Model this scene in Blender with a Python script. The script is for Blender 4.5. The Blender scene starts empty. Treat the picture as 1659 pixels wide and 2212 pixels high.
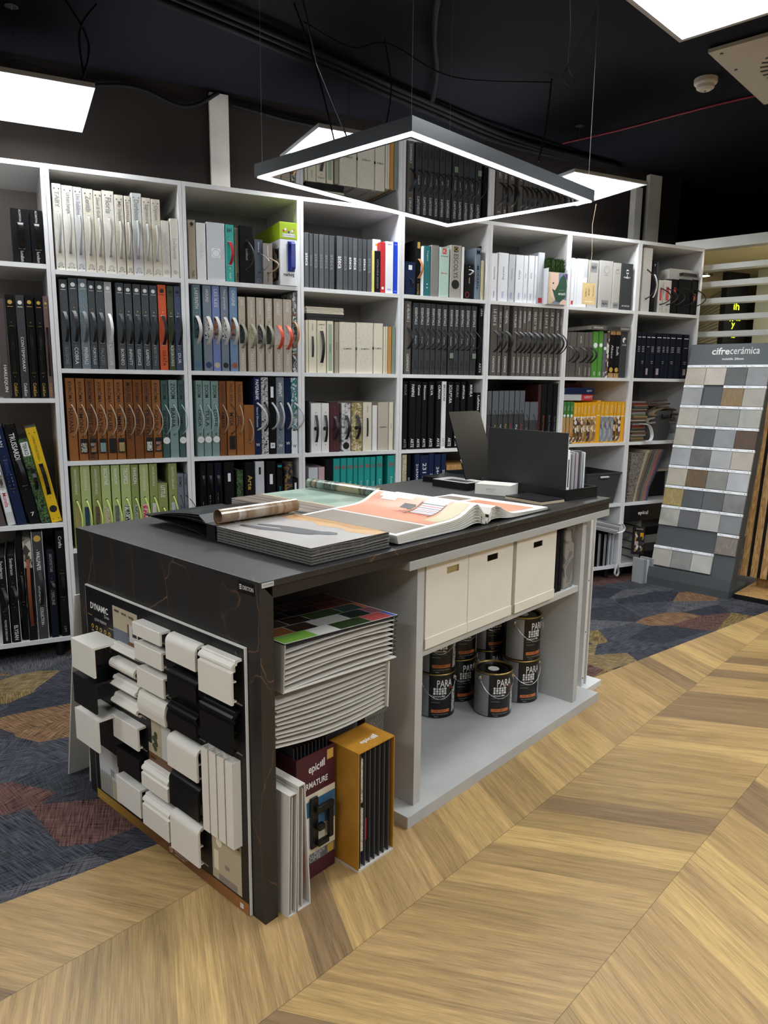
import bpy, bmesh, math, random
from mathutils import Vector, Matrix
C = bpy.context.scene.collection
sc = bpy.context.scene
PI = math.pi
R = math.radians

# ---------------------------------------------------------------- camera, world, exposure
cam_data = bpy.data.cameras.new('camera')
cam = bpy.data.objects.new('camera', cam_data)
C.objects.link(cam)
sc.camera = cam
F_PX = 1583.48
cam_data.sensor_fit = 'VERTICAL'
cam_data.sensor_height = 36.0
cam_data.lens = F_PX / 2212.0 * 36.0
cam_data.clip_start = 0.05
PITCH, ROLL, YAW = R(10.0845), R(-0.6695), R(26.6687)
_f = Vector((math.sin(YAW) * math.cos(PITCH), math.cos(YAW) * math.cos(PITCH), -math.sin(PITCH)))
_r = Vector((math.cos(YAW), -math.sin(YAW), 0))
_d = _f.cross(_r)
_rr = math.cos(ROLL) * _r + math.sin(ROLL) * _d
_dd = -math.sin(ROLL) * _r + math.cos(ROLL) * _d
m = Matrix((( _rr.x, -_dd.x, -_f.x, 0), (_rr.y, -_dd.y, -_f.y, 0), (_rr.z, -_dd.z, -_f.z, 1.45), (0, 0, 0, 1)))
cam.matrix_world = m

w = bpy.data.worlds.new('world'); sc.world = w; w.use_nodes = True
w.node_tree.nodes['Background'].inputs[0].default_value = (0.92, 0.96, 1.0, 1)
w.node_tree.nodes['Background'].inputs[1].default_value = 0.07
PANEL_EMIT = 16.0
STRIP_EMIT = 16.0
sc.view_settings.view_transform = 'Standard'
sc.view_settings.look = 'None'
sc.view_settings.exposure = 1.0
sc.view_settings.gamma = 1.0
sc.view_settings.use_curve_mapping = False

# ---------------------------------------------------------------- materials
def lin(c):
    return tuple(((x / 12.92) if x <= 0.04045 else ((x + 0.055) / 1.055) ** 2.4) for x in c)
def hx(s):
    return lin(tuple(int(s[i:i + 2], 16) / 255 for i in (0, 2, 4)))
MATS = {}
def nn(nt, t, **k):
    n = nt.nodes.new(t)
    for a, b in k.items(): setattr(n, a, b)
    return n
def mat(name, col='808080', rough=0.6, kind='plain', metal=0.0, col2=None, scale=40.0, bump=0.0, emit=0.0, spec=0.4, cols=None, stretch=(1, 1, 1), coat=0.0):
    if name in MATS: return MATS[name]
    M = bpy.data.materials.new(name); M.use_nodes = True
    nt = M.node_tree; b = nt.nodes['Principled BSDF']
    c = hx(col) if isinstance(col, str) else col
    b.inputs['Base Color'].default_value = (*c, 1)
    b.inputs['Roughness'].default_value = rough
    b.inputs['Metallic'].default_value = metal
    b.inputs['Specular IOR Level'].default_value = spec
    b.inputs['Coat Weight'].default_value = coat
    if emit:
        b.inputs['Emission Color'].default_value = (*c, 1); b.inputs['Emission Strength'].default_value = emit
    if kind != 'plain':
        tc = nn(nt, 'ShaderNodeTexCoord'); mp = nn(nt, 'ShaderNodeMapping')
        mp.inputs['Scale'].default_value = stretch
        nt.links.new(tc.outputs['Object'], mp.inputs['Vector'])
        if kind in ('fabric', 'stone', 'speck'):
            n = nn(nt, 'ShaderNodeTexNoise'); n.inputs['Scale'].default_value = scale; n.inputs['Detail'].default_value = 4
            nt.links.new(mp.outputs[0], n.inputs['Vector'])
            cr = nn(nt, 'ShaderNodeValToRGB')
            c2 = hx(col2) if col2 else tuple(x * 0.78 for x in c)
            lo, hi = (0.35, 0.65) if kind != 'speck' else (0.52, 0.56)
            cr.color_ramp.elements[0].position = lo; cr.color_ramp.elements[1].position = hi
            cr.color_ramp.elements[0].color = (*c2, 1); cr.color_ramp.elements[1].color = (*c, 1)
            nt.links.new(n.outputs['Fac'], cr.inputs[0]); nt.links.new(cr.outputs[0], b.inputs['Base Color'])
            if bump:
                bp = nn(nt, 'ShaderNodeBump'); bp.inputs['Strength'].default_value = bump; bp.inputs['Distance'].default_value = 0.001
                nt.links.new(n.outputs['Fac'], bp.inputs['Height']); nt.links.new(bp.outputs[0], b.inputs['Normal'])
        elif kind in ('pattern', 'cells', 'streak', 'check'):
            if kind == 'pattern':
                n = nn(nt, 'ShaderNodeTexNoise'); n.inputs['Scale'].default_value = scale; n.inputs['Detail'].default_value = 2; n.inputs['Distortion'].default_value = 1.2
                out = n.outputs['Fac']; lo, hi = 0.33, 0.67
            elif kind == 'cells':
                n = nn(nt, 'ShaderNodeTexVoronoi'); n.inputs['Scale'].default_value = scale
                sp = nn(nt, 'ShaderNodeSeparateColor'); nt.links.new(n.outputs['Color'], sp.inputs[0]); out = sp.outputs[0]; lo, hi = 0, 1
            elif kind == 'check':
                n = nn(nt, 'ShaderNodeTexWave'); n.inputs['Scale'].default_value = scale; n.bands_direction = 'DIAGONAL'; out = n.outputs['Fac']; lo, hi = 0, 1
            else:
                n = nn(nt, 'ShaderNodeTexNoise'); n.inputs['Scale'].default_value = scale; n.inputs['Detail'].default_value = 3
                out = n.outputs['Fac']; lo, hi = 0.35, 0.65
            nt.links.new(mp.outputs[0], n.inputs['Vector'])
            cr = nn(nt, 'ShaderNodeValToRGB'); cr.color_ramp.interpolation = 'CONSTANT' if kind in ('pattern', 'cells') else 'LINEAR'
            k = len(cols)
            for i in range(k):
                p = lo + (hi - lo) * i / k
                e = cr.color_ramp.elements[i] if i < 2 else cr.color_ramp.elements.new(p)
                e.position = p; e.color = (*hx(cols[i]), 1)
            nt.links.new(out, cr.inputs[0]); nt.links.new(cr.outputs[0], b.inputs['Base Color'])
    M.diffuse_color = (*c, 1)
    MATS[name] = M
    return M
def cloth(n, c, c2=None, s=160, r=0.85): return mat(n, c, r, 'fabric', col2=c2, scale=s, bump=0.25, spec=0.2)
def pat(n, cols, s=30, st=(1, 1, 1), kind='pattern', r=0.6): return mat(n, cols[0], r, kind, cols=cols, scale=s, stretch=st)
PLAIN = dict(black_p='0b0b0c', blue='0d3fc8', white_p='eef0f4', white_b='e6e5e3', cream='e2dac2', cream2='dbd3c0', cream3='bdb5a3', red='c0272d', redk='c8333c',
 yellow='e8a818', yellow_pale='e2d67c', dk_gloss='434548', dk_gloss2='4e5053', txw='e6e6e4', txd='1c1c1e', txb='0c0c0d', txg='8d8f90', txl='c4c4c2', txl2='808386', txo='c5713a', txt='3bb0b0',
 gold='c8a049', maroon='4a1f27', maroon_dk='3a1414', mint='b9d4c6', turq='1d9d95', teal_deep='1d6d72', taupe='8b7f78', taupe_gr='8c8984', taupe_lt='a9a49c', sand='b7ab99', orange='d0562a',
 grass='4d8f2f', grass2='3c7a35', grey_lt='c9cdd2', grey_m='8f9192', greyblue='7d8a98', slate_blue='3d4a58', slate_gr='5c6065', pink='c7a7ac', pinkgrey='a8989e', silver='a3a3a4', ochre='c08a45', sage='9db096', sage_gr='7d8b7a',
 d_black='101012', d_blue='3f6f8f', d_navy='25395c', d_rust='9c5a3c', d_sand='b8ad8a', b_teal='5b747d', b_grey='707c8c', b_peri='6b7db3', b_blue='6d8cb0', brown_dk='4f4444', brown_rose='6b5551', denim='3d4866', olive='3a4426', binder_grey='d0d0cf', white_rd='dcdcda')
for k_, v_ in PLAIN.items(): mat(k_, v_, 0.5 if k_ not in ('dk_gloss', 'dk_gloss2', 'blue', 'turq', 'white_p') else 0.35)
cloth('binder_white', 'e6e2d8', 'dcd7cb', 60); cloth('binder_white2', 'ddd6c6', 'd2caba', 60)
cloth('black_cloth', '141416', '0e0e10'); cloth('charc2', '454749', '393b3d'); cloth('charcoal', '515559', '454a4e')
mat('slate_speckle', '4b5862', 0.8, 'speck', col2='7d8a92', scale=300)
cloth('brown_cloth', '9c6539', '8b582f'); cloth('brown_cloth2', '7f4f2c', '714525'); cloth('teal_cloth', '87a09c', '77918d'); cloth('teal_dark', '4f6866', '435a58')
cloth('green_lt', 'b3c080', 'a6b472'); cloth('green_dk', '939c5e', '858f53'); cloth('grey_cloth', '7b828a', '6d747c'); cloth('beige', 'b0a594', 'a39884')
cloth('navy', '1c2a4f', '16223f'); cloth('navy_dk', '161b2b', '10141f'); cloth('taupe_dk', '68625d', '5a5550'); cloth('cloth_lg', 'c6c3bf', 'b3b0ab', 220); cloth('white_cloth', 'd6d3cf', 'c4c1bc')
mat('cream_sp', 'dcd6c4', 0.7, 'fabric', col2='cdc6b3', scale=90)
for k_, v_, r_ in (('black_leather', '17171a', .42), ('black_gloss', '0f0f10', .22), ('white_leather', 'd8d6d3', .4), ('grey_leather', '4c4f52', .5), ('cream_leather', 'c5c0bb', .4), ('sage_leather', '8b8c7a', .45),
    ('coral_leather', 'd4512f', .4), ('tan_leather', 'bd8250', .45), ('red_leather', 'b02a33', .4), ('brown_leather', '7a3d1d', .5)): mat(k_, v_, r_)
pat('cord_bw', ['1a1512', 'c5b9a3'], 160, kind='check'); mat('cord_teal', '9db0aa'); mat('cord_lime', 'd3e07f'); mat('cord_dark', '26262a'); mat('cord_black', '0e0e10', .35); mat('cord_steel', '86888a', .3, metal=.6); mat('cord_tan', 'a8937a')
pat('rope_white', ['d9d9d6', '9a9a98'], 120, kind='check'); pat('cord_speck', ['1b1b1c', 'bdbdba'], 110, kind='check')
mat('metal_gold', 'caa55a', .25, metal=1); mat('metal_steel', 'b8b8ba', .25, metal=1); mat('metal_dark', '55565a', .3, metal=1)
pat('p_tan', ['9d8a5a', 'a8945f'], 60, (1, 1, 8)); pat('p_navy', ['1f3348', '2c4660'], 90, (1, 1, 6)); pat('p_reed', ['35291f', '7b6a48'], 220, (4, 1, .2)); pat('p_beige', ['b4a88c', 'cfc5ab', '9a8e74'], 60); pat('p_grey', ['55585a', '7a7c78'], 120)
pat('p_zebra', ['101010', 'dfe3df'], 60, (1, 1, 2)); pat('p_mix', ['6f7f86', 'b5b9a0', '494f4c'], 70); pat('p_pink', ['d43a62', 'e9c9cf'], 60); pat('p_pale', ['d8d6d4', 'c4c4c4'], 50); pat('p_silver', ['b3b7ba', 'c3c7ca'], 40)
pat('p_night', ['10151a', '2f4a52', '22343c'], 30); pat('p_speck', ['3c3f42', 'd9d9d5', '9b9c99'], 90); pat('p_amber', ['7b8791', '9c6335', '2f3a44'], 30); pat('p_dark', ['1a211f', '2f3a36'], 40); pat('p_darkp', ['2a262a', '746c72'], 70)
pat('p_allure', ['31454a', 'c3d0cc', '71482e', '6f8f90'], 22); pat('p_jungle', ['0d120e', '234a25', '5e7b46', '101410'], 60); pat('p_marble', ['15171c', '1d2635', '8a6a35', '202226'], 22); pat('p_strip', ['2b3038', '98a2ab', '565f6a'], 200, (.3, 1, 3), 'streak')
pat('p_palm', ['d6dde0', '2f6f8f', '4c8f6f', 'c9d6d8'], 28); pat('p_whitemarble', ['d4d2d2', 'c0bdbf', '6a666a'], 30); pat('p_leaf', ['cfc6ae', 'a89463', '7f7440'], 50); pat('p_collage', ['8d857a', 'c3beb3', '3d3833'], 40, kind='cells')
pat('p_photo', ['c9bda9', '6a4d33', 'e1ddd4', '2f2722'], 40, kind='cells'); pat('p_photo2', ['1c1b1d', '3c3a3c', 'b08a4c', 'd8d8d6'], 35, kind='cells'); pat('p_photo3', ['8a6a43', 'b99460', 'ded6c8'], 35, kind='cells'); pat('p_photo4', ['7f8d9d', 'a3abb3', '5f6e84'], 30, kind='cells')
pat('wood_lt', ['b58a55', 'a87b47', 'c39a63'], 60, (3, 3, .4), 'streak')
mat('pages', 'd5d2cb', 0.8, 'streak', cols=['dedbd4', 'bdb9b0'], scale=260, stretch=(1, 1, .05)); mat('pages_dark', '55534f', 0.8, 'streak', cols=['6a6865', '3a3937'], scale=260, stretch=(1, 1, .05))
WHITE = mat('white_melamine', 'e9e9ea', 0.45, 'stone', col2='e4e4e5', scale=3)
BACKM = mat('taupe_back', 'a8a29b', 0.6, 'stone', col2='a09a93', scale=3)
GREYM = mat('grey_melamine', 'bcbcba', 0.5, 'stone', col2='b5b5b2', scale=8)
BLACKP = mat('black_plastic', '101112', 0.4)

# ---------------------------------------------------------------- mesh builder
class MB:
    def __init__(s): s.v = []; s.f = []; s.m = []; s.mats = []
    def mi(s, name):
        if name is None: return 0
        if name not in s.mats: s.mats.append(name)
        return s.mats.index(name)
    def add(s, vs, fs, mt=None):
        b = len(s.v); s.v += [tuple(v) for v in vs]
        i = s.mi(mt)
        for f in fs: s.f.append([b + k for k in f]); s.m.append(i)
        return s
    def box(s, x0, x1, y0, y1, z0, z1, mt=None, ch=0.0):
        if ch <= 0:
            vs = [(x, y, z) for z in (z0, z1) for y in (y0, y1) for x in (x0, x1)]
            return s.add(vs, [(0, 2, 3, 1), (4, 5, 7, 6), (0, 1, 5, 4), (2, 6, 7, 3), (0, 4, 6, 2), (1, 3, 7, 5)], mt)
        c = min(ch, (x1 - x0) * .45, (y1 - y0) * .45, (z1 - z0) * .45)
        bm = bmesh.new(); bmesh.ops.create_cube(bm, size=1)
        for v in bm.verts: v.co = Vector(((x0 + x1) / 2 + v.co.x * (x1 - x0), (y0 + y1) / 2 + v.co.y * (y1 - y0), (z0 + z1) / 2 + v.co.z * (z1 - z0)))
        bmesh.ops.bevel(bm, geom=bm.edges[:], offset=c, segments=2, profile=.5, affect='EDGES')
        bm.verts.index_update()
        s.add([v.co[:] for v in bm.verts], [[v.index for v in f.verts] for f in bm.faces], mt); bm.free()
        return s
    def prism(s, pts, vec, mt=None):
        n = len(pts); vec = Vector(vec)
        a = [Vector(p) for p in pts]; b = [p + vec for p in a]
        nrm = Vector((0, 0, 0))
        for i in range(n): nrm += a[i].cross(a[(i + 1) % n])
        flip = nrm.dot(vec) > 0
        fs = [tuple(range(n))[::-1] if flip else tuple(range(n)), tuple(range(n, 2 * n)) if flip else tuple(range(n, 2 * n))[::-1]]
        for i in range(n):
            j = (i + 1) % n
            fs.append((i, j, j + n, i + n) if flip else (i, i + n, j + n, j))
        return s.add(a + b, fs, mt)
    def tube(s, path, r, n=6, mt=None, cap=True):
        P = [Vector(p) for p in path]; k = len(P); vs = []; fs = []
        T = [(P[min(i + 1, k - 1)] - P[max(i - 1, 0)]).normalized() for i in range(k)]
        ref = Vector((0, 0, 1)) if abs(T[0].z) < .9 else Vector((1, 0, 0))
        N = (ref - T[0] * ref.dot(T[0])).normalized()
        for i in range(k):
            N = (N - T[i] * N.dot(T[i])); N = N.normalized() if N.length > 1e-6 else Vector((1, 0, 0)); B = T[i].cross(N)
            rr = r[i] if isinstance(r, (list, tuple)) else r
            for j in range(n):
                a = 2 * PI * j / n; vs.append(P[i] + N * math.cos(a) * rr + B * math.sin(a) * rr)
        for i in range(k - 1):
            for j in range(n):
                a = i * n + j; b = i * n + (j + 1) % n
                fs.append((a, b, b + n, a + n))
        if cap: fs.append(tuple(range(n))[::-1]); fs.append(tuple((k - 1) * n + j for j in range(n)))
        return s.add(vs, fs, mt)
    def cyl(s, c, r, h, n=24, axis='z', mt=None, r2=None):
        r2 = r if r2 is None else r2; vs = []
        for t, rr in ((0, r), (h, r2)):
            for j in range(n):
                a = 2 * PI * j / n; x, y = rr * math.cos(a), rr * math.sin(a)
                vs.append({'z': (c[0] + x, c[1] + y, c[2] + t), 'y': (c[0] + x, c[1] + t, c[2] - y), 'x': (c[0] + t, c[1] + x, c[2] + y)}[axis])
        fs = [tuple(range(n))[::-1], tuple(range(n, 2 * n))] + [(j, (j + 1) % n, (j + 1) % n + n, j + n) for j in range(n)]
        return s.add(vs, fs, mt)
    def lathe(s, prof, n=32, c=(0, 0, 0), mt=None):
        vs = []; fs = []; k = len(prof)
        for r, z in prof:
            for j in range(n):
                a = 2 * PI * j / n; vs.append((c[0] + r * math.cos(a), c[1] + r * math.sin(a), c[2] + z))
        for i in range(k - 1):
            for j in range(n):
                a = i * n + j; b = i * n + (j + 1) % n; fs.append((a, b, b + n, a + n))
        return s.add(vs, fs, mt)
    def ribbon(s, path, wd, th=.0015, mt=None):
        P = [Vector(p) for p in path]; wd = Vector(wd); k = len(P); vs = []; fs = []
        for i in range(k):
            T = (P[min(i + 1, k - 1)] - P[max(i - 1, 0)]).normalized(); nr = T.cross(wd).normalized() * th * .5
            for a, b in ((-.5, -1), (.5, -1), (.5, 1), (-.5, 1)): vs.append(P[i] + wd * a + nr * b)
        for i in range(k - 1):
            for j in range(4):
                a = i * 4 + j; b = i * 4 + (j + 1) % 4; fs.append((a, b, b + 4, a + 4))
        fs += [(3, 2, 1, 0), tuple((k - 1) * 4 + j for j in range(4))]
        return s.add(vs, fs, mt)
    @staticmethod
    def curve(pts, n=6):
        P = [Vector(p) for p in pts]; out = []
        for i in range(len(P) - 1):
            p0, p1, p2, p3 = P[max(i - 1, 0)], P[i], P[i + 1], P[min(i + 2, len(P) - 1)]
            for k in range(n):
                t = k / n; out.append(.5 * ((2 * p1) + (-p0 + p2) * t + (2 * p0 - 5 * p1 + 4 * p2 - p3) * t * t + (-p0 + 3 * p1 - 3 * p2 + p3) * t ** 3))
        return out + [P[-1]]
    def quad(s, a, b, c, d, mt=None): return s.add([a, b, c, d], [(0, 1, 2, 3)], mt)
    def xf(s, M):
        s.v = [tuple(M @ Vector(v)) for v in s.v]; return s
    def build(s, name, material=None, parent=None, smooth=False, loc=None, rz=None):
        me = bpy.data.meshes.new(name); me.from_pydata(s.v, [], s.f)
        ml = s.mats or [material]
        if s.mats and s.mats[0] is None: ml = s.mats
        for k in ml:
            me.materials.append(k if not isinstance(k, str) else MATS[k])
        if s.mats: me.polygons.foreach_set('material_index', s.m)
        bm = bmesh.new(); bm.from_mesh(me); bmesh.ops.recalc_face_normals(bm, faces=bm.faces[:]); bm.to_mesh(me); bm.free()
        if smooth:
            for p in me.polygons: p.use_smooth = True
        me.update()
        o = bpy.data.objects.new(name, me); C.objects.link(o)
        if parent is not None: o.parent = parent
        if loc is not None: o.location = loc
        if rz is not None: o.rotation_euler = (0, 0, rz)
        return o
def tag(o, label, cat, group=None, kind=None):
    o['label'] = label; o['category'] = cat
    if group: o['group'] = group
    if kind: o['kind'] = kind
    return o
def thing(name, label, cat, loc=(0, 0, 0), rz=0.0, group=None, rot=None):
    o = bpy.data.objects.new(name, None); C.objects.link(o); o.empty_display_size = .05
    o.location = loc; o.rotation_euler = rot if rot else (0, 0, rz)
    return tag(o, label, cat, group)
def struct(o): o['kind'] = 'structure'; return o

TXT = {}
def text_raw(s, bold=0.0):
    k = (s, bold)
    if k in TXT: return TXT[k]
    cu = bpy.data.curves.new('t', 'FONT'); cu.body = s; cu.size = 1; cu.resolution_u = 2; cu.offset = bold; cu.fill_mode = 'FRONT'
    ob = bpy.data.objects.new('t', cu); C.objects.link(ob)
    dg = bpy.context.evaluated_depsgraph_get(); dg.update()
    me = bpy.data.meshes.new_from_object(ob.evaluated_get(dg))
    vs = [v.co[:] for v in me.vertices]; fs = [tuple(p.vertices) for p in me.polygons]
    bpy.data.objects.remove(ob); bpy.data.curves.remove(cu); bpy.data.meshes.remove(me)
    if vs:
        x0 = min(v[0] for v in vs); x1 = max(v[0] for v in vs); y0 = min(v[1] for v in vs); y1 = max(v[1] for v in vs)
        vs = [((v[0] - x0) / max(x1 - x0, 1e-4), (v[1] - y0) / max(y1 - y0, 1e-4)) for v in vs]
    else: x0 = y0 = 0; x1 = y1 = 1
    TXT[k] = (vs, fs, (x1 - x0) / (y1 - y0)); return TXT[k]
def add_text(mb, s, origin, ux, uy, mt, bold=0.0):
    """fit the text into the box origin + a*ux + b*uy"""
    bold = min(bold, .02)
    vs, fs, asp = text_raw(s, bold); o = Vector(origin); ux = Vector(ux); uy = Vector(uy)
    L_, H_ = ux.length, uy.length
    if L_ / H_ > asp * 1.3: ux2 = ux * (H_ * asp * 1.3 / L_); o = o + (ux - ux2) * .5; ux = ux2
    elif L_ / H_ < asp * .75: uy2 = uy * (L_ / (asp * .75) / H_); o = o + (uy - uy2) * .5; uy = uy2
    mb.add([o + ux * a + uy * b for a, b in vs], fs, mt); return mb

# ---------------------------------------------------------------- the room
CA = R(21.258)                                   # direction of the counter
CO = Vector((0.513, 1.706, 0))
CU = Vector((math.cos(CA), math.sin(CA), 0)); CV = Vector((-math.sin(CA), math.cos(CA), 0))
def cw(u, v, z=0.0): return CO + CU * u + CV * v + Vector((0, 0, z))
def mathn(nt, op, a, b=None, c=None):
    n = nt.nodes.new('ShaderNodeMath'); n.operation = op
    for i, x in enumerate((a, b, c)):
        if x is None: continue
        if isinstance(x, (int, float)): n.inputs[i].default_value = x
        else: nt.links.new(x, n.inputs[i])
    return n.outputs[0]
def floor_material():
    M = bpy.data.materials.new('oak_chevron'); M.use_nodes = True; nt = M.node_tree; b = nt.nodes['Principled BSDF']
    tc = nn(nt, 'ShaderNodeNewGeometry'); sp = nn(nt, 'ShaderNodeSeparateXYZ'); nt.links.new(tc.outputs['Position'], sp.inputs[0])
    X, Y = sp.outputs[0], sp.outputs[1]; a = R(20.5); ca, sa = math.cos(a), math.sin(a)
    s = mathn(nt, 'ADD', mathn(nt, 'MULTIPLY', X, ca), mathn(nt, 'MULTIPLY', Y, sa))
    t = mathn(nt, 'ADD', mathn(nt, 'MULTIPLY', X, -sa), mathn(nt, 'MULTIPLY', Y, ca))
    tt = mathn(nt, 'DIVIDE', mathn(nt, 'SUBTRACT', t, 0.692), 0.491)
    k = mathn(nt, 'FLOOR', tt); fr = mathn(nt, 'SUBTRACT', tt, k)
    par = mathn(nt, 'MULTIPLY', mathn(nt, 'FRACT', mathn(nt, 'MULTIPLY', k, 0.5)), 2.0)      # 0 even, 1 odd
    sg = mathn(nt, 'SUBTRACT', 1.0, mathn(nt, 'MULTIPLY', par, 2.0))
    q = mathn(nt, 'ADD', s, mathn(nt, 'MULTIPLY', mathn(nt, 'MULTIPLY', t, 0.55), sg))
    q = mathn(nt, 'SUBTRACT', q, 0.066)
    q = mathn(nt, 'ADD', q, mathn(nt, 'MULTIPLY', par, 0.042))
    qq = mathn(nt, 'DIVIDE', q, 0.126); qi = mathn(nt, 'FLOOR', qq); qf = mathn(nt, 'SUBTRACT', qq, qi)
    cv = nn(nt, 'ShaderNodeCombineXYZ'); nt.links.new(qi, cv.inputs[0]); nt.links.new(k, cv.inputs[1])
    wn = nn(nt, 'ShaderNodeTexWhiteNoise', noise_dimensions='2D'); nt.links.new(cv.outputs[0], wn.inputs['Vector'])
    rnd = wn.outputs['Value']
    ramp = nn(nt, 'ShaderNodeValToRGB'); cr = ramp.color_ramp; cr.interpolation = 'CONSTANT'
    cols = ['ab8c5d', 'b29361', '9c8054', 'b89963', 'a98a5d', '82694b', 'ae8f5e', 'a38558']
    for i, c in enumerate(cols):
        e = cr.elements[i] if i < 2 else cr.elements.new(i / 8)
        e.position = i / 8; e.color = (*hx(c), 1)
    nt.links.new(rnd, ramp.inputs[0])
    gv = nn(nt, 'ShaderNodeCombineXYZ')          # grain: long along the plank
    nt.links.new(mathn(nt, 'MULTIPLY', q, 38.0), gv.inputs[0]); nt.links.new(mathn(nt, 'MULTIPLY', t, 2.6), gv.inputs[1]); nt.links.new(mathn(nt, 'MULTIPLY', rnd, 57.0), gv.inputs[2])
    n1 = nn(nt, 'ShaderNodeTexNoise'); n1.inputs['Scale'].default_value = 1.0; n1.inputs['Detail'].default_value = 5; n1.inputs['Distortion'].default_value = .8; nt.links.new(gv.outputs[0], n1.inputs['Vector'])
    gv2 = nn(nt, 'ShaderNodeCombineXYZ')
    nt.links.new(mathn(nt, 'MULTIPLY', q, 330.0), gv2.inputs[0]); nt.links.new(mathn(nt, 'MULTIPLY', t, 14.0), gv2.inputs[1]); nt.links.new(mathn(nt, 'MULTIPLY', rnd, 31.0), gv2.inputs[2])
    n2 = nn(nt, 'ShaderNodeTexNoise'); n2.inputs['Scale'].default_value = 1.0; n2.inputs['Detail'].default_value = 3; nt.links.new(gv2.outputs[0], n2.inputs['Vector'])
    g = mathn(nt, 'ADD', mathn(nt, 'MULTIPLY', mathn(nt, 'SUBTRACT', n1.outputs['Fac'], .5), 1.15), mathn(nt, 'MULTIPLY', mathn(nt, 'SUBTRACT', n2.outputs['Fac'], .5), 1.05))
    val = mathn(nt, 'ADD', 1.0, g)
    gap = mathn(nt, 'LESS_THAN', mathn(nt, 'MINIMUM', fr, mathn(nt, 'SUBTRACT', 1.0, fr)), 0.0022)
    val = mathn(nt, 'MULTIPLY', val, mathn(nt, 'SUBTRACT', 1.0, mathn(nt, 'MULTIPLY', gap, .5)))
    gap2 = mathn(nt, 'LESS_THAN', mathn(nt, 'MINIMUM', qf, mathn(nt, 'SUBTRACT', 1.0, qf)), 0.005)
    val = mathn(nt, 'MULTIPLY', val, mathn(nt, 'SUBTRACT', 1.0, mathn(nt, 'MULTIPLY', gap2, .18)))
    mx = nn(nt, 'ShaderNodeMix', data_type='RGBA', blend_type='MULTIPLY'); mx.inputs['Factor'].default_value = 1
    cc = nn(nt, 'ShaderNodeCombineColor'); [nt.links.new(val, cc.inputs[i]) for i in range(3)]
    nt.links.new(ramp.outputs[0], mx.inputs['A']); nt.links.new(cc.outputs[0], mx.inputs['B'])
    nt.links.new(mx.outputs['Result'], b.inputs['Base Color'])
    b.inputs['Roughness'].default_value = 0.42; b.inputs['Specular IOR Level'].default_value = .35
    bp = nn(nt, 'ShaderNodeBump'); bp.inputs['Strength'].default_value = .25; bp.inputs['Distance'].default_value = .001
    nt.links.new(n2.outputs['Fac'], bp.inputs['Height']); nt.links.new(bp.outputs[0], b.inputs['Normal'])
    return M
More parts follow.
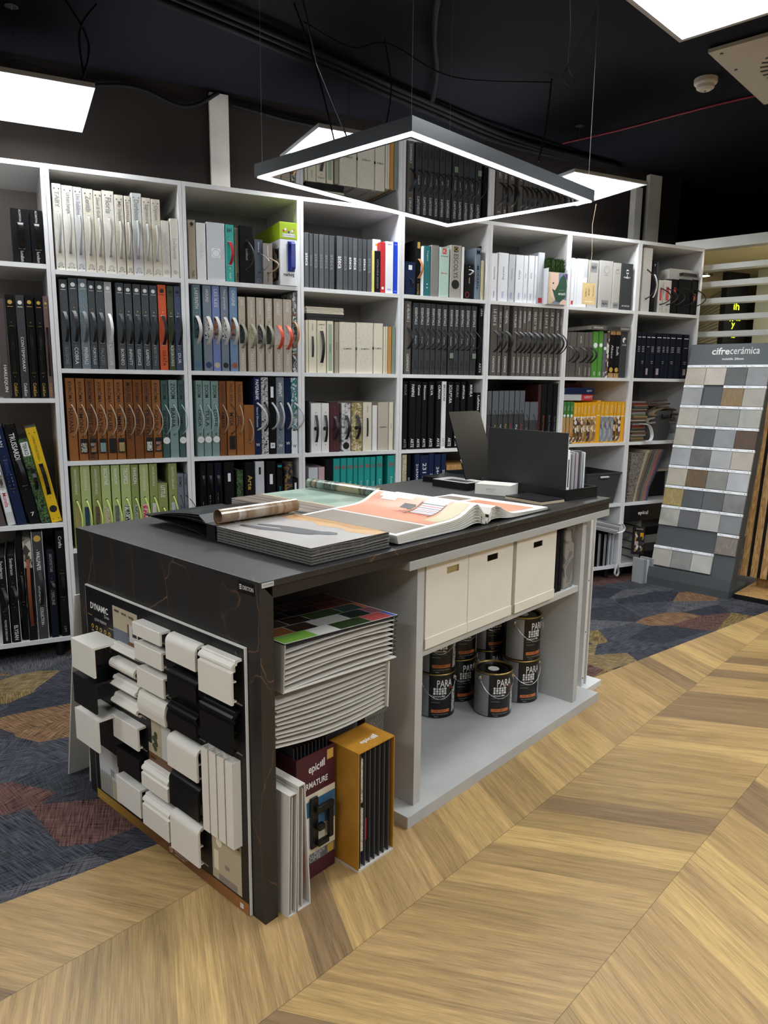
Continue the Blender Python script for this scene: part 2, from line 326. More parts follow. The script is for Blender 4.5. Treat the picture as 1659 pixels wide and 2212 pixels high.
def carpet_material():
    M = bpy.data.materials.new('shard_carpet'); M.use_nodes = True; nt = M.node_tree; b = nt.nodes['Principled BSDF']
    g = nn(nt, 'ShaderNodeNewGeometry'); mp = nn(nt, 'ShaderNodeMapping'); mp.inputs['Rotation'].default_value = (0, 0, R(-28)); mp.inputs['Scale'].default_value = (2.6, 5.6, 1)
    nt.links.new(g.outputs['Position'], mp.inputs['Vector'])
    v = nn(nt, 'ShaderNodeTexVoronoi', distance='EUCLIDEAN'); v.inputs['Scale'].default_value = 1.0; nt.links.new(mp.outputs[0], v.inputs['Vector'])
    v.voronoi_dimensions = '2D'
    sp = nn(nt, 'ShaderNodeSeparateColor'); nt.links.new(v.outputs['Color'], sp.inputs[0])
    ramp = nn(nt, 'ShaderNodeValToRGB'); cr = ramp.color_ramp; cr.interpolation = 'CONSTANT'
    cols = ['3c3c43', '424349', '4d4d51', '34353c', '404148', '525256', '38393f', '5a423d', '776649', '745a43', '70603f']
    for i, c in enumerate(cols):
        e = cr.elements[i] if i < 2 else cr.elements.new(i / len(cols))
        e.position = i / len(cols); e.color = (*hx(c), 1)
    nt.links.new(sp.outputs[0], ramp.inputs[0])
    # hatch whose direction turns from shard to shard
    xy = nn(nt, 'ShaderNodeSeparateXYZ'); nt.links.new(g.outputs['Position'], xy.inputs[0])
    an = mathn(nt, 'MULTIPLY', sp.outputs[1], 3.1)
    def hatch(da, f):
        a2 = mathn(nt, 'ADD', an, da)
        d = mathn(nt, 'ADD', mathn(nt, 'MULTIPLY', xy.outputs[0], mathn(nt, 'COSINE', a2)), mathn(nt, 'MULTIPLY', xy.outputs[1], mathn(nt, 'SINE', a2)))
        l = mathn(nt, 'SUBTRACT', mathn(nt, 'MULTIPLY', xy.outputs[1], mathn(nt, 'COSINE', a2)), mathn(nt, 'MULTIPLY', xy.outputs[0], mathn(nt, 'SINE', a2)))
        c = nn(nt, 'ShaderNodeCombineXYZ'); nt.links.new(mathn(nt, 'MULTIPLY', d, f), c.inputs[0]); nt.links.new(mathn(nt, 'MULTIPLY', l, 12.0), c.inputs[1])
        n = nn(nt, 'ShaderNodeTexNoise'); n.inputs['Scale'].default_value = 1; n.inputs['Detail'].default_value = 1; nt.links.new(c.outputs[0], n.inputs['Vector'])
        return mathn(nt, 'SUBTRACT', n.outputs['Fac'], .5)
    h = mathn(nt, 'ADD', hatch(0.0, 240.0), mathn(nt, 'MULTIPLY', hatch(1.3, 240.0), .6))
    val = mathn(nt, 'ADD', 1.0, mathn(nt, 'MULTIPLY', h, 3.0))
    cc = nn(nt, 'ShaderNodeCombineColor'); [nt.links.new(val, cc.inputs[i]) for i in range(3)]
    mx = nn(nt, 'ShaderNodeMix', data_type='RGBA', blend_type='MULTIPLY'); mx.inputs['Factor'].default_value = 1
    nt.links.new(ramp.outputs[0], mx.inputs['A']); nt.links.new(cc.outputs[0], mx.inputs['B']); nt.links.new(mx.outputs['Result'], b.inputs['Base Color'])
    b.inputs['Roughness'].default_value = .95; b.inputs['Specular IOR Level'].default_value = .1
    bp = nn(nt, 'ShaderNodeBump'); bp.inputs['Strength'].default_value = .4; bp.inputs['Distance'].default_value = .002
    nt.links.new(h, bp.inputs['Height']); nt.links.new(bp.outputs[0], b.inputs['Normal'])
    return M
FM = floor_material(); KM = carpet_material()
cd = Vector((math.cos(R(11.3)), math.sin(R(11.3)), 0)); c0 = Vector((-0.129, 2.105, 0))
pa = c0 - cd * 4.0; pb = c0 + cd * 9.0
struct(MB().prism([(pa.x, pa.y, 0), (pb.x, pb.y, 0), (pb.x, -4, 0), (pa.x, -4, 0)], (0, 0, -.05)).build('floor', FM))
struct(MB().prism([(pa.x, pa.y, 0), (pb.x, pb.y, 0), (pb.x, 9.2, 0), (pa.x, 9.2, 0)], (0, 0, -.05)).build('floor', KM))
CEIL = mat('ceiling_paint', '070911', 0.9, 'stone', col2='06080e', scale=2, spec=.15)
WALLB = mat('wall_brown', '1e1916', 0.9, 'stone', col2='1a1613', scale=1.5, spec=.15)
struct(MB().box(-4.2, 8.7, -4.0, 9.2, 3.13, 3.2).build('ceiling', CEIL))
struct(MB().box(-4.2, 5.05, 4.66, 4.76, 0, 3.13).build('wall_back', WALLB))
struct(MB().box(-4.3, -4.2, -4.0, 4.7, 0, 3.13).build('wall_left', mat('wall_grey', '8d8a84', .8)))
PG = mat('post_grey', 'a9a49a', 0.7, 'stone', col2='9f9a90', scale=6)
struct(MB().box(1.15, 1.262, 4.635, 4.66, 2.3, 3.11).build('trim_1', PG))
struct(MB().box(4.66, 4.79, 4.62, 4.66, 2.2, 3.1).build('trim_2', PG))
struct(MB().box(4.50, 4.57, 4.60, 4.66, 2.2, 2.98).build('trim_3', PG))
# the room seen through the louvres: ribbed wall, pale wall, lower ceiling with a spot
struct(MB().prism([(4.85, 4.35, 2.52), (5.5, 2.6, 2.52), (8.6, 2.6, 2.52), (8.6, 9, 2.52), (5.06, 9, 2.52), (5.06, 4.66, 2.52)], (0, 0, .04)).build('ceiling', mat('ceiling_cream', 'c0b48e', .8)))
struct(MB().box(5.2, 8.6, 4.7, 9.1, .0005, .01).build('floor', mat('bounce_floor', 'c9c4b8', .5)))  # unseen pale floor, added to bounce light up to the cream ceiling
struct(MB().box(8.6, 8.7, -4.0, 9.2, 0, 3.13).build('wall_right', mat('wall_cream2', '9a9a90', .8)))
struct(MB().box(-4.2, 8.7, 9.1, 9.2, 0, 3.13).build('wall_far', mat('wall_cream', 'b5ab8c', .8)))
rw = MB(); a_ = Vector((6.62, 5.26, 0)); dr = (Vector((8.233, 7.106, 0)) - Vector((6.734, 5.401, 0))).normalized(); nr_ = Vector((-dr.y, dr.x, 0))
rw.prism([a_, a_ + dr * 3.0, a_ + dr * 3.0 - nr_ * .08, a_ - nr_ * .08], (0, 0, 2.52))
for i in range(56): 
    z = .3 + i * .04
    rw.prism([a_ + nr_ * .0 + Vector((0, 0, z)), a_ + nr_ * .02 + Vector((0, 0, z + .01)), a_ + nr_ * .02 + Vector((0, 0, z + .022)), a_ + Vector((0, 0, z + .03))], dr * 3.0)
struct(rw.build('wall_ribbed', mat('ribbed_grey', '8a8876', .7)))
struct(MB().box(6.34, 6.42, 2.7, 4.85, 0, 2.52).build('wall_partition', mat('wall_pale', 'b9bcae', .6)))
def TT(s, f0, f1, h=.5, c='txw', o='d', dx=0): return (s, f0, f1, h, c, o, dx)
BOOKS=[
('B0',0.2322,0.2736,2.3654,0.012,'binder_white','white binder with speckled cord',{'tx':[('TABY',0.08,0.27,0.5,'txg','d',0)],'chain':(0.33,0.8),'rv':1,'ic':0.93}),
('B0',0.2746,0.3259,2.3616,0.012,'binder_white','white binder with speckled cord',{'tx':[('Urban Jungle',0.08,0.33,0.5,'txg','d',0)],'chain':(0.33,0.8),'rv':1,'ic':0.93}),
('B0',0.3265,0.3662,2.3603,0.012,'binder_grey','white binder with speckled cord',{'tx':[('Uni Sublime',0.08,0.33,0.5,'txg','d',0)],'chain':(0.33,0.8),'rv':1,'ic':0.93}),
('B0',0.3668,0.4166,2.3576,0.012,'binder_white2','white binder with speckled cord',{'tx':[('Zenith',0.08,0.27,0.5,'txg','d',0)],'chain':(0.33,0.8),'rv':1,'ic':0.93}),
('B0',0.4172,0.4567,2.3539,0.012,'binder_white2','white binder with speckled cord',{'tx':[('Silver & Gold',0.08,0.33,0.5,'txg','d',0)],'chain':(0.33,0.8),'rv':1,'ic':0.93}),
('B0',0.4572,0.5131,2.3596,0.012,'binder_white','white binder with speckled cord',{'tx':[('Floris',0.08,0.27,0.5,'txg','d',0)],'chain':(0.33,0.8),'rv':1,'ic':0.93}),
('B0',0.5132,0.5576,2.3463,0.012,'binder_white2','white binder with speckled cord',{'tx':[('My Stylist',0.08,0.33,0.5,'txg','d',0)],'chain':(0.33,0.8),'rv':1,'ic':0.93}),
('B0',0.5601,0.592,2.3455,0.012,'binder_white2','white binder with speckled cord',{'tx':[('Limitless',0.08,0.33,0.5,'txg','d',0)],'chain':(0.33,0.8),'rv':1,'ic':0.93}),
('B0',0.5932,0.644,2.3643,0.012,'binder_grey','white binder with speckled cord',{'tx':[('Durbinos',0.08,0.33,0.5,'txg','d',0)],'chain':(0.33,0.8),'rv':1,'ic':0.93}),
('B0',0.6442,0.6882,2.3476,0.012,'binder_white2','white binder with speckled cord',{'tx':[('Signature',0.08,0.33,0.5,'txg','d',0)],'chain':(0.33,0.8),'rv':1,'ic':0.93}),
('B0',0.6885,0.7341,2.3454,0.012,'binder_white2','white binder with speckled cord',{'tx':[('Opium',0.08,0.27,0.5,'txg','d',0)],'chain':(0.33,0.8),'rv':1,'ic':0.93}),
('B0',0.7334,0.7768,2.2474,0.012,'binder_white','plain off-white binder, shorter',{'tx':[('Opium | Summer | Zenith',0.2,0.78,0.35,'txl','d',0)],'ic':0.9}),
('B0',0.7789,0.8323,2.2623,0.012,'binder_white','plain white binder, shorter',{'tx':[('Cool Diamonds',0.33,0.68,0.35,'txg','d',0)],'ic':0.9}),
('B1',0.2362,0.2749,1.9245,0.012,'charcoal','charcoal sample book, black strap',{'tx':[('ILLUSIONS',0.76,0.95,0.42,'txg','d',0)],'strap':('black_leather',0.36,0.7,0.035,0.026,0.012),'badge':'txw'}),
('B1',0.2789,0.3206,1.9331,0.012,'charcoal','charcoal sample book, black strap',{'tx':[('COBRA',0.76,0.95,0.42,'txw','d',0)],'strap':('black_leather',0.36,0.7,0.035,0.026,0.012),'badge':'txw'}),
('B1',0.3231,0.3653,1.9334,0.012,'slate_speckle','speckled slate sample book, grey strap',{'tx':[('MINERALS',0.76,0.95,0.42,'txw','d',0)],'strap':('grey_leather',0.36,0.7,0.035,0.026,0.012),'badge':'txw'}),
('B1',0.3669,0.4002,1.9267,0.012,'charcoal','charcoal sample book, black strap',{'tx':[('PORTFOLIO',0.76,0.95,0.42,'txw','d',0)],'strap':('black_leather',0.36,0.7,0.035,0.026,0.012),'badge':'txw'}),
('B1',0.4028,0.4425,1.9277,0.012,'charcoal','charcoal sample book, black strap',{'tx':[('PALAZZO',0.76,0.95,0.42,'txg','d',0)],'strap':('black_leather',0.36,0.7,0.035,0.026,0.012),'badge':'txw'}),
('B1',0.4434,0.48,1.9258,0.012,'silver','silver sample book, white strap',{'tx':[('KALEIDOSCOPE',0.68,0.95,0.42,'txw','d',0)],'strap':('white_leather',0.36,0.7,0.035,0.026,0.012),'badge':'txw'}),
('B1',0.4989,0.5372,1.9256,0.012,'charcoal','charcoal sample book, black strap',{'tx':[('BORNEO',0.76,0.95,0.42,'txw','d',0)],'strap':('black_leather',0.36,0.7,0.035,0.026,0.012),'badge':'txw'}),
('B1',0.5398,0.5767,1.9238,0.012,'charcoal','charcoal sample book, black strap',{'tx':[('INFINITY',0.76,0.95,0.42,'txw','d',0)],'strap':('black_leather',0.36,0.7,0.035,0.026,0.012),'badge':'txw'}),
('B1',0.5812,0.6197,1.9243,0.012,'charcoal','charcoal sample book, black strap',{'tx':[('ELEGANCE',0.76,0.95,0.42,'txw','d',0)],'strap':('black_leather',0.36,0.7,0.035,0.026,0.012),'badge':'txw'}),
('B1',0.6224,0.6601,1.9235,0.012,'charcoal','charcoal sample book, black strap',{'tx':[('KAMINTO',0.76,0.95,0.42,'txw','d',0)],'strap':('black_leather',0.36,0.7,0.035,0.026,0.012),'badge':'txw'}),
('B1',0.6629,0.7009,1.9233,0.012,'charcoal','charcoal sample book, black strap',{'tx':[('SHADES OF PALE',0.68,0.95,0.42,'txg','d',0)],'strap':('black_leather',0.36,0.7,0.035,0.026,0.012),'badge':'txw'}),
('B1',0.7052,0.7472,1.9291,0.012,'orange','orange sample book, black strap',{'tx':[('SERATA',0.76,0.95,0.42,'txb','d',0)],'strap':('black_leather',0.36,0.7,0.035,0.026,0.012),'badge':'txb'}),
('B1',0.7511,0.7857,1.9261,0.012,'olive','olive sample book, black strap',{'tx':[('BACKGROUNDS',0.68,0.95,0.42,'txw','d',0)],'strap':('black_leather',0.36,0.7,0.035,0.026,0.012),'badge':'txb'}),
('B1',0.7869,0.826,1.9274,0.012,'denim','denim-blue sample book, black strap',{'tx':[('DUR',0.76,0.95,0.42,'txw','d',0)],'strap':('black_leather',0.36,0.7,0.035,0.026,0.012),'badge':'txb'}),
('B2',0.2369,0.2814,1.4492,0.012,'brown_cloth','brown cloth book, cord',{'tx':[('KHRÔMA',0.04,0.29,0.5,'txd','d',0),('HAVANA',0.36,0.66,0.5,'txd','d',-0.1)],'cord':('cord_bw',0.31,0.7,0.03,0.024,0.0028),'tag':0}),
('B2',0.2845,0.327,1.4484,0.012,'brown_cloth','brown cloth book, cord and green tag',{'tx':[('KHRÔMA',0.04,0.29,0.5,'txd','d',0),('KIMONO',0.36,0.66,0.5,'txd','d',-0.1)],'cord':('cord_bw',0.31,0.7,0.03,0.024,0.0028),'tag':'t_green'}),
('B2',0.3295,0.3725,1.4477,0.012,'brown_cloth2','brown cloth book, cord and amber tag',{'tx':[('KHRÔMA',0.04,0.29,0.5,'txd','d',0),('SPIRIT of NATURE',0.36,1.16,0.5,'txd','d',-0.1)],'cord':('cord_bw',0.31,0.7,0.03,0.024,0.0028),'tag':'t_amber'}),
('B2',0.3743,0.4204,1.4462,0.012,'brown_cloth','brown cloth book, cord and teal tag',{'tx':[('KHRÔMA',0.04,0.29,0.5,'txd','d',0),('AGATHE',0.36,0.66,0.5,'txd','d',-0.1)],'cord':('cord_bw',0.31,0.7,0.03,0.024,0.0028),'tag':'t_teal'}),
('B2',0.4229,0.4656,1.4461,0.012,'brown_cloth','brown cloth book, cord and black tag',{'tx':[('KHRÔMA',0.04,0.29,0.5,'txd','d',0),('FOLIES',0.36,0.66,0.5,'txd','d',-0.1)],'cord':('cord_bw',0.31,0.7,0.03,0.024,0.0028),'tag':'t_black'}),
('B2',0.4675,0.5113,1.4453,0.012,'brown_cloth','brown cloth book, cord and yellow tag',{'tx':[('KHRÔMA',0.04,0.29,0.5,'txd','d',0),('SUMMER',0.36,0.66,0.5,'txd','d',-0.1)],'cord':('cord_bw',0.31,0.7,0.03,0.024,0.0028),'tag':'t_yellow'}),
('B2',0.5146,0.5576,1.4458,0.012,'brown_cloth2','brown cloth book, cord',{'tx':[('MASUREEL',0.04,0.29,0.5,'txd','d',0),('RHAPSODY',0.36,0.76,0.5,'txd','d',-0.1)],'cord':('cord_bw',0.31,0.7,0.03,0.024,0.0028),'tag':0}),
('B2',0.5595,0.6043,1.445,0.012,'brown_cloth2','brown cloth book, cord',{'tx':[('KHRÔMA',0.04,0.29,0.5,'txd','d',0),('ORBITAL',0.36,0.71,0.5,'txd','d',-0.1)],'cord':('cord_bw',0.31,0.7,0.03,0.024,0.0028),'tag':0}),
('B2',0.6063,0.6515,1.4455,0.012,'brown_cloth2','brown cloth book, cord and grey tag',{'tx':[('KHRÔMA',0.04,0.29,0.5,'txd','d',0),('TRIBUTE',0.36,0.71,0.5,'txd','d',-0.1)],'cord':('cord_bw',0.31,0.7,0.03,0.024,0.0028),'tag':'t_grey'}),
('B2',0.6535,0.6972,1.4446,0.012,'brown_cloth','brown cloth book, cord and amber tag',{'tx':[('KHRÔMA',0.04,0.29,0.5,'txd','d',0),('AQUILA',0.36,0.66,0.5,'txd','d',-0.1)],'cord':('cord_bw',0.31,0.7,0.03,0.024,0.0028),'tag':'t_amber'}),
('B2',0.7005,0.7371,1.443,0.012,'teal_dark','grey-teal cloth book, cord and round tag',{'tx':[('ZOOM',0.04,0.24,0.5,'txd','d',0),('BE HAPPY',0.36,0.76,0.5,'txd','d',-0.1)],'cord':('cord_teal',0.31,0.7,0.03,0.024,0.0028),'tag':'disc'}),
('B2',0.7406,0.7859,1.4456,0.012,'teal_cloth','grey-teal cloth book, cord',{'tx':[('ZOOM',0.04,0.24,0.5,'txd','d',0),('BAHIA',0.36,0.61,0.5,'txd','d',-0.1)],'cord':('cord_teal',0.31,0.7,0.03,0.024,0.0028),'tag':0}),
('B2',0.7893,0.8266,1.444,0.012,'teal_dark','grey-teal cloth book, cord and round tag',{'tx':[('ZOOM',0.04,0.24,0.5,'txd','d',0),('COSMOS',0.36,0.66,0.5,'txd','d',-0.1)],'cord':('cord_teal',0.31,0.7,0.03,0.024,0.0028),'tag':'disc'}),
('B3',0.237,0.278,1.0067,0.012,'green_dk','lime green book, cord, tan swatch',{'tx':[('GRASSCLOTH RESOURCE',0.04,0.344,0.35,'txw','d',0)],'patch':[('p_tan',0.5,0.75,0.5)],'cord':('cord_lime',0.42,0.86,0.02,0.02,0.004)}),
('B3',0.28,0.3279,1.0062,0.012,'green_lt','lime green book, cord, navy swatch',{'tx':[('TEXTURE RESOURCE',0.04,0.296,0.35,'txw','d',0)],'patch':[('p_navy',0.5,0.75,0.5)],'cord':('cord_lime',0.42,0.86,0.02,0.02,0.004)}),
('B3',0.3324,0.3777,1.0041,0.012,'green_dk','lime green book, cord, reed swatch',{'tx':[('GRASSCLOTH RESOURCE',0.04,0.344,0.35,'txw','d',0)],'patch':[('p_reed',0.5,0.75,0.5)],'cord':('cord_lime',0.42,0.86,0.02,0.02,0.004)}),
('B3',0.3797,0.4255,1.0043,0.012,'green_lt','lime green book, cord, beige swatch',{'tx':[('BISCAYNE',0.04,0.24,0.5,'txw','d',0)],'patch':[('p_beige',0.5,0.75,0.5)],'cord':('cord_lime',0.42,0.86,0.02,0.02,0.004)}),
('B3',0.4302,0.4732,1.0037,0.012,'green_lt','lime green book, cord, grey swatch',{'tx':[('PARAMOUNT',0.04,0.24,0.5,'txw','d',0)],'patch':[('p_grey',0.5,0.75,0.5)],'cord':('cord_lime',0.42,0.86,0.02,0.02,0.004)}),
('B3',0.4773,0.5268,1.0038,0.012,'green_lt','lime green book, cord, zebra swatch',{'tx':[('TROPICS',0.04,0.24,0.5,'txw','d',0)],'patch':[('p_zebra',0.5,0.75,0.5)],'cord':('cord_lime',0.42,0.86,0.02,0.02,0.004)}),
('B3',0.5288,0.5674,1.002,0.012,'green_dk','lime green book, cord, mixed swatch',{'tx':[('PAVILION',0.04,0.24,0.5,'txw','d',0)],'patch':[('p_mix',0.5,0.75,0.5)],'cord':('cord_lime',0.42,0.86,0.02,0.02,0.004)}),
('B3',0.5729,0.6187,1.0022,0.012,'green_lt','lime green book, cord, pink swatch',{'tx':[('GEOMETRIC RESOURCE',0.04,0.328,0.35,'txw','d',0)],'patch':[('p_pink',0.5,0.75,0.5)],'cord':('cord_lime',0.42,0.86,0.02,0.02,0.004)}),
('B3',0.6223,0.6652,1.0032,0.012,'green_dk','lime green book, cord, pale swatch',{'tx':[('NATURE RESOURCE',0.04,0.28,0.35,'txw','d',0)],'patch':[('p_pale',0.5,0.75,0.5)],'cord':('cord_lime',0.42,0.86,0.02,0.02,0.004)}),
('B3',0.665,0.7155,0.8961,0.012,'green_dk','shorter lime green book with cord',{'tx':[('LITTLE',0.04,0.24,0.5,'txw','d',0)],'patch':[],'cord':('cord_lime',0.42,0.86,0.02,0.02,0.004)}),
('B3',0.7219,0.7679,1.0014,0.012,'green_dk','lime green book, cord, silver swatch',{'tx':[('GEOMETRIC RESOURCE',0.04,0.328,0.35,'txw','d',0)],'patch':[('p_silver',0.5,0.75,0.5)],'cord':('cord_lime',0.42,0.86,0.02,0.02,0.004)}),
('B3',0.7658,0.803,0.9435,0.012,'grey_cloth','grey cloth book with dark cord',{'tx':[('ROMO',0.05,0.2,0.45,'txd','d',0),('JAPANDI',0.45,0.7,0.4,'txd','d',0)],'cord':('cord_dark',0.33,0.8,0.03,0.01,0.002)}),
('B3',0.8051,0.8477,0.9416,0.012,'grey_cloth','grey cloth book, sagging cord',{'tx':[('ROMO',0.05,0.2,0.45,'txd','d',0),('FEATHERED',0.45,0.7,0.4,'txd','d',0)],'cord':('cord_dark',0.33,0.8,0.03,0.05,0.002)}),
('C0',0.8724,0.9091,2.2659,0.012,'beige','beige cloth binder',{'tx':[('TRIBU',0.85,0.97,0.4,'txb','d',0)],'badge':'txb'}),
('C0',0.9121,0.962,2.2551,0.012,'white_rd','white soft-edged binder',{'tx':[('PURA',0.35,0.62,0.3,'txl','d',0)]}),
('C0',0.9671,1.0636,2.2643,0.012,'grey_lt','wide light-grey binder, square label',{'patch':[('white_p',0.44,0.6,0.5)],'ic':0.52}),
('C0',1.0655,1.1127,2.2621,0.012,'turq','turquoise binder, red handle',{'tx':[('EH',0.07,0.13,0.5,'txb','h',0),('FLAMES',0.84,0.95,0.35,'txw','d',0)],'strap':('red_leather',0.3,0.7,0.03,0.02,0.01)}),
('C0',1.1228,1.1513,2.2561,0.042,'beige','thin beige book behind turquoise binder',{'tx':[('ART',0.8,0.95,0.4,'txb','d',0)],'rec':0.03}),
('C0',1.1445,1.2221,2.2646,0.012,'black_cloth','black box binder, black cord',{'tx':[('Lookbook',0.4,0.6,0.3,'txg','d',0)],'cord':('cord_black',0.26,0.76,0.03,0.03,0.005)}),
('C0',1.2237,1.2719,2.2005,0.012,'slate_blue','short slate-blue book, ring handle',{'tx':[('wallcoverings vol 1',0.05,0.3,0.4,'txw','d',0)],'cord':('cord_steel',0.3,0.74,0.06,0.04,0.003),'ic':0.92}),
('C0',1.2693,1.3234,2.1832,0.0,'taupe','short taupe book, ring handle',{'tx':[('DISCOGRAPHY',0.06,0.33,0.4,'txw','d',0),('RIBERA MAR.S',0.72,0.95,0.5,'txb','d',0)],'cord':('cord_tan',0.36,0.72,0.06,0.04,0.004),'rec':-0.012}),
('C1',0.8805,0.9257,1.9455,0.012,'b_teal','dark teal sample book, white strap',{'tx':[('LABYRINTH',0.04,0.274,0.42,'txw','d',0)],'disc':('d_blue',0.93),'patch':[('p_night',0.37,0.62,0.75)],'strap':('cream_leather',0.36,0.68,0.04,0.024,0.014)}),
('C1',0.9364,0.9829,1.9472,0.012,'b_grey','blue-grey sample book, white strap',{'tx':[('AROUND',0.04,0.196,0.42,'txw','d',0)],'disc':('d_navy',0.93),'patch':[('p_speck',0.37,0.62,0.75)],'strap':('cream_leather',0.36,0.68,0.04,0.024,0.014)}),
('C1',0.9849,1.0275,1.9447,0.012,'b_peri','periwinkle sample book, white strap',{'tx':[('LES ILES',0.04,0.248,0.42,'txw','d',0)],'disc':('d_sand',0.93),'patch':[('p_amber',0.37,0.62,0.75)],'strap':('cream_leather',0.36,0.68,0.04,0.024,0.014)}),
('C1',1.0311,1.0734,1.9449,0.012,'b_grey','grey-blue sample book, white strap',{'tx':[('Nos gravures',0.04,0.27,0.42,'txw','d',0)],'disc':('d_black',0.93),'patch':[('p_speck',0.37,0.62,0.75)],'strap':('cream_leather',0.36,0.68,0.04,0.024,0.014)}),
('C1',1.0793,1.1235,1.9438,0.012,'b_blue','steel-blue sample book, white strap',{'tx':[('ORIGINE',0.04,0.222,0.42,'txw','d',0)],'disc':('d_rust',0.93),'patch':[('p_amber',0.37,0.62,0.75)],'strap':('cream_leather',0.36,0.68,0.04,0.024,0.014)}),
('C1',1.1283,1.1678,1.8953,0.012,'sand','sand beige sample book, sage strap',{'tx':[('EGO',0.04,0.118,0.42,'txw','d',0),('CASADECO',0.72,0.97,0.4,'txw','d',0)],'patch':[('p_dark',0.37,0.62,0.75)],'strap':('sage_leather',0.36,0.68,0.04,0.024,0.014)}),
('C1',1.1793,1.2238,1.897,0.012,'sand','sand beige sample book, sage strap',{'tx':[('SENTIER DES DUNES',0.04,0.27,0.42,'txw','d',0),('CASADECO',0.72,0.97,0.4,'txw','d',0)],'patch':[('p_beige',0.37,0.62,0.75)],'strap':('sage_leather',0.36,0.68,0.04,0.024,0.014)}),
('C1',1.2291,1.2726,1.8963,0.012,'sand','sand beige sample book, sage strap',{'tx':[('MONTANA',0.04,0.222,0.42,'txw','d',0),('CASADECO',0.72,0.97,0.4,'txw','d',0)],'patch':[('p_darkp',0.37,0.62,0.75)],'strap':('sage_leather',0.36,0.68,0.04,0.024,0.014)}),
('C1',1.2796,1.3212,1.8949,0.012,'sand','sand beige sample book, sage strap',{'tx':[('DIVERSITE',0.04,0.274,0.42,'txw','d',0),('CASADECO',0.72,0.97,0.4,'txw','d',0)],'patch':[('p_dark',0.37,0.62,0.75)],'strap':('sage_leather',0.36,0.68,0.04,0.024,0.014)}),
('C1',1.329,1.3807,1.8959,0.012,'sand','sand beige sample book, coral red strap',{'tx':[('GALLERY',0.04,0.222,0.42,'txw','d',0),('CASADECO',0.72,0.97,0.4,'txw','d',0)],'patch':[('p_pale',0.37,0.62,0.75)],'strap':('coral_leather',0.36,0.68,0.04,0.024,0.014)}),
('C1',1.383,1.4344,1.896,0.012,'sand','sand beige sample book, coral red strap',{'tx':[('ICONE',0.04,0.17,0.42,'txw','d',0),('CASADECO',0.72,0.97,0.4,'txw','d',0)],'patch':[('p_pale',0.37,0.62,0.75)],'strap':('coral_leather',0.36,0.68,0.04,0.024,0.014)}),
('C1',1.4373,1.4753,1.9359,0.012,'p_allure','floral pattern sample book, tan strap',{'tx':[('ALLURE',0.04,0.196,0.42,'txw','d',0)],'patch':[],'strap':('tan_leather',0.36,0.68,0.04,0.024,0.014)}),
('C2',0.8831,0.9198,1.4445,0.012,'teal_cloth','grey-teal cloth book, round tag',{'tx':[('ZOOM',0.05,0.22,0.5,'txd','d',0),('ONDA',0.38,0.6,0.5,'txd','d',0)],'cord':('cord_teal',0.31,0.7,0.03,0.014,0.0026),'tag':'disc'}),
('C2',0.9219,0.9634,1.4435,0.012,'teal_cloth','grey-teal cloth book, round tag',{'tx':[('ZOOM',0.05,0.22,0.5,'txd','d',0),('TULA',0.38,0.6,0.5,'txd','d',0)],'cord':('cord_teal',0.31,0.7,0.03,0.03,0.0026),'tag':'disc'}),
('C2',0.9663,1.0074,1.4426,0.012,'teal_cloth','grey-teal cloth book, round tag',{'tx':[('ZOOM',0.05,0.22,0.5,'txd','d',0),('LOTUS',0.38,0.6,0.5,'txd','d',0)],'cord':('cord_teal',0.31,0.7,0.03,0.012,0.0026),'tag':'disc'}),
('C2',1.0089,1.0489,1.4423,0.012,'brown_cloth2','brown cloth book with cord',{'tx':[('MASUREEL',0.04,0.29,0.4,'txd','d',0),('AMANI',0.4,0.62,0.5,'txd','d',0)],'cord':('cord_bw',0.31,0.7,0.03,0.02,0.0026)}),
('C2',1.0527,1.0992,1.4428,0.012,'brown_cloth','brown cloth book, black tag',{'tx':[('MASUREEL',0.04,0.29,0.4,'txd','d',0),('MYSA',0.42,0.6,0.5,'txd','d',0)],'cord':('cord_dark',0.31,0.7,0.03,0.03,0.0026),'tag':'t_black'}),
('C2',1.1022,1.1446,1.441,0.012,'brown_cloth','brown cloth book with cord',{'tx':[('MASUREEL',0.04,0.29,0.4,'txd','d',0),('JOY',0.46,0.58,0.5,'txd','d',0)],'cord':('cord_bw',0.31,0.7,0.03,0.012,0.0026)}),
('C2',1.1471,1.2082,1.312,0.012,'brown_cloth','short brown cloth book with cord',{'tx':[('SUN CITY COLOURS',0.3,0.72,0.3,'txd','d',0)],'cord':('cord_bw',0.28,0.76,0.03,0.014,0.0026)}),
('C2',1.205,1.2451,1.4654,0.012,'navy','navy book, thick white rope',{'tx':[('PAPER&INK',0.03,0.29,0.5,'txw','d',0),('Natural Silhouettes',0.38,0.64,0.3,'txw','d',0),('W',0.85,0.89,0.6,'txw','h',0)],'cord':('rope_white',0.33,0.68,0.05,0.04,0.006)}),
('C2',1.2483,1.2904,1.466,0.012,'p_speck','speckled white book, black rope',{'tx':[('MODERN FOUNDATION',0.05,0.27,0.4,'txb','d',0),('W',0.85,0.89,0.5,'txb','h',0)],'cord':('cord_black',0.33,0.68,0.03,0.016,0.005)}),
('C2',1.2944,1.3304,1.4665,0.012,'black_cloth','black book, white rope, white label',{'patch':[('white_p',0.12,0.26,0.5),('white_p',0.85,0.92,0.8)],'tx':[('W',0.865,0.905,0.5,'txb','h',0)],'cord':('rope_white',0.33,0.67,0.05,0.02,0.006)}),
('C2',1.3361,1.3847,1.4671,0.012,'p_strip','grey-blue streaked book, white rope',{'tx':[('IMPRINT',0.07,0.25,0.45,'txw','d',0),('W',0.87,0.91,0.5,'txw','h',0)],'cord':('rope_white',0.33,0.67,0.03,0.012,0.006)}),
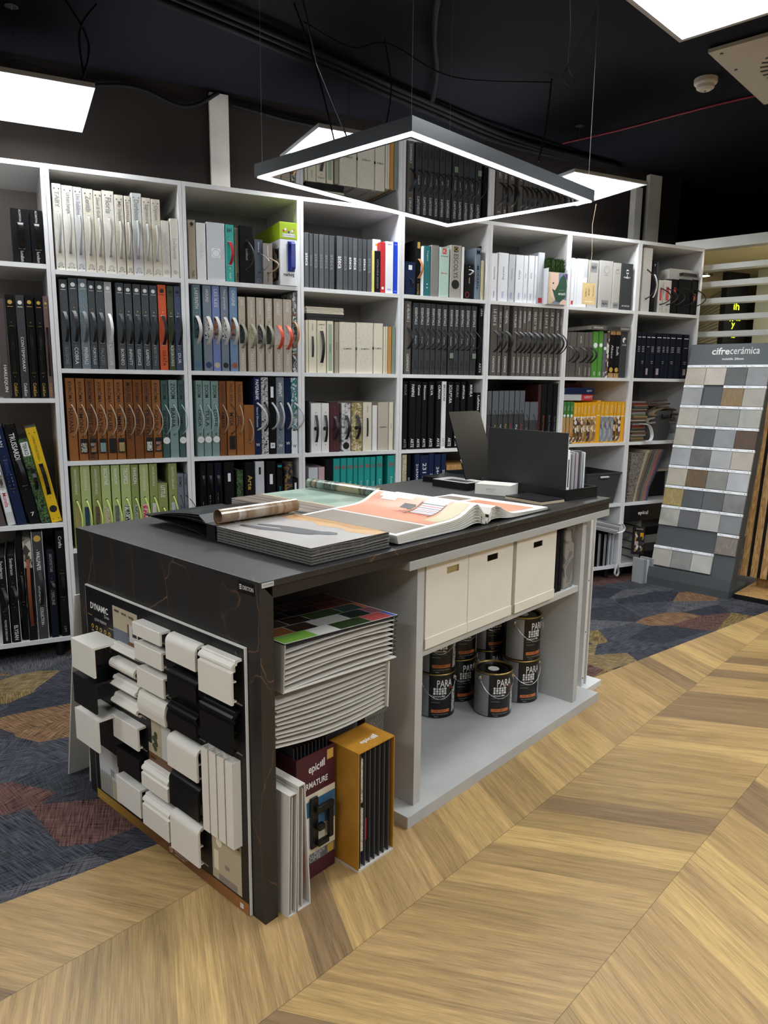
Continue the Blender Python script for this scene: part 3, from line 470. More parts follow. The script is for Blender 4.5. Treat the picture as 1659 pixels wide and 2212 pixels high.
('C2',1.3871,1.4222,1.4654,0.012,'navy','narrower navy book, white rope',{'tx':[('W',0.84,0.88,0.7,'txw','h',0)],'cord':('rope_white',0.33,0.67,0.04,0.012,0.006)}),
('C2',1.4255,1.4651,1.4659,0.012,'p_palm','white and blue palm-leaf book, rope',{'tx':[('FEATHERS',0.42,0.6,0.35,'txg','d',0),('W',0.88,0.92,0.6,'txb','h',0)],'patch':[('white_p',0.7,1.0,1.0)],'cord':('rope_white',0.33,0.68,0.05,0.04,0.006)}),
('C3',0.895,0.9265,0.9968,0.012,'black_cloth','black book, white title, black strap',{'tx':[('CRAFTED',0.5,0.75,0.4,'txw','d',0)],'strap':('black_gloss',0.17,0.6,0.01,0.02,0.004)}),
('C3',0.9325,0.9681,0.9953,0.012,'black_cloth','black book, larger white title, black strap',{'tx':[('UNIVERSE',0.4,0.72,0.4,'txw','d',0)],'strap':('black_gloss',0.17,0.6,0.01,0.02,0.004)}),
('C3',0.9742,1.0139,0.9951,0.012,'navy_dk','dark navy book, black strap',{'tx':[('URBAN CLASSICS',0.4,0.78,0.35,'txl','d',0)],'strap':('black_gloss',0.17,0.6,0.01,0.02,0.004)}),
('C3',1.0271,1.0835,0.9966,0.012,'black_cloth','wide black box with white plate',{'patch':[('white_p',0.15,0.26,0.3)],'strap':('black_gloss',0.6,1,0.02,0.025,0.004)}),
('C3',1.098,1.1349,0.9478,0.012,'p_jungle','short jungle-print book, black strap',{'strap':('black_gloss',0.6,1,0.03,0.025,0.02)}),
('C3',1.1478,1.2018,0.992,0.012,'black_cloth','black book, gold script',{'tx':[('Arte',0.18,0.38,0.5,'gold','d',0)],'strap':('black_gloss',0.65,1,0.03,0.025,0.02)}),
('C3',1.2059,1.2597,0.9937,0.012,'grey_lt','pale grey book, black plate',{'patch':[('black_p',0.08,0.18,0.25)],'strap':('black_gloss',0.65,1,0.03,0.025,0.02)}),
('C3',1.2727,1.3273,0.9928,0.012,'black_cloth','wide black book, white plate',{'patch':[('white_p',0.18,0.32,0.35)],'strap':('black_gloss',0.62,1,0.03,0.025,0.02)}),
('C3',1.3354,1.3684,0.9797,0.012,'black_cloth','black book, turquoise outline label',{'tx':[('JULIE BOHEME',0.3,0.62,0.35,'txt','d',0)],'patch':[('turq',0.03,0.06,0.8)]}),
('C3',1.3826,1.431,0.9848,0.012,'p_marble','navy and gold marbled book, strap',{'strap':('white_leather',0.6,1,0.03,0.02,0.02)}),
('C3',1.4316,1.4654,0.8851,0.012,'black_cloth','short black box with white plate',{'patch':[('white_p',0.08,0.35,0.4)]}),
('D0',1.513,1.539,2.2637,0.012,'dk_gloss2','dark grey catalogue, bold white lettering',{'tx':[('ateca',0.37,0.6,0.6,'txw','d',0)],'slab':1}),
('D0',1.5414,1.5642,2.2605,0.012,'dk_gloss','dark grey catalogue, pale lettering',{'tx':[('ateca',0.33,0.66,0.6,'txl2','d',0)],'slab':1}),
('D0',1.5674,1.597,2.2604,0.012,'dk_gloss','dark grey catalogue, pale lettering',{'tx':[('ateca',0.33,0.66,0.6,'txl2','d',0)],'slab':1}),
('D0',1.6003,1.63,2.2613,0.012,'dk_gloss2','dark grey catalogue, pale lettering',{'tx':[('ateca',0.33,0.66,0.6,'txl2','d',0)],'slab':1}),
('D0',1.6317,1.6599,2.2605,0.012,'dk_gloss','dark grey catalogue, pale lettering',{'tx':[('ateca',0.33,0.66,0.6,'txl2','d',0)],'slab':1}),
('D0',1.6624,1.6942,2.2606,0.012,'dk_gloss','dark grey catalogue, pale lettering',{'tx':[('ateca',0.33,0.66,0.6,'txl2','d',0)],'slab':1}),
('D0',1.7085,1.7466,2.2622,0.012,'dk_gloss2','dark grey catalogue, bold white lettering',{'tx':[('ateca',0.37,0.6,0.6,'txw','d',0)],'slab':1}),
('D0',1.7492,1.779,2.2627,0.012,'dk_gloss','dark grey catalogue, pale lettering',{'tx':[('ateca',0.33,0.66,0.6,'txl2','d',0)],'slab':1}),
('D0',1.7816,1.8073,2.261,0.012,'dk_gloss','dark grey catalogue, bold white lettering',{'tx':[('ateca',0.37,0.6,0.6,'txw','d',0)],'slab':1}),
('D0',1.809,1.8392,2.2608,0.012,'dk_gloss2','dark grey catalogue, bold white lettering',{'tx':[('ateca',0.37,0.6,0.6,'txw','d',0)],'slab':1}),
('D0',1.8419,1.8696,2.2592,0.012,'dk_gloss','dark grey catalogue, pale lettering',{'tx':[('ateca',0.33,0.66,0.6,'txl2','d',0)],'slab':1}),
('D0',1.8723,1.8976,2.2603,0.012,'dk_gloss','dark grey catalogue, bold white lettering',{'tx':[('ateca',0.37,0.6,0.6,'txw','d',0)],'slab':1}),
('D0',1.902,1.9337,2.2611,0.012,'dk_gloss2','dark grey catalogue, pale lettering',{'tx':[('ateca',0.33,0.66,0.6,'txl2','d',0)],'slab':1}),
('D0',1.9289,1.9493,2.2044,0.012,'yellow_pale','thin pale-yellow catalogue',{'slab':1}),
('D0',1.9511,1.9877,2.2032,0.012,'black_cloth','short black catalogue',{'tx':[('CATALOGUE 2023/2024',0.2,0.9,0.3,'txg','d',0)],'slab':1}),
('D0',1.9888,2.0184,2.2559,0.012,'red','red catalogue, small white marks',{'patch':[('white_p',0.88,0.93,0.5)],'slab':1}),
('D0',2.0202,2.0725,2.2621,0.012,'white_p','wide white catalogue, blue print',{'tx':[('SANICA',0.04,0.07,0.5,'blue','h',0),('KABINE',0.9,0.95,0.5,'blue','h',0)],'slab':1}),
('D0',2.0744,2.1081,2.2638,0.012,'blue','bright blue catalogue',{'tx':[('SANICA',0.04,0.07,0.7,'txw','h',0),('KABINE',0.93,0.97,0.6,'txw','h',0)],'slab':1}),
('D0',1.9584,2.0123,2.2767,0.06,'white_p','white catalogue behind the yellow one',{'patch':[('yellow',0.08,0.12,0.35)],'slab':1,'dep':0.28}),
('D1',1.5221,1.5346,1.7907,0.02,'cream','thin cream folder at left end',{}),
('D1',1.5371,1.5871,1.7923,0.02,'cream','cream box with dark slot handle',{'tx':[('GLAMORA',0.07,0.2,0.25,'txd','d',0)],'strap':('black_leather',0.31,0.7,0.006,0.014,0.0)}),
('D1',1.5888,1.6462,1.791,0.02,'cream','cream box, large black strap',{'tx':[('GLAMORA',0.06,0.09,0.7,'txd','h',0)],'strap':('black_leather',0.2,0.8,0.02,0.022,0.006)}),
('D1',1.6504,1.6914,1.7912,0.02,'cream','cream folder with sage spine',{'patch':[('sage',0.06,0.96,0.6)],'tx':[('GLAMORA',0.44,0.6,0.25,'txd','d',0)]}),
('D1',1.6991,1.725,1.7877,0.02,'beige','narrow beige folder',{'tx':[('GLAMORA',0.4,0.55,0.3,'txd','d',0)]}),
('D1',1.7276,1.835,1.7892,0.02,'cream_sp','wide speckled cream box',{'tx':[('GLAMORA',0.5,0.53,0.5,'txd','h',0)]}),
('D1',1.8385,1.9484,1.7919,0.02,'cream_sp','second wide speckled cream box',{'tx':[('GLAMORA',0.5,0.53,0.5,'txd','h',0)],'patch':[('black_p',0.49,0.54,0.1,-0.52)]}),
('D1',1.9511,2.0148,1.7919,0.02,'cream2','plain cream box',{'tx':[('GLAMORA',0.48,0.51,0.7,'txd','h',0)],'patch':[('black_p',0.47,0.52,0.18,-0.55)]}),
('D1',2.0178,2.0306,1.7754,0.02,'cream','thin cream folder by ochre ones',{}),
('D1',2.0315,2.0444,1.776,0.02,'cream2','thin ivory folder by ochre ones',{}),
('D1',2.0463,2.0722,1.7753,0.02,'ochre','ochre folder',{}),
('D1',2.074,2.1,1.7749,0.02,'sage_gr','grey-green folder at right end',{}),
('D2',1.5254,1.5381,1.3341,0.02,'black_cloth','thin black folder at left end',{}),
('D2',1.549,1.6148,1.3206,0.02,'white_b','white binder, black riveted strap',{'strap':('black_leather',0.25,0.78,0.03,0.02,-0.004),'knob':0.51,'round':1}),
('D2',1.6165,1.6641,1.3204,0.02,'white_b','narrower white binder, black strap',{'strap':('black_leather',0.25,0.78,0.03,0.02,-0.004),'knob':0.51}),
('D2',1.6667,1.7306,1.3203,0.02,'maroon','maroon box binder, black strap',{'strap':('black_leather',0.27,0.75,0.035,0.022,0.01),'knob':0.51,'dots':1}),
('D2',1.7438,1.8034,1.3225,0.02,'p_whitemarble','white marbled binder, black strap',{'strap':('black_leather',0.26,0.74,0.03,0.022,0.008),'disc':('black_p',0.88)}),
('D2',1.8078,1.8799,1.3223,0.02,'p_leaf','leaf-patterned binder, black strap',{'strap':('black_leather',0.26,0.74,0.03,0.024,0.008),'knob':0.51}),
('D2',1.8844,1.9438,1.3255,0.02,'cream2','beige box with dark slot',{'tx':[('GLAMORA',0.07,0.2,0.2,'txd','d',0)],'strap':('black_leather',0.32,0.7,0.005,0.012,0)}),
('D2',1.9486,1.9809,1.3073,0.02,'white_b','thin white folder between beige boxes',{}),
('D2',1.9854,2.0572,1.3261,0.02,'cream3','wide beige-grey box',{'tx':[('GLAMORA',0.5,0.53,0.6,'txd','h',0)]}),
('D2',2.0601,2.0912,1.326,0.02,'cream2','narrow ivory folder at right end',{'tx':[('GLAMORA',0.43,0.56,0.2,'txd','d',0)]}),
('D3',1.5281,1.5885,0.9449,0.012,'pinkgrey','grey-pink box book, grey cord',{'patch':[('grey_lt',0,0.25,1)],'cord':('cord_steel',0.2,0.7,0.02,0.01,0.003)}),
('D3',1.5911,1.6321,0.9452,0.012,'pink','pink book, grey lower half',{'patch':[('pinkgrey',0.4,0.75,1)],'tx':[('ART',0.5,0.7,0.4,'txw','d',0)]}),
('D3',1.6366,1.6832,0.9915,0.012,'black_cloth','black book with big pale letters',{'tx':[('BRAZIL',0.25,0.7,0.5,'txw','d',0)]}),
('D3',1.6876,1.7311,0.9922,0.012,'turq','turquoise book, red strap',{'tx':[('EH',0.1,0.16,0.6,'red','h',0),('Eyes & House',0.28,0.66,0.35,'txw','d',0)],'strap':('red_leather',0.68,1.0,0.035,0.02,0.012)}),
('D3',1.7355,1.774,0.993,0.012,'turq','turquoise book, red strap',{'tx':[('EH',0.1,0.16,0.6,'red','h',0),('Eyes & House',0.28,0.66,0.35,'txw','d',0)],'strap':('red_leather',0.68,1.0,0.035,0.02,0.012)}),
('D3',1.7767,1.8165,0.9932,0.012,'turq','turquoise book, red strap',{'tx':[('EH',0.1,0.16,0.6,'red','h',0),('Eyes & House',0.28,0.66,0.35,'txw','d',0)],'strap':('red_leather',0.68,1.0,0.035,0.02,0.012)}),
('D3',1.8192,1.8483,0.9935,0.012,'turq','turquoise book, red strap',{'tx':[('EH',0.1,0.16,0.6,'red','h',0),('Eyes & House',0.28,0.66,0.35,'txw','d',0)],'strap':('red_leather',0.68,1.0,0.035,0.02,0.012)}),
('D3',1.851,1.8904,0.9947,0.012,'turq','turquoise book, red strap',{'tx':[('EH',0.1,0.16,0.6,'red','h',0),('Eyes & House',0.28,0.66,0.35,'txw','d',0)],'strap':('red_leather',0.68,1.0,0.035,0.02,0.012)}),
('D3',1.8923,1.932,0.9949,0.012,'turq','turquoise book, red strap',{'tx':[('EH',0.1,0.16,0.6,'red','h',0),('Eyes & House',0.28,0.66,0.35,'txw','d',0)],'strap':('red_leather',0.68,1.0,0.035,0.02,0.012)}),
('D3',1.9339,1.9683,0.9944,0.012,'turq','turquoise book, red strap',{'tx':[('EH',0.1,0.16,0.6,'red','h',0),('Eyes & House',0.28,0.66,0.35,'txw','d',0)],'strap':('red_leather',0.68,1.0,0.035,0.02,0.012)}),
('D3',1.9758,2.0181,0.997,0.012,'turq','turquoise book, red strap',{'tx':[('EH',0.1,0.16,0.6,'red','h',0),('Eyes & House',0.28,0.66,0.35,'txw','d',0)],'strap':('red_leather',0.68,1.0,0.035,0.02,0.012)}),
('D3',2.0512,2.1037,0.9985,0.012,'turq','turquoise book, red strap, wide',{'tx':[('EH',0.1,0.16,0.6,'red','h',0),('Eyes & House',0.28,0.66,0.35,'txw','d',0)],'strap':('red_leather',0.68,1.0,0.035,0.02,0.012)}),
('E0',2.152,2.2247,2.1593,0.012,'navy','low navy box, square white label',{'patch':[('white_p',0.1,0.24,0.35)],'strap':('black_leather',0.5,0.8,0.02,0.015,0.01),'rec':0.0}),
('E0',2.2352,2.2742,2.2942,0.032,'black_cloth','tall black book, tan leather handle',{'tx':[('BONTÉE',0.78,0.98,0.3,'gold','d',0)],'patch':[('gold',0.04,0.15,0.5)],'strap':('tan_leather',0.34,0.68,0.03,0.02,0.014),'rec':0.02}),
('E0',2.2699,2.2812,2.2573,0.012,'white_p','thin white folder',{}),
('E0',2.2827,2.3281,2.26,0.012,'teal_deep','deep teal binder',{'tx':[('Kangaroo',0.1,0.3,0.3,'txw','d',0)],'patch':[('white_p',0.75,0.77,0.2),('white_p',0.82,0.84,0.2)]}),
('E0',2.3295,2.3868,2.269,0.012,'taupe_gr','taupe-grey binder, embossed letters',{'tx':[('TEXTURAWOOD',0.1,0.85,0.4,'txg','d',0)]}),
('E0',2.3894,2.4607,2.2622,0.012,'mint','pale mint box, red square mark',{'patch':[('redk',0.02,0.13,0.4)],'tx':[('K',0.04,0.11,0.25,'txw','h',0),('kronred',0.16,0.19,0.7,'txd','h',0),('Melaminska',0.5,0.53,0.6,'red','h',0)]}),
('E0',2.4681,2.5474,2.2822,0.012,'taupe_lt','grey-beige box, black round hole',{'patch':[('black_p',0.03,0.13,0.4)],'tx':[('Q',0.04,0.12,0.35,'gold','h',0),('ESCOLYS',0.17,0.62,0.4,'txd','d',0)],'disc':('black_p',0.74)}),
('E0',2.5494,2.5692,2.2771,0.012,'white_b','thin white-grey folder',{}),
('E0',2.577,2.6414,2.1776,0.012,'black_cloth','black box, red ring mark',{'ring':1,'tx':[('MIXTURE',0.4,0.55,0.2,'txw','d',0)],'strap':('white_leather',0.16,0.3,0.04,0.016,0.0)}),
('E0',2.6512,2.6926,2.2805,0.012,'greyblue','grey-blue binder, vertical navy letters',{'tx':[('-MODERN-',0.3,0.83,0.45,'navy','d',0),('M',0.03,0.13,0.6,'navy','h',0)]}),
('E0',2.6957,2.7178,2.2082,0.012,'cream','thin cream folder at right end',{'patch':[('yellow_pale',0.1,0.9,0.4)]}),
('E0',2.7455,2.7671,2.3047,0.072,'black_cloth','tall thin black folder at right end',{'rec':0.06}),
('E1',2.1563,2.2019,1.931,0.012,'taupe_dk','taupe book, black strap',{'tx':[('LE VELOURS 2',0.04,0.28,0.4,'txw','d',0),('CASAMANCE',0.72,0.96,0.35,'txw','d',0)],'strap':('black_leather',0.36,0.65,0.04,0.02,0.014)}),
('E1',2.2126,2.2549,1.9245,0.012,'charc2','charcoal cloth book, black cord',{'tx':[('ESSENTIALS',0.07,0.3,0.4,'txw','d',0),('Elegant',0.45,0.58,0.3,'txl','d',0),('ARTE',0.8,0.93,0.45,'txb','d',0)],'cord':('cord_black',0.36,0.64,0.04,0.016,0.003),'tag':0}),
('E1',2.2565,2.2961,1.9256,0.012,'charc2','charcoal cloth book, black cord',{'tx':[('ESSENTIALS',0.07,0.3,0.4,'txw','d',0),('Kayra',0.45,0.58,0.3,'txl','d',0),('ARTE',0.8,0.93,0.45,'txb','d',0)],'cord':('cord_black',0.36,0.64,0.04,0.016,0.003),'tag':0}),
('E1',2.2969,2.3369,1.9246,0.012,'charc2','charcoal cloth book, black cord',{'tx':[('ESSENTIALS',0.07,0.3,0.4,'txw','d',0),('Cavalier',0.45,0.58,0.3,'txl','d',0),('ARTE',0.8,0.93,0.45,'txb','d',0)],'cord':('cord_black',0.36,0.64,0.04,0.03,0.003),'tag':0}),
('E1',2.3385,2.3741,1.9249,0.012,'charc2','charcoal cloth book, black cord',{'tx':[('ESSENTIALS',0.07,0.3,0.4,'txw','d',0),('Alpine',0.45,0.58,0.3,'txl','d',0),('ARTE',0.8,0.93,0.45,'txb','d',0)],'cord':('cord_black',0.36,0.64,0.04,0.03,0.003),'tag':0}),
('E1',2.3773,2.4163,1.9239,0.012,'charc2','charcoal cloth book, black cord',{'tx':[('ESSENTIALS',0.07,0.3,0.4,'txw','d',0),('Mi',0.45,0.58,0.3,'txl','d',0),('ARTE',0.8,0.93,0.45,'txb','d',0)],'cord':('cord_black',0.36,0.64,0.04,0.03,0.003),'tag':0}),
('E1',2.4187,2.4596,1.9236,0.012,'charc2','charcoal cloth book, black cord',{'tx':[('ESSENTIALS',0.07,0.3,0.4,'txw','d',0),('Cane',0.45,0.58,0.3,'txl','d',0),('ARTE',0.8,0.93,0.45,'txb','d',0)],'cord':('cord_black',0.36,0.64,0.04,0.014,0.003),'tag':0}),
('E1',2.4684,2.5057,1.9242,0.012,'charc2','charcoal cloth book, black cord, grey tag',{'tx':[('ESSENTIALS',0.07,0.3,0.4,'txw','d',0),('Modulance',0.45,0.58,0.3,'txl','d',0),('ARTE',0.8,0.93,0.45,'txb','d',0)],'cord':('cord_black',0.36,0.64,0.04,0.02,0.003),'tag':'t_grey2'}),
('E1',2.5073,2.5441,1.925,0.012,'charc2','charcoal cloth book, black cord',{'tx':[('ESSENTIALS',0.07,0.3,0.4,'txw','d',0),('Kasuri',0.45,0.58,0.3,'txl','d',0),('ARTE',0.8,0.93,0.45,'txb','d',0)],'cord':('cord_black',0.36,0.64,0.04,0.03,0.003),'tag':0}),
('E1',2.5474,2.5877,1.9253,0.012,'charc2','charcoal cloth book, black cord',{'tx':[('ESSENTIALS',0.07,0.3,0.4,'txw','d',0),('Les',0.45,0.58,0.3,'txl','d',0),('ARTE',0.8,0.93,0.45,'txb','d',0)],'cord':('cord_black',0.36,0.64,0.04,0.035,0.003),'tag':0}),
('E1',2.5886,2.6308,1.9263,0.012,'charc2','charcoal cloth book, black cord',{'tx':[('ESSENTIALS',0.07,0.3,0.4,'txw','d',0),('Mirage',0.45,0.58,0.3,'txl','d',0),('ARTE',0.8,0.93,0.45,'txb','d',0)],'cord':('cord_black',0.36,0.64,0.04,0.02,0.003),'tag':0}),
('E1',2.635,2.6776,1.9268,0.012,'charc2','charcoal cloth book, black cord, grey tag',{'tx':[('ESSENTIALS',0.07,0.3,0.4,'txw','d',0),('Washi Knots',0.45,0.58,0.3,'txl','d',0),('ARTE',0.8,0.93,0.45,'txb','d',0)],'cord':('cord_black',0.36,0.64,0.04,0.03,0.003),'tag':'t_grey2'}),
('E1',2.6922,2.7403,1.9348,0.012,'black_cloth','black book without handle',{'tx':[('LINN',0.05,0.15,0.4,'txw','d',0),('ARTE',0.82,0.96,0.4,'txw','d',0)]}),
('E2',2.1523,2.185,1.4539,0.012,'black_cloth','black book, pale lettering',{'tx':[('FOCUS',0.05,0.2,0.45,'txg','d',0),('ARTE',0.84,0.97,0.5,'txg','d',0)]}),
('E2',2.1979,2.244,1.4558,0.012,'black_cloth','black book, pale lettering',{'tx':[('PAMPAS',0.05,0.23,0.45,'txw','d',0),('ARTE',0.84,0.97,0.5,'txw','d',0)]}),
('E2',2.2464,2.2828,1.4516,0.012,'black_cloth','black book, pale lettering',{'tx':[('Cameo',0.05,0.2,0.45,'txw','d',0),('ARTE',0.84,0.97,0.5,'txw','d',0)]}),
('E2',2.2883,2.3242,1.45,0.012,'black_cloth','black book, pale lettering',{'tx':[('Monsoon',0.05,0.26,0.45,'txw','d',0),('ARTE',0.84,0.97,0.5,'txw','d',0)]}),
('E2',2.3352,2.3754,1.4525,0.012,'black_cloth','black book, pale lettering',{'tx':[('SELVA',0.05,0.2,0.45,'txw','d',0),('ARTE',0.84,0.97,0.5,'txw','d',0)]}),
('E2',2.3928,2.4286,1.4531,0.012,'black_cloth','black book, pale lettering',{'tx':[('CURIOSA',0.05,0.26,0.45,'txw','d',0),('ARTE',0.84,0.97,0.5,'txw','d',0)]}),
('E2',2.4302,2.4647,1.4555,0.012,'white_b','white book among black ones',{'tx':[('BROCHURE',0.05,0.29,0.45,'txb','d',0),('ARTE',0.84,0.97,0.5,'txg','d',0)]}),
('E2',2.4704,2.5173,1.4539,0.012,'black_cloth','black book, pale lettering',{'tx':[('SCULPTURA',0.05,0.32,0.45,'txw','d',0),('ARTE',0.84,0.97,0.5,'txw','d',0)]}),
('E2',2.5271,2.5639,1.4524,0.012,'black_cloth','black book, pale lettering',{'tx':[('FIGURA',0.05,0.23,0.45,'txg','d',0),('ARTE',0.84,0.97,0.5,'txw','d',0)]}),
('E2',2.5745,2.6091,1.4549,0.012,'black_cloth','black book, pale lettering',{'tx':[('ANTIGUA',0.05,0.26,0.45,'txw','d',0),('ARTE',0.84,0.97,0.5,'txw','d',0)]}),
('E2',2.6281,2.6698,1.4569,0.012,'black_cloth','black book, pale lettering',{'tx':[('MANILA',0.05,0.23,0.45,'txw','d',0),('ARTE',0.84,0.97,0.5,'txw','d',0)]}),
('E2',2.6893,2.7401,1.3865,0.012,'black_cloth','short black book',{'tx':[('Lullabies',0.05,0.32,0.45,'txw','d',0)]}),
('E3',2.1544,2.1877,0.9993,0.012,'p_beige','beige floral book',{'tx':[('FIELD',0.3,0.8,0.5,'txw','d',0)]}),
('E3',2.19,2.2149,0.9996,0.012,'black_cloth','narrow black book',{'tx':[('217 / NATURA',0.2,0.8,0.5,'txw','d',0)]}),
('E3',2.2438,2.28,1.0011,0.012,'navy','navy book, white number 216',{'tx':[('216/NACHURALINA',0.1,0.78,0.45,'txw','d',0)]}),
('E3',2.2833,2.3454,0.9924,0.012,'navy','navy book, white number 231',{'tx':[('231 / FOKUS',0.1,0.78,0.45,'txw','d',0)]}),
('E3',2.3467,2.3853,1.0025,0.012,'navy','navy book, white number 242',{'tx':[('242/STYL',0.1,0.78,0.45,'txw','d',0)]}),
('E3',2.3895,2.4357,0.9947,0.012,'navy','navy book, white number 244',{'tx':[('244 / WOOD',0.1,0.78,0.45,'txw','d',0)]}),
('E3',2.4397,2.4748,0.996,0.012,'navy','navy book, white number 228',{'tx':[('228/FOR YOU',0.1,0.78,0.45,'txw','d',0)]}),
('F0',2.7737,2.821,2.2584,0.012,'white_p','white folder with small print',{'tx':[('concrete',0.28,0.55,0.22,'txb','d',0),('Dalco',0.8,0.93,0.25,'blue','d',0)]}),
('F0',2.8276,2.9058,2.2676,0.012,'white_p','wide white folder with small print',{'tx':[('mood of vogl',0.28,0.55,0.22,'txb','d',0),('Dalco',0.8,0.93,0.25,'blue','d',0)]}),
('F0',2.908,2.9575,2.2631,0.012,'grey_lt','grey-white folder with small print',{'tx':[('Total photo',0.28,0.55,0.22,'txb','d',0),('Dalco',0.8,0.93,0.25,'blue','d',0)]}),
('F0',2.9636,3.0266,2.2649,0.012,'white_p','wide white box folder with small print',{'tx':[('altura',0.28,0.55,0.22,'txb','d',0),('Dalco',0.8,0.93,0.25,'blue','d',0)]}),
('F0',3.0267,3.0615,2.2656,0.012,'white_p','white folder with small print',{'tx':[('base',0.3,0.55,0.22,'txb','d',0),('Dalco',0.8,0.93,0.25,'blue','d',0)]}),
('F0',3.065,3.1141,2.2694,0.012,'white_p','white folder with small print',{'tx':[('linea',0.3,0.55,0.22,'txb','d',0),('Dalco',0.8,0.93,0.25,'blue','d',0)]}),
('F0',3.1161,3.1382,2.2691,0.012,'white_p','thin white folder with small print',{'tx':[('linea',0.3,0.55,0.22,'txb','d',0),('Dalco',0.8,0.93,0.25,'blue','d',0)]}),
('F0',3.1568,3.2103,2.2991,0.032,'grey_lt','light-grey box, red square',{'patch':[('red',0.87,0.97,0.6)],'rec':0.02}),
('F1',2.7878,2.8401,1.9435,0.012,'taupe_dk','taupe book, curved black strap',{'tx':[('LE LIN 2',0.06,0.284,0.4,'txw','d',0),('CASAMANCE',0.72,0.95,0.35,'txw','d',0)],'strap':('black_leather',0.36,0.66,0.045,0.02,0.028),'rv2':1}),
('F1',2.8428,2.8726,1.9425,0.012,'taupe_dk','taupe book, curved black strap',{'tx':[('SELECT VII',0.06,0.34,0.4,'txw','d',0),('CASAMANCE',0.72,0.95,0.35,'txw','d',0)],'strap':('black_leather',0.36,0.66,0.045,0.02,0.028),'rv2':1}),
('F1',2.8838,2.9284,1.9424,0.012,'taupe_dk','taupe book, curved black strap',{'tx':[('VEGETAL',0.06,0.256,0.4,'txw','d',0),('CASAMANCE',0.72,0.95,0.35,'txw','d',0)],'strap':('black_leather',0.36,0.66,0.045,0.02,0.028),'rv2':1}),
('F1',2.9589,2.9937,1.9407,0.012,'taupe_dk','taupe book, curved black strap',{'tx':[("L'ATELIER",0.06,0.312,0.4,'txw','d',0),('CASAMANCE',0.72,0.95,0.35,'txw','d',0)],'strap':('black_leather',0.36,0.66,0.045,0.02,0.028),'rv2':1}),
('F1',2.9982,3.0332,1.9414,0.012,'taupe_dk','taupe book, curved black strap',{'tx':[('PEINTURES VEGETALES',0.06,0.3,0.4,'txw','d',0),('CASAMANCE',0.72,0.95,0.35,'txw','d',0)],'strap':('black_leather',0.36,0.66,0.045,0.02,0.028),'rv2':1}),
('F1',3.0359,3.0667,1.9419,0.012,'taupe_dk','taupe book, curved black strap',{'tx':[('ORPHEE',0.06,0.228,0.4,'txw','d',0),('CASAMANCE',0.72,0.95,0.35,'txw','d',0)],'strap':('black_leather',0.36,0.66,0.045,0.02,0.028),'rv2':1}),
('F1',3.0686,3.1085,1.9425,0.012,'taupe_dk','taupe book, curved black strap',{'tx':[('METAL',0.06,0.2,0.4,'txw','d',0),('CASAMANCE',0.72,0.95,0.35,'txw','d',0)],'strap':('black_leather',0.36,0.66,0.045,0.02,0.028),'rv2':1}),
('F1',3.1157,3.1605,1.9438,0.012,'taupe_dk','taupe book, curved black strap',{'tx':[('SELECT VI',0.06,0.312,0.4,'txw','d',0),('CASAMANCE',0.72,0.95,0.35,'txw','d',0)],'strap':('black_leather',0.36,0.66,0.045,0.02,0.028),'rv2':1}),
('F1',3.1623,3.2002,1.9447,0.012,'taupe_dk','taupe book, curved black strap',{'tx':[('GOUT DU BONHEUR',0.06,0.3,0.4,'txw','d',0),('CASAMANCE',0.72,0.95,0.35,'txw','d',0)],'strap':('black_leather',0.36,0.66,0.045,0.02,0.028),'rv2':1}),
('F1',3.2076,3.2549,1.9452,0.012,'taupe_dk','taupe book, curved black strap',{'tx':[('LE LIN 3',0.06,0.284,0.4,'txw','d',0),('CASAMANCE',0.72,0.95,0.35,'txw','d',0)],'strap':('black_leather',0.36,0.66,0.045,0.02,0.028),'rv2':1}),
('F1',3.2578,3.3037,1.9457,0.012,'taupe_dk','taupe book, curved black strap',{'tx':[('LE BOIS',0.06,0.256,0.4,'txw','d',0),('CASAMANCE',0.72,0.95,0.35,'txw','d',0)],'strap':('black_leather',0.36,0.66,0.045,0.02,0.028),'rv2':1}),
('F1',3.3103,3.3455,1.9468,0.012,'taupe_dk','taupe book, curved black strap',{'tx':[('PALMADORA',0.06,0.312,0.4,'txw','d',0),('CASAMANCE',0.72,0.95,0.35,'txw','d',0)],'strap':('black_leather',0.36,0.66,0.045,0.02,0.028),'rv2':1}),
('F1',3.3473,3.3753,1.9486,0.012,'taupe_dk','taupe book, curved black strap',{'tx':[('ALLIAGES',0.06,0.284,0.4,'txw','d',0),('CASAMANCE',0.72,0.95,0.35,'txw','d',0)],'strap':('black_leather',0.36,0.66,0.045,0.02,0.028),'rv2':1}),
('F2',2.7805,2.8123,1.3974,0.012,'charc2','grey and charcoal book, thin cord',{'patch':[('slate_gr',0,0.42,1)],'tx':[('Fresco',0.6,0.8,0.4,'red','d',0)],'cord':('cord_black',0.36,0.9,0.02,0.01,0.0018)}),
('F2',2.8183,2.8685,1.3976,0.012,'charc2','grey and charcoal book, thin cord',{'patch':[('slate_gr',0,0.42,1)],'tx':[('Angelic',0.6,0.8,0.4,'gold','d',0)],'cord':('cord_black',0.36,0.9,0.02,0.01,0.0018)}),
('F2',2.871,2.9094,1.3992,0.012,'charc2','grey and charcoal book, thin cord',{'patch':[('slate_gr',0,0.42,1)],'tx':[('Angelo Big Croco',0.6,0.8,0.4,'txw','d',0)],'cord':('cord_black',0.36,0.9,0.02,0.01,0.0018)}),
('F2',2.9121,2.9516,1.3994,0.012,'charc2','grey and charcoal book, thin cord',{'patch':[('slate_gr',0,0.42,1)],'tx':[('Fantaisie',0.6,0.8,0.4,'gold','d',0)],'cord':('cord_black',0.36,0.9,0.02,0.01,0.0018)}),
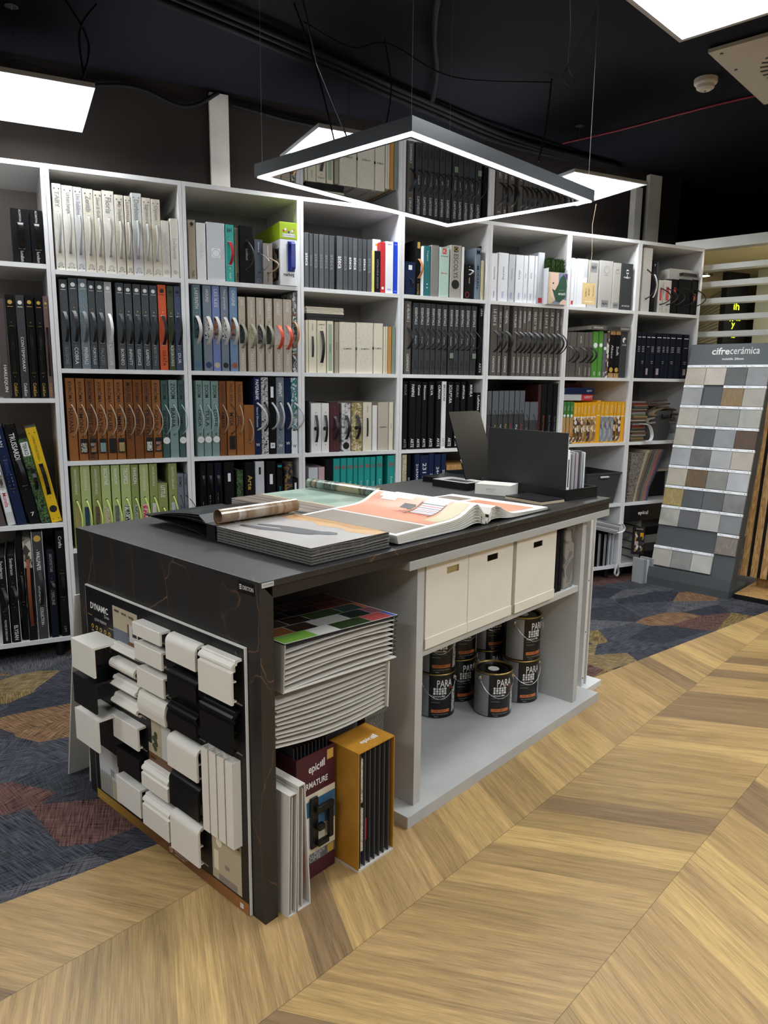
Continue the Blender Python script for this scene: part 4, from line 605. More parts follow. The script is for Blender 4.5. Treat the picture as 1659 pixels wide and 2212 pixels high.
('F2',2.9543,2.9959,1.4004,0.012,'charc2','grey and charcoal book, thin cord',{'patch':[('slate_gr',0,0.42,1)],'tx':[('Latitude',0.6,0.8,0.4,'red','d',0)],'cord':('cord_black',0.36,0.9,0.02,0.01,0.0018)}),
('F2',3.0004,3.0388,1.4006,0.012,'charc2','grey and charcoal book, thin cord',{'patch':[('slate_gr',0,0.42,1)],'tx':[('Pleats',0.6,0.8,0.4,'txw','d',0)],'cord':('cord_black',0.36,0.9,0.02,0.01,0.0018)}),
('F2',3.0406,3.0829,1.4008,0.012,'charc2','grey and charcoal book, thin cord',{'patch':[('slate_gr',0,0.42,1)],'tx':[('Avenue',0.6,0.8,0.4,'redk','d',0)],'cord':('cord_black',0.36,0.9,0.02,0.01,0.0018)}),
('F2',3.0834,3.1234,1.3263,0.012,'charc2','short two-tone grey book',{'patch':[('slate_gr',0,0.42,1)],'tx':[('Quinsai',0.55,0.8,0.3,'gold','d',0)],'cord':('cord_black',0.3,0.8,0.02,0.01,0.0018)}),
('F2',3.1262,3.1979,1.3262,0.012,'charc2','wider short two-tone grey book',{'patch':[('slate_gr',0,0.42,1)],'cord':('cord_black',0.3,0.9,0.02,0.01,0.0018)}),
('F2',3.1926,3.2203,1.443,0.012,'maroon_dk','tall dark maroon folder',{}),
('F2',3.2228,3.2664,1.4485,0.012,'black_cloth','tall black book, orange spaced letters',{'tx':[('Sketch Twenty 3',0.4,0.93,0.3,'txo','d',0)]}),
('F2',3.2729,3.3179,1.4497,0.012,'black_cloth','tall black book, grey spaced letters',{'tx':[('Sketch Twenty 3',0.4,0.93,0.3,'txg','d',0)]}),
('F2',3.3244,3.3631,1.4516,0.012,'black_cloth','tall black book, dark grey spaced letters',{'tx':[('Sketch Twenty 3',0.4,0.93,0.3,'txg','d',0)]}),
('G0',3.4254,3.4523,2.283,0.012,'white_p','thin white catalogue',{'patch':[('red',0.88,0.96,0.6)]}),
('G0',3.4546,3.475,2.2759,0.012,'white_p','thin blue-white catalogue',{}),
('G0',3.4764,3.5656,2.2835,0.012,'white_p','white box file, grey index lines',{'patch':[('grey_lt',0.1,0.38,0.35,0.3)]}),
('G0',3.5729,3.6602,2.2819,0.012,'cloth_lg','light-grey cloth box behind kraft tag',{'patch':[('grey_m',0.05,0.25,0.7)],'tx':[('epic',0.1,0.2,0.5,'txd','h',0)]}),
('G0',3.6715,3.7913,2.288,0.012,'cloth_lg','wide light-grey cloth box',{'patch':[('grey_m',0.82,0.97,0.55)],'tx':[('epic',0.86,0.93,0.45,'txd','h',0),('WOOL',0.28,0.32,0.25,'txd','h',0)],'ic':0.18}),
('G0',3.7951,3.8665,2.282,0.012,'cloth_lg','narrower light-grey cloth box',{'patch':[('grey_m',0.85,0.97,0.7)],'tx':[('epic',0.88,0.94,0.6,'txd','h',0)],'ic':0.18}),
('G0',3.8713,3.9775,2.2842,0.012,'charc2','charcoal box with white microphone mark',{'tx':[('PROJECT',0.28,0.33,0.6,'txw','h',0),('ART DECOUR',0.87,0.95,0.7,'txw','h',0)],'mic':1}),
('G1',3.4231,3.4422,1.7983,0.012,'taupe_dk','thin taupe book at left end',{'strap':('black_leather',0.3,0.66,0.045,0.016,0.02)}),
('G1',3.4438,3.5021,1.7999,0.012,'taupe_dk','taupe book, curved black strap',{'strap':('black_leather',0.33,0.68,0.045,0.02,0.02)}),
('G1',3.5063,3.5712,1.8012,0.012,'taupe_dk','wide taupe book, curved strap',{'tx':[('ARCADE',0.08,0.24,0.3,'txw','d',0),('CASAMANCE',0.78,0.96,0.2,'txw','d',0)],'strap':('black_leather',0.33,0.68,0.045,0.02,0.03)}),
('G1',3.5738,3.6103,1.802,0.012,'taupe_dk','taupe book, curved strap',{'tx':[('CASAMANCE',0.78,0.96,0.3,'txw','d',0)],'strap':('black_leather',0.33,0.68,0.045,0.02,0.02)}),
('G1',3.6121,3.6463,1.8035,0.012,'taupe_dk','taupe book beside green ones',{'tx':[('CASAMANCE',0.78,0.96,0.3,'txw','d',0)],'strap':('black_leather',0.33,0.68,0.045,0.02,0.02)}),
('G1',3.6475,3.6975,1.811,0.012,'grass','green catalogue with white ring',{'tx':[('epic',0.87,0.96,0.5,'txw','d',0)],'disc':('white_p',0.3)}),
('G1',3.7016,3.7424,1.8149,0.012,'grass','second green catalogue, white ring',{'tx':[('epic',0.87,0.96,0.5,'txw','d',0)],'disc':('white_p',0.3)}),
('G1',3.7454,3.7787,1.8015,0.012,'slate_gr','grey catalogue with white ring',{'tx':[('epic',0.87,0.96,0.5,'txw','d',0)],'disc':('white_p',0.34)}),
('G1',3.7782,3.801,1.8189,0.012,'p_photo','thin photo-print catalogue',{}),
('G1',3.8028,3.8523,1.8204,0.012,'black_cloth','black book, wooden ends',{'patch':[('wood_lt',0,0.08,1),('wood_lt',0.9,1,1)],'tx':[('Abaco',0.28,0.6,0.4,'txw','d',0)],'disc':('gold',0.83)}),
('G1',3.855,3.9014,1.8211,0.012,'black_cloth','second black book, wooden ends',{'patch':[('wood_lt',0,0.08,1),('wood_lt',0.9,1,1)],'tx':[('Soft',0.3,0.55,0.5,'txw','d',0)],'disc':('gold',0.83)}),
('G1',3.9046,3.9676,1.8181,0.012,'charc2','charcoal box with white cube mark',{'tx':[('ALLURE',0.26,0.3,0.6,'txw','h',0)],'hexm':1}),
('G2',3.4216,3.4502,1.3262,0.02,'grass2','green and wood catalogue',{'patch':[('wood_lt',0.37,0.82,1),('p_photo',0.82,0.97,1)],'disc':('white_p',0.33),'tx':[('Vinyl',0.08,0.22,0.4,'txw','d',0)],'slab':1}),
('G2',3.4535,3.4822,1.3261,0.02,'grass2','green and wood catalogue',{'patch':[('wood_lt',0.37,0.82,1),('p_photo',0.82,0.97,1)],'disc':('white_p',0.33),'tx':[('Vinyl',0.08,0.22,0.4,'txw','d',0)],'slab':1}),
('G2',3.4848,3.5153,1.3248,0.02,'grass2','green and wood catalogue',{'patch':[('wood_lt',0.37,0.82,1),('p_photo',0.82,0.97,1)],'disc':('white_p',0.33),'tx':[('Vinyl',0.08,0.22,0.4,'txw','d',0)],'slab':1}),
('G2',3.5182,3.5497,1.3196,0.02,'yellow','yellow catalogue, pale room photo',{'patch':[('p_photo',0.36,0.97,1),('white_p',0.345,0.36,1)],'tx':[('Urban',0.08,0.28,0.35,'txw','d',0)],'slab':1}),
('G2',3.5514,3.5781,1.3196,0.02,'yellow','yellow catalogue, dark room photo',{'patch':[('p_photo2',0.36,0.97,1),('white_p',0.345,0.36,1)],'tx':[('Lofts',0.08,0.28,0.35,'txw','d',0)],'slab':1}),
('G2',3.5805,3.604,1.3208,0.02,'yellow','yellow catalogue, cream photo',{'patch':[('p_photo',0.36,0.97,1),('white_p',0.345,0.36,1)],'tx':[('Nordic',0.08,0.28,0.35,'txw','d',0)],'slab':1}),
('G2',3.6057,3.6377,1.3207,0.02,'yellow','yellow catalogue, kitchen photo',{'patch':[('p_photo3',0.36,0.97,1),('white_p',0.345,0.36,1)],'tx':[('Wood',0.08,0.28,0.35,'txw','d',0)],'slab':1}),
('G2',3.6393,3.6732,1.322,0.02,'yellow','yellow catalogue, dark photo',{'patch':[('p_photo2',0.36,0.97,1),('white_p',0.345,0.36,1)],'tx':[('Stone',0.08,0.28,0.35,'txw','d',0)],'slab':1}),
('G2',3.6756,3.7243,1.3232,0.02,'yellow','yellow catalogue, wood photo',{'patch':[('p_photo3',0.36,0.97,1),('white_p',0.345,0.36,1)],'tx':[('Urban',0.08,0.28,0.35,'txw','d',0)],'slab':1}),
('G2',3.725,3.7638,1.3354,0.02,'yellow','yellow catalogue, plain yellow spine',{'patch':[('yellow',0.36,0.97,1),('white_p',0.345,0.36,1)],'tx':[('Lofts',0.08,0.28,0.35,'txw','d',0)],'slab':1}),
('G2',3.7663,3.7992,1.3256,0.02,'yellow','yellow catalogue, blue photo',{'patch':[('p_photo4',0.36,0.97,1),('white_p',0.345,0.36,1)],'tx':[('Nordic',0.08,0.28,0.35,'txw','d',0)],'slab':1}),
('G2',3.8018,3.848,1.3255,0.02,'yellow','yellow catalogue, grey photo',{'patch':[('p_photo4',0.36,0.97,1),('white_p',0.345,0.36,1)],'tx':[('Wood',0.08,0.28,0.35,'txw','d',0)],'slab':1}),
('G2',3.8507,3.8893,1.3255,0.02,'yellow','yellow catalogue, grey photo',{'patch':[('p_photo4',0.36,0.97,1),('white_p',0.345,0.36,1)],'tx':[('Stone',0.08,0.28,0.35,'txw','d',0)],'slab':1}),
('G2',3.8921,3.9177,1.3241,0.02,'yellow','yellow catalogue, dark photo',{'patch':[('p_photo2',0.36,0.97,1),('white_p',0.345,0.36,1)],'tx':[('Urban',0.08,0.28,0.35,'txw','d',0)],'slab':1}),
('G2',3.9212,3.9603,1.3253,0.02,'yellow','yellow catalogue, striped photo',{'patch':[('p_photo',0.36,0.97,1),('white_p',0.345,0.36,1)],'tx':[('Lofts',0.08,0.28,0.35,'txw','d',0)],'slab':1}),
('G2',3.9621,3.9934,1.3253,0.02,'yellow','yellow catalogue, plain yellow spine',{'patch':[('yellow',0.36,0.97,1),('white_p',0.345,0.36,1)],'tx':[('Nordic',0.08,0.28,0.35,'txw','d',0)],'slab':1}),
('G2',3.9961,4.0339,1.3252,0.02,'yellow','yellow catalogue, tan photo',{'patch':[('p_photo3',0.36,0.97,1),('white_p',0.345,0.36,1)],'tx':[('Wood',0.08,0.28,0.35,'txw','d',0)],'slab':1}),
('H0',4.0704,4.155,2.4055,0.012,'white_cloth','tall white cloth box',{'tx':[('TOSCANA',0.1,0.28,0.25,'txl','d',0)],'cord':('cord_black',0.34,0.8,0.05,0.04,0.004)}),
('H0',4.167,4.1974,2.3304,0.012,'black_cloth','tall thin black folder',{'tx':[('RS',0.05,0.15,0.3,'txw','d',0)],'strap':('white_leather',0.28,0.72,0.03,0.02,0.0)}),
('H0',4.2019,4.2204,2.3164,0.012,'charc2','thin charcoal folder',{}),
('H0',4.2354,4.2823,2.1952,0.012,'white_cloth','white riveted binder, red label',{'patch':[('redk',0.25,0.62,0.45)],'cord':('cord_black',0.25,0.75,0.05,0.05,0.004),'dots':1}),
('H0',4.2851,4.3629,2.1997,0.012,'white_cloth','wider white riveted binder, red label',{'patch':[('redk',0.2,0.62,0.4)],'cord':('cord_black',0.25,0.75,0.05,0.05,0.004),'dots':1}),
('H0',4.3669,4.4273,2.2114,0.012,'black_cloth','black box, pink tab, cord',{'patch':[('redk',0.24,0.4,0.35)],'cord':('cord_black',0.27,0.77,0.05,0.05,0.004)}),
('H0',4.4323,4.5658,2.2171,0.012,'black_cloth','widest black box, cord',{'cord':('cord_black',0.27,0.77,0.05,0.06,0.004)}),
('H0',4.569,4.6404,2.2224,0.012,'black_cloth','black box, orange mark, cord',{'patch':[('orange',0.4,0.6,0.25)],'cord':('cord_black',0.27,0.77,0.06,0.05,0.004)}),
('H1',4.0717,4.1106,1.8213,0.02,'navy_dk','navy volume',{'patch':[('txw',0.09,0.105,0.8),('txl',0.3,0.31,0.55),('txl',0.335,0.345,0.55),('txl',0.37,0.38,0.55),('txl',0.405,0.415,0.55)],'slab':1}),
('H1',4.1125,4.1534,1.8222,0.02,'navy_dk','navy volume',{'patch':[('txw',0.09,0.105,0.8),('txl',0.3,0.31,0.55),('txl',0.335,0.345,0.55),('txl',0.37,0.38,0.55),('txl',0.405,0.415,0.55),('txl',0.62,0.63,0.5),('txl',0.66,0.67,0.4)],'slab':1}),
('H1',4.162,4.2023,1.8228,0.02,'navy_dk','navy volume with pinkish label',{'patch':[('txw',0.09,0.105,0.8),('pinkgrey',0.78,0.92,0.5),('txl',0.3,0.31,0.55)],'slab':1}),
('H1',4.2044,4.2497,1.8232,0.02,'navy_dk','navy volume',{'patch':[('txw',0.09,0.105,0.8),('txl',0.3,0.31,0.55),('txl',0.335,0.345,0.55),('txl',0.37,0.38,0.55),('txl',0.405,0.415,0.55),('txl',0.62,0.63,0.5),('txl',0.66,0.67,0.4)],'slab':1}),
('H1',4.2613,4.3147,1.8242,0.02,'navy_dk','navy volume with pinkish label',{'patch':[('txw',0.09,0.105,0.8),('pinkgrey',0.78,0.92,0.5),('txl',0.3,0.31,0.55),('txl',0.335,0.345,0.55),('txl',0.37,0.38,0.55),('txl',0.405,0.415,0.55)],'slab':1}),
('H1',4.3197,4.3573,1.8241,0.02,'navy_dk','navy volume',{'patch':[('txw',0.09,0.105,0.8),('txl',0.3,0.31,0.55),('txl',0.335,0.345,0.55),('txl',0.37,0.38,0.55),('txl',0.405,0.415,0.55),('txl',0.62,0.63,0.5),('txl',0.66,0.67,0.4)],'slab':1}),
('H1',4.3594,4.3962,1.8242,0.02,'navy_dk','navy volume',{'patch':[('txw',0.09,0.105,0.8),('txl',0.3,0.31,0.55),('txl',0.335,0.345,0.55),('txl',0.37,0.38,0.55),('txl',0.405,0.415,0.55)],'slab':1}),
('H1',4.4013,4.4579,1.8242,0.02,'navy_dk','navy volume',{'patch':[('txw',0.09,0.105,0.8),('txl',0.3,0.31,0.55),('txl',0.335,0.345,0.55),('txl',0.37,0.38,0.55),('txl',0.405,0.415,0.55),('txl',0.62,0.63,0.5),('txl',0.66,0.67,0.4)],'slab':1}),
('H1',4.4631,4.5223,1.8245,0.02,'navy_dk','navy volume',{'patch':[('txw',0.09,0.105,0.8),('txl',0.3,0.31,0.55),('txl',0.335,0.345,0.55),('txl',0.37,0.38,0.55),('txl',0.405,0.415,0.55)],'slab':1}),
('H1',4.5375,4.5975,1.8239,0.02,'navy_dk','navy volume with pinkish label',{'patch':[('txw',0.09,0.105,0.8),('pinkgrey',0.78,0.92,0.5),('txl',0.3,0.31,0.55),('txl',0.62,0.63,0.5),('txl',0.66,0.67,0.4)],'slab':1}),
('A0',0.047,0.126,2.2327,0.012,'black_cloth','wide black box, black strap',{'tx':[('ALCANTARA',0.0,0.24,0.22,'txw','d',0),('london',0.78,0.98,0.2,'txw','d',0)],'strap':('black_gloss',0.26,0.74,0.015,0.03,0.004),'dep':0.28,'slabx':1}),
('A0',0.128,0.1875,2.2331,0.012,'black_cloth','black box, black strap, beside upright',{'tx':[('ALCANTARA',0.0,0.24,0.26,'txw','d',0),('london',0.78,0.98,0.26,'txw','d',0)],'strap':('black_gloss',0.26,0.74,0.015,0.03,0.004),'dep':0.28}),
('A1',-0.0434,-0.0077,1.8194,0.012,'brown_dk','brown book with grey edge',{'tx':[('HARLEQUIN',0.62,0.98,0.45,'txw','d',0)]}),
('A1',-0.0036,0.0365,1.8381,0.012,'black_cloth','black book, short gold title',{'tx':[('ICONS',0.5,0.62,0.4,'gold','d',0),('Cole&Son',0.85,0.98,0.4,'gold','d',0)],'strap':('black_gloss',0.3,0.75,0.015,0.03,0.0),'badge':'gold'}),
('A1',0.0398,0.0778,1.8379,0.012,'charc2','charcoal book, grey badge',{'tx':[('CONTEMPORARY',0.4,0.74,0.35,'txw','d',0),('Cole&Son',0.85,0.98,0.4,'txw','d',0)],'badge':'txw'}),
('A1',0.0814,0.1188,1.8415,0.012,'black_cloth','black book, gold buckles',{'tx':[('JABULA',0.48,0.62,0.4,'gold','d',0),('Cole&Son',0.85,0.98,0.4,'gold','d',0)],'strap':('black_gloss',0.3,0.75,0.015,0.03,0.0),'badge':'gold'}),
('A1',0.1237,0.1572,1.8401,0.012,'black_cloth','narrower black book, gold title',{'tx':[('ARDMORE COLLECTION',0.38,0.72,0.4,'gold','d',0),('Cole&Son',0.85,0.98,0.4,'gold','d',0)],'strap':('black_gloss',0.3,0.75,0.015,0.02,0.0),'badge':'gold'}),
('A1',0.1596,0.1919,1.8395,0.012,'brown_rose','brown-rose book, black strap',{'tx':[('GEOMETRIC II',0.45,0.72,0.4,'gold','d',0),('Cole&Son',0.85,0.98,0.4,'gold','d',0)],'strap':('black_gloss',0.3,0.78,0.015,0.025,0.0),'badge':'gold'}),
('A3',-0.1309,-0.0926,0.5613,0.012,'black_cloth','black book with white-edged cover, torn strap',{'tx':[('Sanderson',0.04,0.24,0.4,'txw','d',0),('VOYAGE OF DISCOVERY',0.72,0.97,0.4,'txw','d',0)],'edge':1,'strap':('black_leather',0.35,0.62,0.05,0.02,0.02)}),
('A3',-0.0847,-0.0471,0.5671,0.012,'black_cloth','black book, white right edge',{'tx':[('Sanderson',0.03,0.22,0.4,'txw','d',0),('ELYSIAN',0.8,0.97,0.5,'txw','d',0)],'edge':1,'strap':('black_leather',0.35,0.55,0.05,0.02,0.02)}),
('A3',-0.0362,-0.0108,0.6524,0.032,'black_cloth','narrow black book, brass buckle',{'strap':('black_leather',0.37,0.62,0.02,0.02,0.004),'rec':0.02}),
('A3',-0.0095,0.0311,0.6451,0.012,'p_collage','collage book, long brown leather strap',{'patch':[('black_cloth',0.28,1,1)],'tx':[('LUXURY LEATHER COLLECTION',0.5,0.8,0.25,'txl','d',0)],'strap':('brown_leather',0.2,0.85,0.04,0.028,-0.004)}),
('A3',0.0353,0.0824,0.6784,0.012,'charc2','grey-edged black book, white lettering',{'tx':[('- WALLPAPER',0.16,0.36,0.45,'txw','d',0),('DESIGNER',0.5,0.66,0.4,'txw','d',0),('COLLECTION -',0.7,0.88,0.45,'txw','d',0)],'edge':2,'strap':('black_leather',0.35,0.68,0.03,0.022,0.01),'disc':('gold',0.06)}),
('A3',0.0978,0.1333,0.5742,0.012,'navy_dk','short dark navy book',{'tx':[('ARCHITECTURE',0.03,0.24,0.45,'txg','d',0),('CORLINE',0.44,0.62,0.45,'txg','d',0)],'strap':('black_leather',0.35,0.45,0.03,0.02,0.01)}),
('A3',0.1449,0.1939,0.6764,0.012,'black_cloth','black book, white script, black strap',{'tx':[('Crafts',0.05,0.16,0.4,'txw','d',0),('LIM',0.9,0.96,0.3,'txg','d',0)],'strap':('black_gloss',0.4,0.62,0.02,0.02,0.004)})
]
# ---------------------------------------------------------------- ceiling lamps
LED = mat('led_white', 'f7fcff', emit=PANEL_EMIT); mat('led_strip', 'f9fcff', emit=STRIP_EMIT)
ALU = mat('aluminium_white', 'b9babb', .4, metal=.3)
def led_panel(label, x0, x1, y0, y1, z, rz=0.0, org=None, wires=True):
    cx, cy = (x0 + x1) / 2, (y0 + y1) / 2; hx_, hy = (x1 - x0) / 2, (y1 - y0) / 2
    t = thing('ceiling_light', label, 'light', (org[0], org[1], z) if org else (cx, cy, z), rz, 'suspended square light panels')
    fr = MB(); b = .018
    fr.box(-hx_, hx_, -hy, -hy + b, 0, .02).box(-hx_, hx_, hy - b, hy, 0, .02).box(-hx_, -hx_ + b, -hy + b, hy - b, 0, .02).box(hx_ - b, hx_, -hy + b, hy - b, 0, .02)
    fr.box(-hx_ + b, hx_ - b, -hy + b, hy - b, .012, .02)
    fr.build('frame', ALU, t)
    MB().box(-hx_ + b, hx_ - b, -hy + b, hy - b, .003, .0115).build('diffuser', LED, t)
    if wires:
        wr = MB()
        for sx in (-1, 1):
            for sy in (-1, 1): wr.tube([(sx * hx_ * .9, sy * hy * .9, .02), (0, 0, .18)], .0008, 4)
        wr.tube([(0, 0, .18), (0, 0, 3.13 - z)], .0008, 4); wr.build('suspension_wire', MATS['metal_dark'], t)
        MB().cyl((0, 0, 3.13 - z - .012), .03, .012, 16).build('ceiling_anchor', MATS['metal_steel'], t)
    return t
led_panel('bright square light panel hanging at the left edge, in front of bookcases', -.19, .42, 3.745, 4.42, 2.72)
led_panel('bright light panel behind the left half of the pendant ring light', 1.483, 2.09, 3.745, 4.355, 2.72)
led_panel('bright light panel behind the right tip of the pendant ring light', 3.15, 3.755, 3.74, 4.41, 2.72)
e1 = Vector((math.cos(R(18.8)), math.sin(R(18.8)), 0)); e2 = Vector((math.sin(R(18.8)), -math.cos(R(18.8)), 0))
cc_ = Vector((2.336, 2.218, 0)) - e1 * .3 + e2 * .3
led_panel('largest light panel at the top right corner of the picture', -.3, .3, -.3, .3, 2.72, R(18.8), (cc_.x, cc_.y))
for i, (x, y) in enumerate(((-1.4, 1.0), (-1.8, 3.0), (1.0, -.4), (3.0, .2), (4.6, 1.4), (-1.6, -.2), (2.2, -2.0))):
    led_panel('square ceiling light panel outside the picture over the aisle, %s one' % ('first', 'second', 'third', 'fourth', 'fifth', 'sixth', 'seventh')[i], -.3, .3, -.3, .3, 2.72, R(18.8), (x, y))
# pendant ring light over the counter
def pendant():
    P = [Vector((0.826, 2.725, 0)), Vector((1.084, 2.007, 0)), Vector((2.128, 2.387, 0)), Vector((1.858, 3.083, 0))]
    c = sum(P, Vector()) / 4; rz = R(20.3); z0 = 2.162
    t = thing('pendant_light', 'rectangular black ring light with dark mirror panel above the counter', 'light', (c.x, c.y, z0), rz)
    hx_, hy = .553, .373; b = .045
    fr = MB()
    for x0, x1, y0, y1 in ((-hx_, hx_, -hy, -hy + b), (-hx_, hx_, hy - b, hy), (-hx_, -hx_ + b, -hy + b, hy - b), (hx_ - b, hx_, -hy + b, hy - b)): fr.box(x0, x1, y0, y1, 0.003, .046)
    fr.build('frame', mat('black_anodised', '2b2d30', .35, metal=.6), t)
    st = MB(); a, bb = .008, .026
    for x0, x1, y0, y1 in ((-hx_ + a, hx_ - a, -hy + a, -hy + bb), (-hx_ + a, hx_ - a, hy - bb, hy - a), (-hx_ + a, -hx_ + bb, -hy + bb, hy - bb), (hx_ - bb, hx_ - a, -hy + bb, hy - bb)): st.box(x0, x1, y0, y1, 0, .003)
    st.build('light_strip', MATS['led_strip'], t)
    mir = bpy.data.materials.new('dark_mirror'); mir.use_nodes = True; bs = mir.node_tree.nodes['Principled BSDF']
    bs.inputs['Base Color'].default_value = (.33, .33, .34, 1); bs.inputs['Metallic'].default_value = 1; bs.inputs['Roughness'].default_value = .015
    MB().box(-hx_ + b, hx_ - b, -hy + b, hy - b, .004, .010).build('mirror_panel', mir, t)
    for sx, sy in ((-1, -1), (1, -1), (1, 1), (-1, 1)):
        MB().tube([(sx * (hx_ - .02), sy * (hy - .02), .046), (sx * (hx_ - .02), sy * (hy - .02), 3.13 - z0)], .0008, 4).build('suspension_wire', mat('wire_grey', '6a6c70', .7), t)
    MB().tube([(-hx_ + .15, 0, .012), (-hx_ + .1, .15, .35), (-hx_ + .05, .3, .97)], .003, 6).build('power_cable', BLACKP, t)
pendant()
# price tag hanging from the ring light
tg = thing('hanging_tag', 'kraft paper tag on a string hanging from the ring light corner', 'tag', (2.135, 2.408, 1.771))
MB().box(-.034, .034, -.0008, .0008, 0, .084).build('card', mat('kraft', 'bda676', .8, 'fabric', col2='b49c6b', scale=60), tg)
MB().tube([(0, 0, .08), (.004, 0, .2), (-.002, -.0, .31), (-.006, -.02, .385)], .0012, 5).build('string', MATS['cord_tan'], tg)
tt = MB()
for s_, x, z, h in (('Cena 2149,-', .018, .03, .045), ('LED 84', -.004, .035, .028), ('110x75', -.02, .03, .03)):
    add_text(tt, s_, (x, -.0012, z + h), (0, 0, -h), (.008, 0, 0), 'txd')
add_text(tt, 'wypozyczalnia', (-.024, -.0012, .008), (.048, 0, 0), (0, 0, .006), 'txw'); tt.build('lettering', 'txd', tg)

# ceiling services
vt = thing('ceiling_vent', 'square cream swirl air vent on the dark ceiling', 'vent', (0, 0, 3.05)); 
vo = Vector((3.262, 2.905, 0)); vt.location = (vo.x, vo.y, 3.105); vt.rotation_euler = (0, 0, R(20.6))
VM = mat('vent_cream', 'aaa091', .6); L_ = .93
MB().box(0, L_, -L_, 0, 0, .018).build('plate', VM, vt)
sl = MB(); cx_ = L_ / 2
for i in range(36):
    a = 2 * PI * i / 36; ca, sa = math.cos(a), math.sin(a); w1, w2 = .006, .016
    pts = [(cx_ + .13 * ca - sa * -w1, -cx_ + .13 * sa + ca * -w1), (cx_ + .34 * ca + sa * w2, -cx_ + .34 * sa - ca * w2), (cx_ + .34 * ca - sa * w2 * .2, -cx_ + .34 * sa + ca * w2 * .2), (cx_ + .13 * ca - sa * w1, -cx_ + .13 * sa + ca * w1)]
    sl.prism([(p[0], p[1], -.0015) for p in pts], (0, 0, .0014))
sl.build('slot', BLACKP, vt)
sc2 = MB()
for p in ((.05, -.05), (.3, -.04), (.05, -.3), (L_ - .05, -.05), (.05, -L_ + .05)): sc2.cyl((p[0], p[1], -.003), .008, .003, 10)
sc2.build('screw', MATS['metal_dark'], vt)
sd_ = thing('smoke_detector', 'round white smoke detector on the dark ceiling', 'smoke detector', (3.571, 3.179, 3.13)); sd_.rotation_euler = (PI, 0, 0)
MB().lathe([(0, 0), (.062, 0), (.062, .022), (.058, .028)], 28).lathe([(.058, .028), (.05, .034), (.046, .05), (.03, .06), (0, .062)], 28).build('body', mat('detector_white', 'bcb4a8', .5), sd_, smooth=False)
gr = MB()
for i in range(18):
    a = 2 * PI * i / 18; gr.box(-.003, .003, -.0015, .0015, .036, .048).v[-8:] = [(v[0] + .049 * math.cos(a), v[1] + .049 * math.sin(a), v[2]) for v in gr.v[-8:]]
gr.cyl((.0, .0, .062), .006, .002, 10); gr.build('vent_slot', MATS['txd'], sd_)
def cable(name, label, pts, r, m_, cat='cable', n=8, group=None):
    P = [Vector(p) for p in pts]; out = []
    for i in range(len(P) - 1):
        p0, p1, p2, p3 = P[max(i - 1, 0)], P[i], P[i + 1], P[min(i + 2, len(P) - 1)]
        for k in range(n):
            t = k / n; out.append(.5 * ((2 * p1) + (-p0 + p2) * t + (2 * p0 - 5 * p1 + 4 * p2 - p3) * t * t + (-p0 + 3 * p1 - 3 * p2 + p3) * t ** 3))
    out.append(P[-1]); o = MB().tube(out, r, 6).build(name, m_, smooth=True); return tag(o, label, cat, group)
CBL = mat('cable_black', '08090b', .7, spec=.15); CBR = mat('cable_red', '8a2430', .5)
cable('fire_cable', 'red twin cable running along the dark ceiling to the vent', [(3.58, 4.40, 3.115), (3.73, 4.04, 3.12), (3.90, 3.46, 3.12), (4.02, 3.14, 3.12), (4.1, 2.9, 3.12)], .006, CBR)
cable('wall_cable', 'black cable sagging along the top of the brown wall', [(-1.0, 4.64, 3.02), (-.2, 4.63, 3.09), (.2, 4.62, 2.98), (.7, 4.63, 3.06), (1.0, 4.62, 3.0), (1.2, 4.62, 3.11)], .012, CBL)
cable('wall_bracket', 'black bar beside the left grey post under the ceiling', [(1.28, 4.63, 3.06), (1.6, 4.63, 3.03), (1.95, 4.63, 3.0), (1.75, 4.63, 2.86)], .012, CBL, 'bracket', 2)
for i, (d, r) in enumerate(((0, .022), (.06, .016), (.12, .02))):
    cable('ceiling_conduit', ('black conduit nearest the wall in the ceiling bundle', 'thin middle conduit in the black ceiling bundle', 'black conduit on the room side of the ceiling bundle')[i], [(.3, 3.52 - d, 3.1), (1.188, 3.80 - d, 3.09), (2.32, 4.24 - d, 3.1), (3.2, 4.50 - d, 3.08), (4.3, 4.62 - d * .3, 3.1)], r, CBL, 'conduit', group='black conduits bundled on the ceiling')
cable('ceiling_duct', 'thick black pipe curving down the middle of the ceiling', [(1.35, 2.0, 3.11), (1.6, 2.6, 3.11), (1.77, 3.05, 3.11), (1.95, 3.4, 3.1), (2.16, 3.73, 3.1), (2.35, 4.1, 3.1)], .015, CBL, 'pipe')
cable('ceiling_wire', 'thin black wire strung between two ceiling anchors', [(1.337, 3.553, 3.10), (1.6, 3.6, 3.06), (1.788, 3.566, 3.10), (2.2, 3.62, 3.04), (2.801, 3.558, 3.10)], .004, CBL)
cable('wire_coil', 'thin pale wire dangling in a loop from the ceiling', [(2.05, 2.55, 3.12), (2.25, 2.75, 2.98), (2.33, 2.85, 2.86), (2.36, 2.84, 2.80), (2.33, 2.84, 2.77), (2.29, 2.83, 2.80), (2.33, 2.84, 2.87), (2.42, 2.75, 3.12)], .0015, MATS['metal_dark'], n=10)
cable('lamp_cable', 'black cable dropping crosswise onto the left light panel', [(.33, 3.9, 3.12), (.42, 3.9, 2.95), (.36, 3.92, 2.74)], .005, CBL, group='black cables over the left light panel')
cable('lamp_cable', 'curved black cable ending at the left light panel', [(.46, 3.88, 3.12), (.38, 3.88, 2.98), (.41, 3.95, 2.74)], .005, CBL, group='black cables over the left light panel')
cable('lamp_cable', 'black cable dropping to the middle of the ring light', [(1.25, 3.45, 3.12), (1.3, 3.3, 2.8), (1.28, 2.93, 2.22)], .004, CBL)
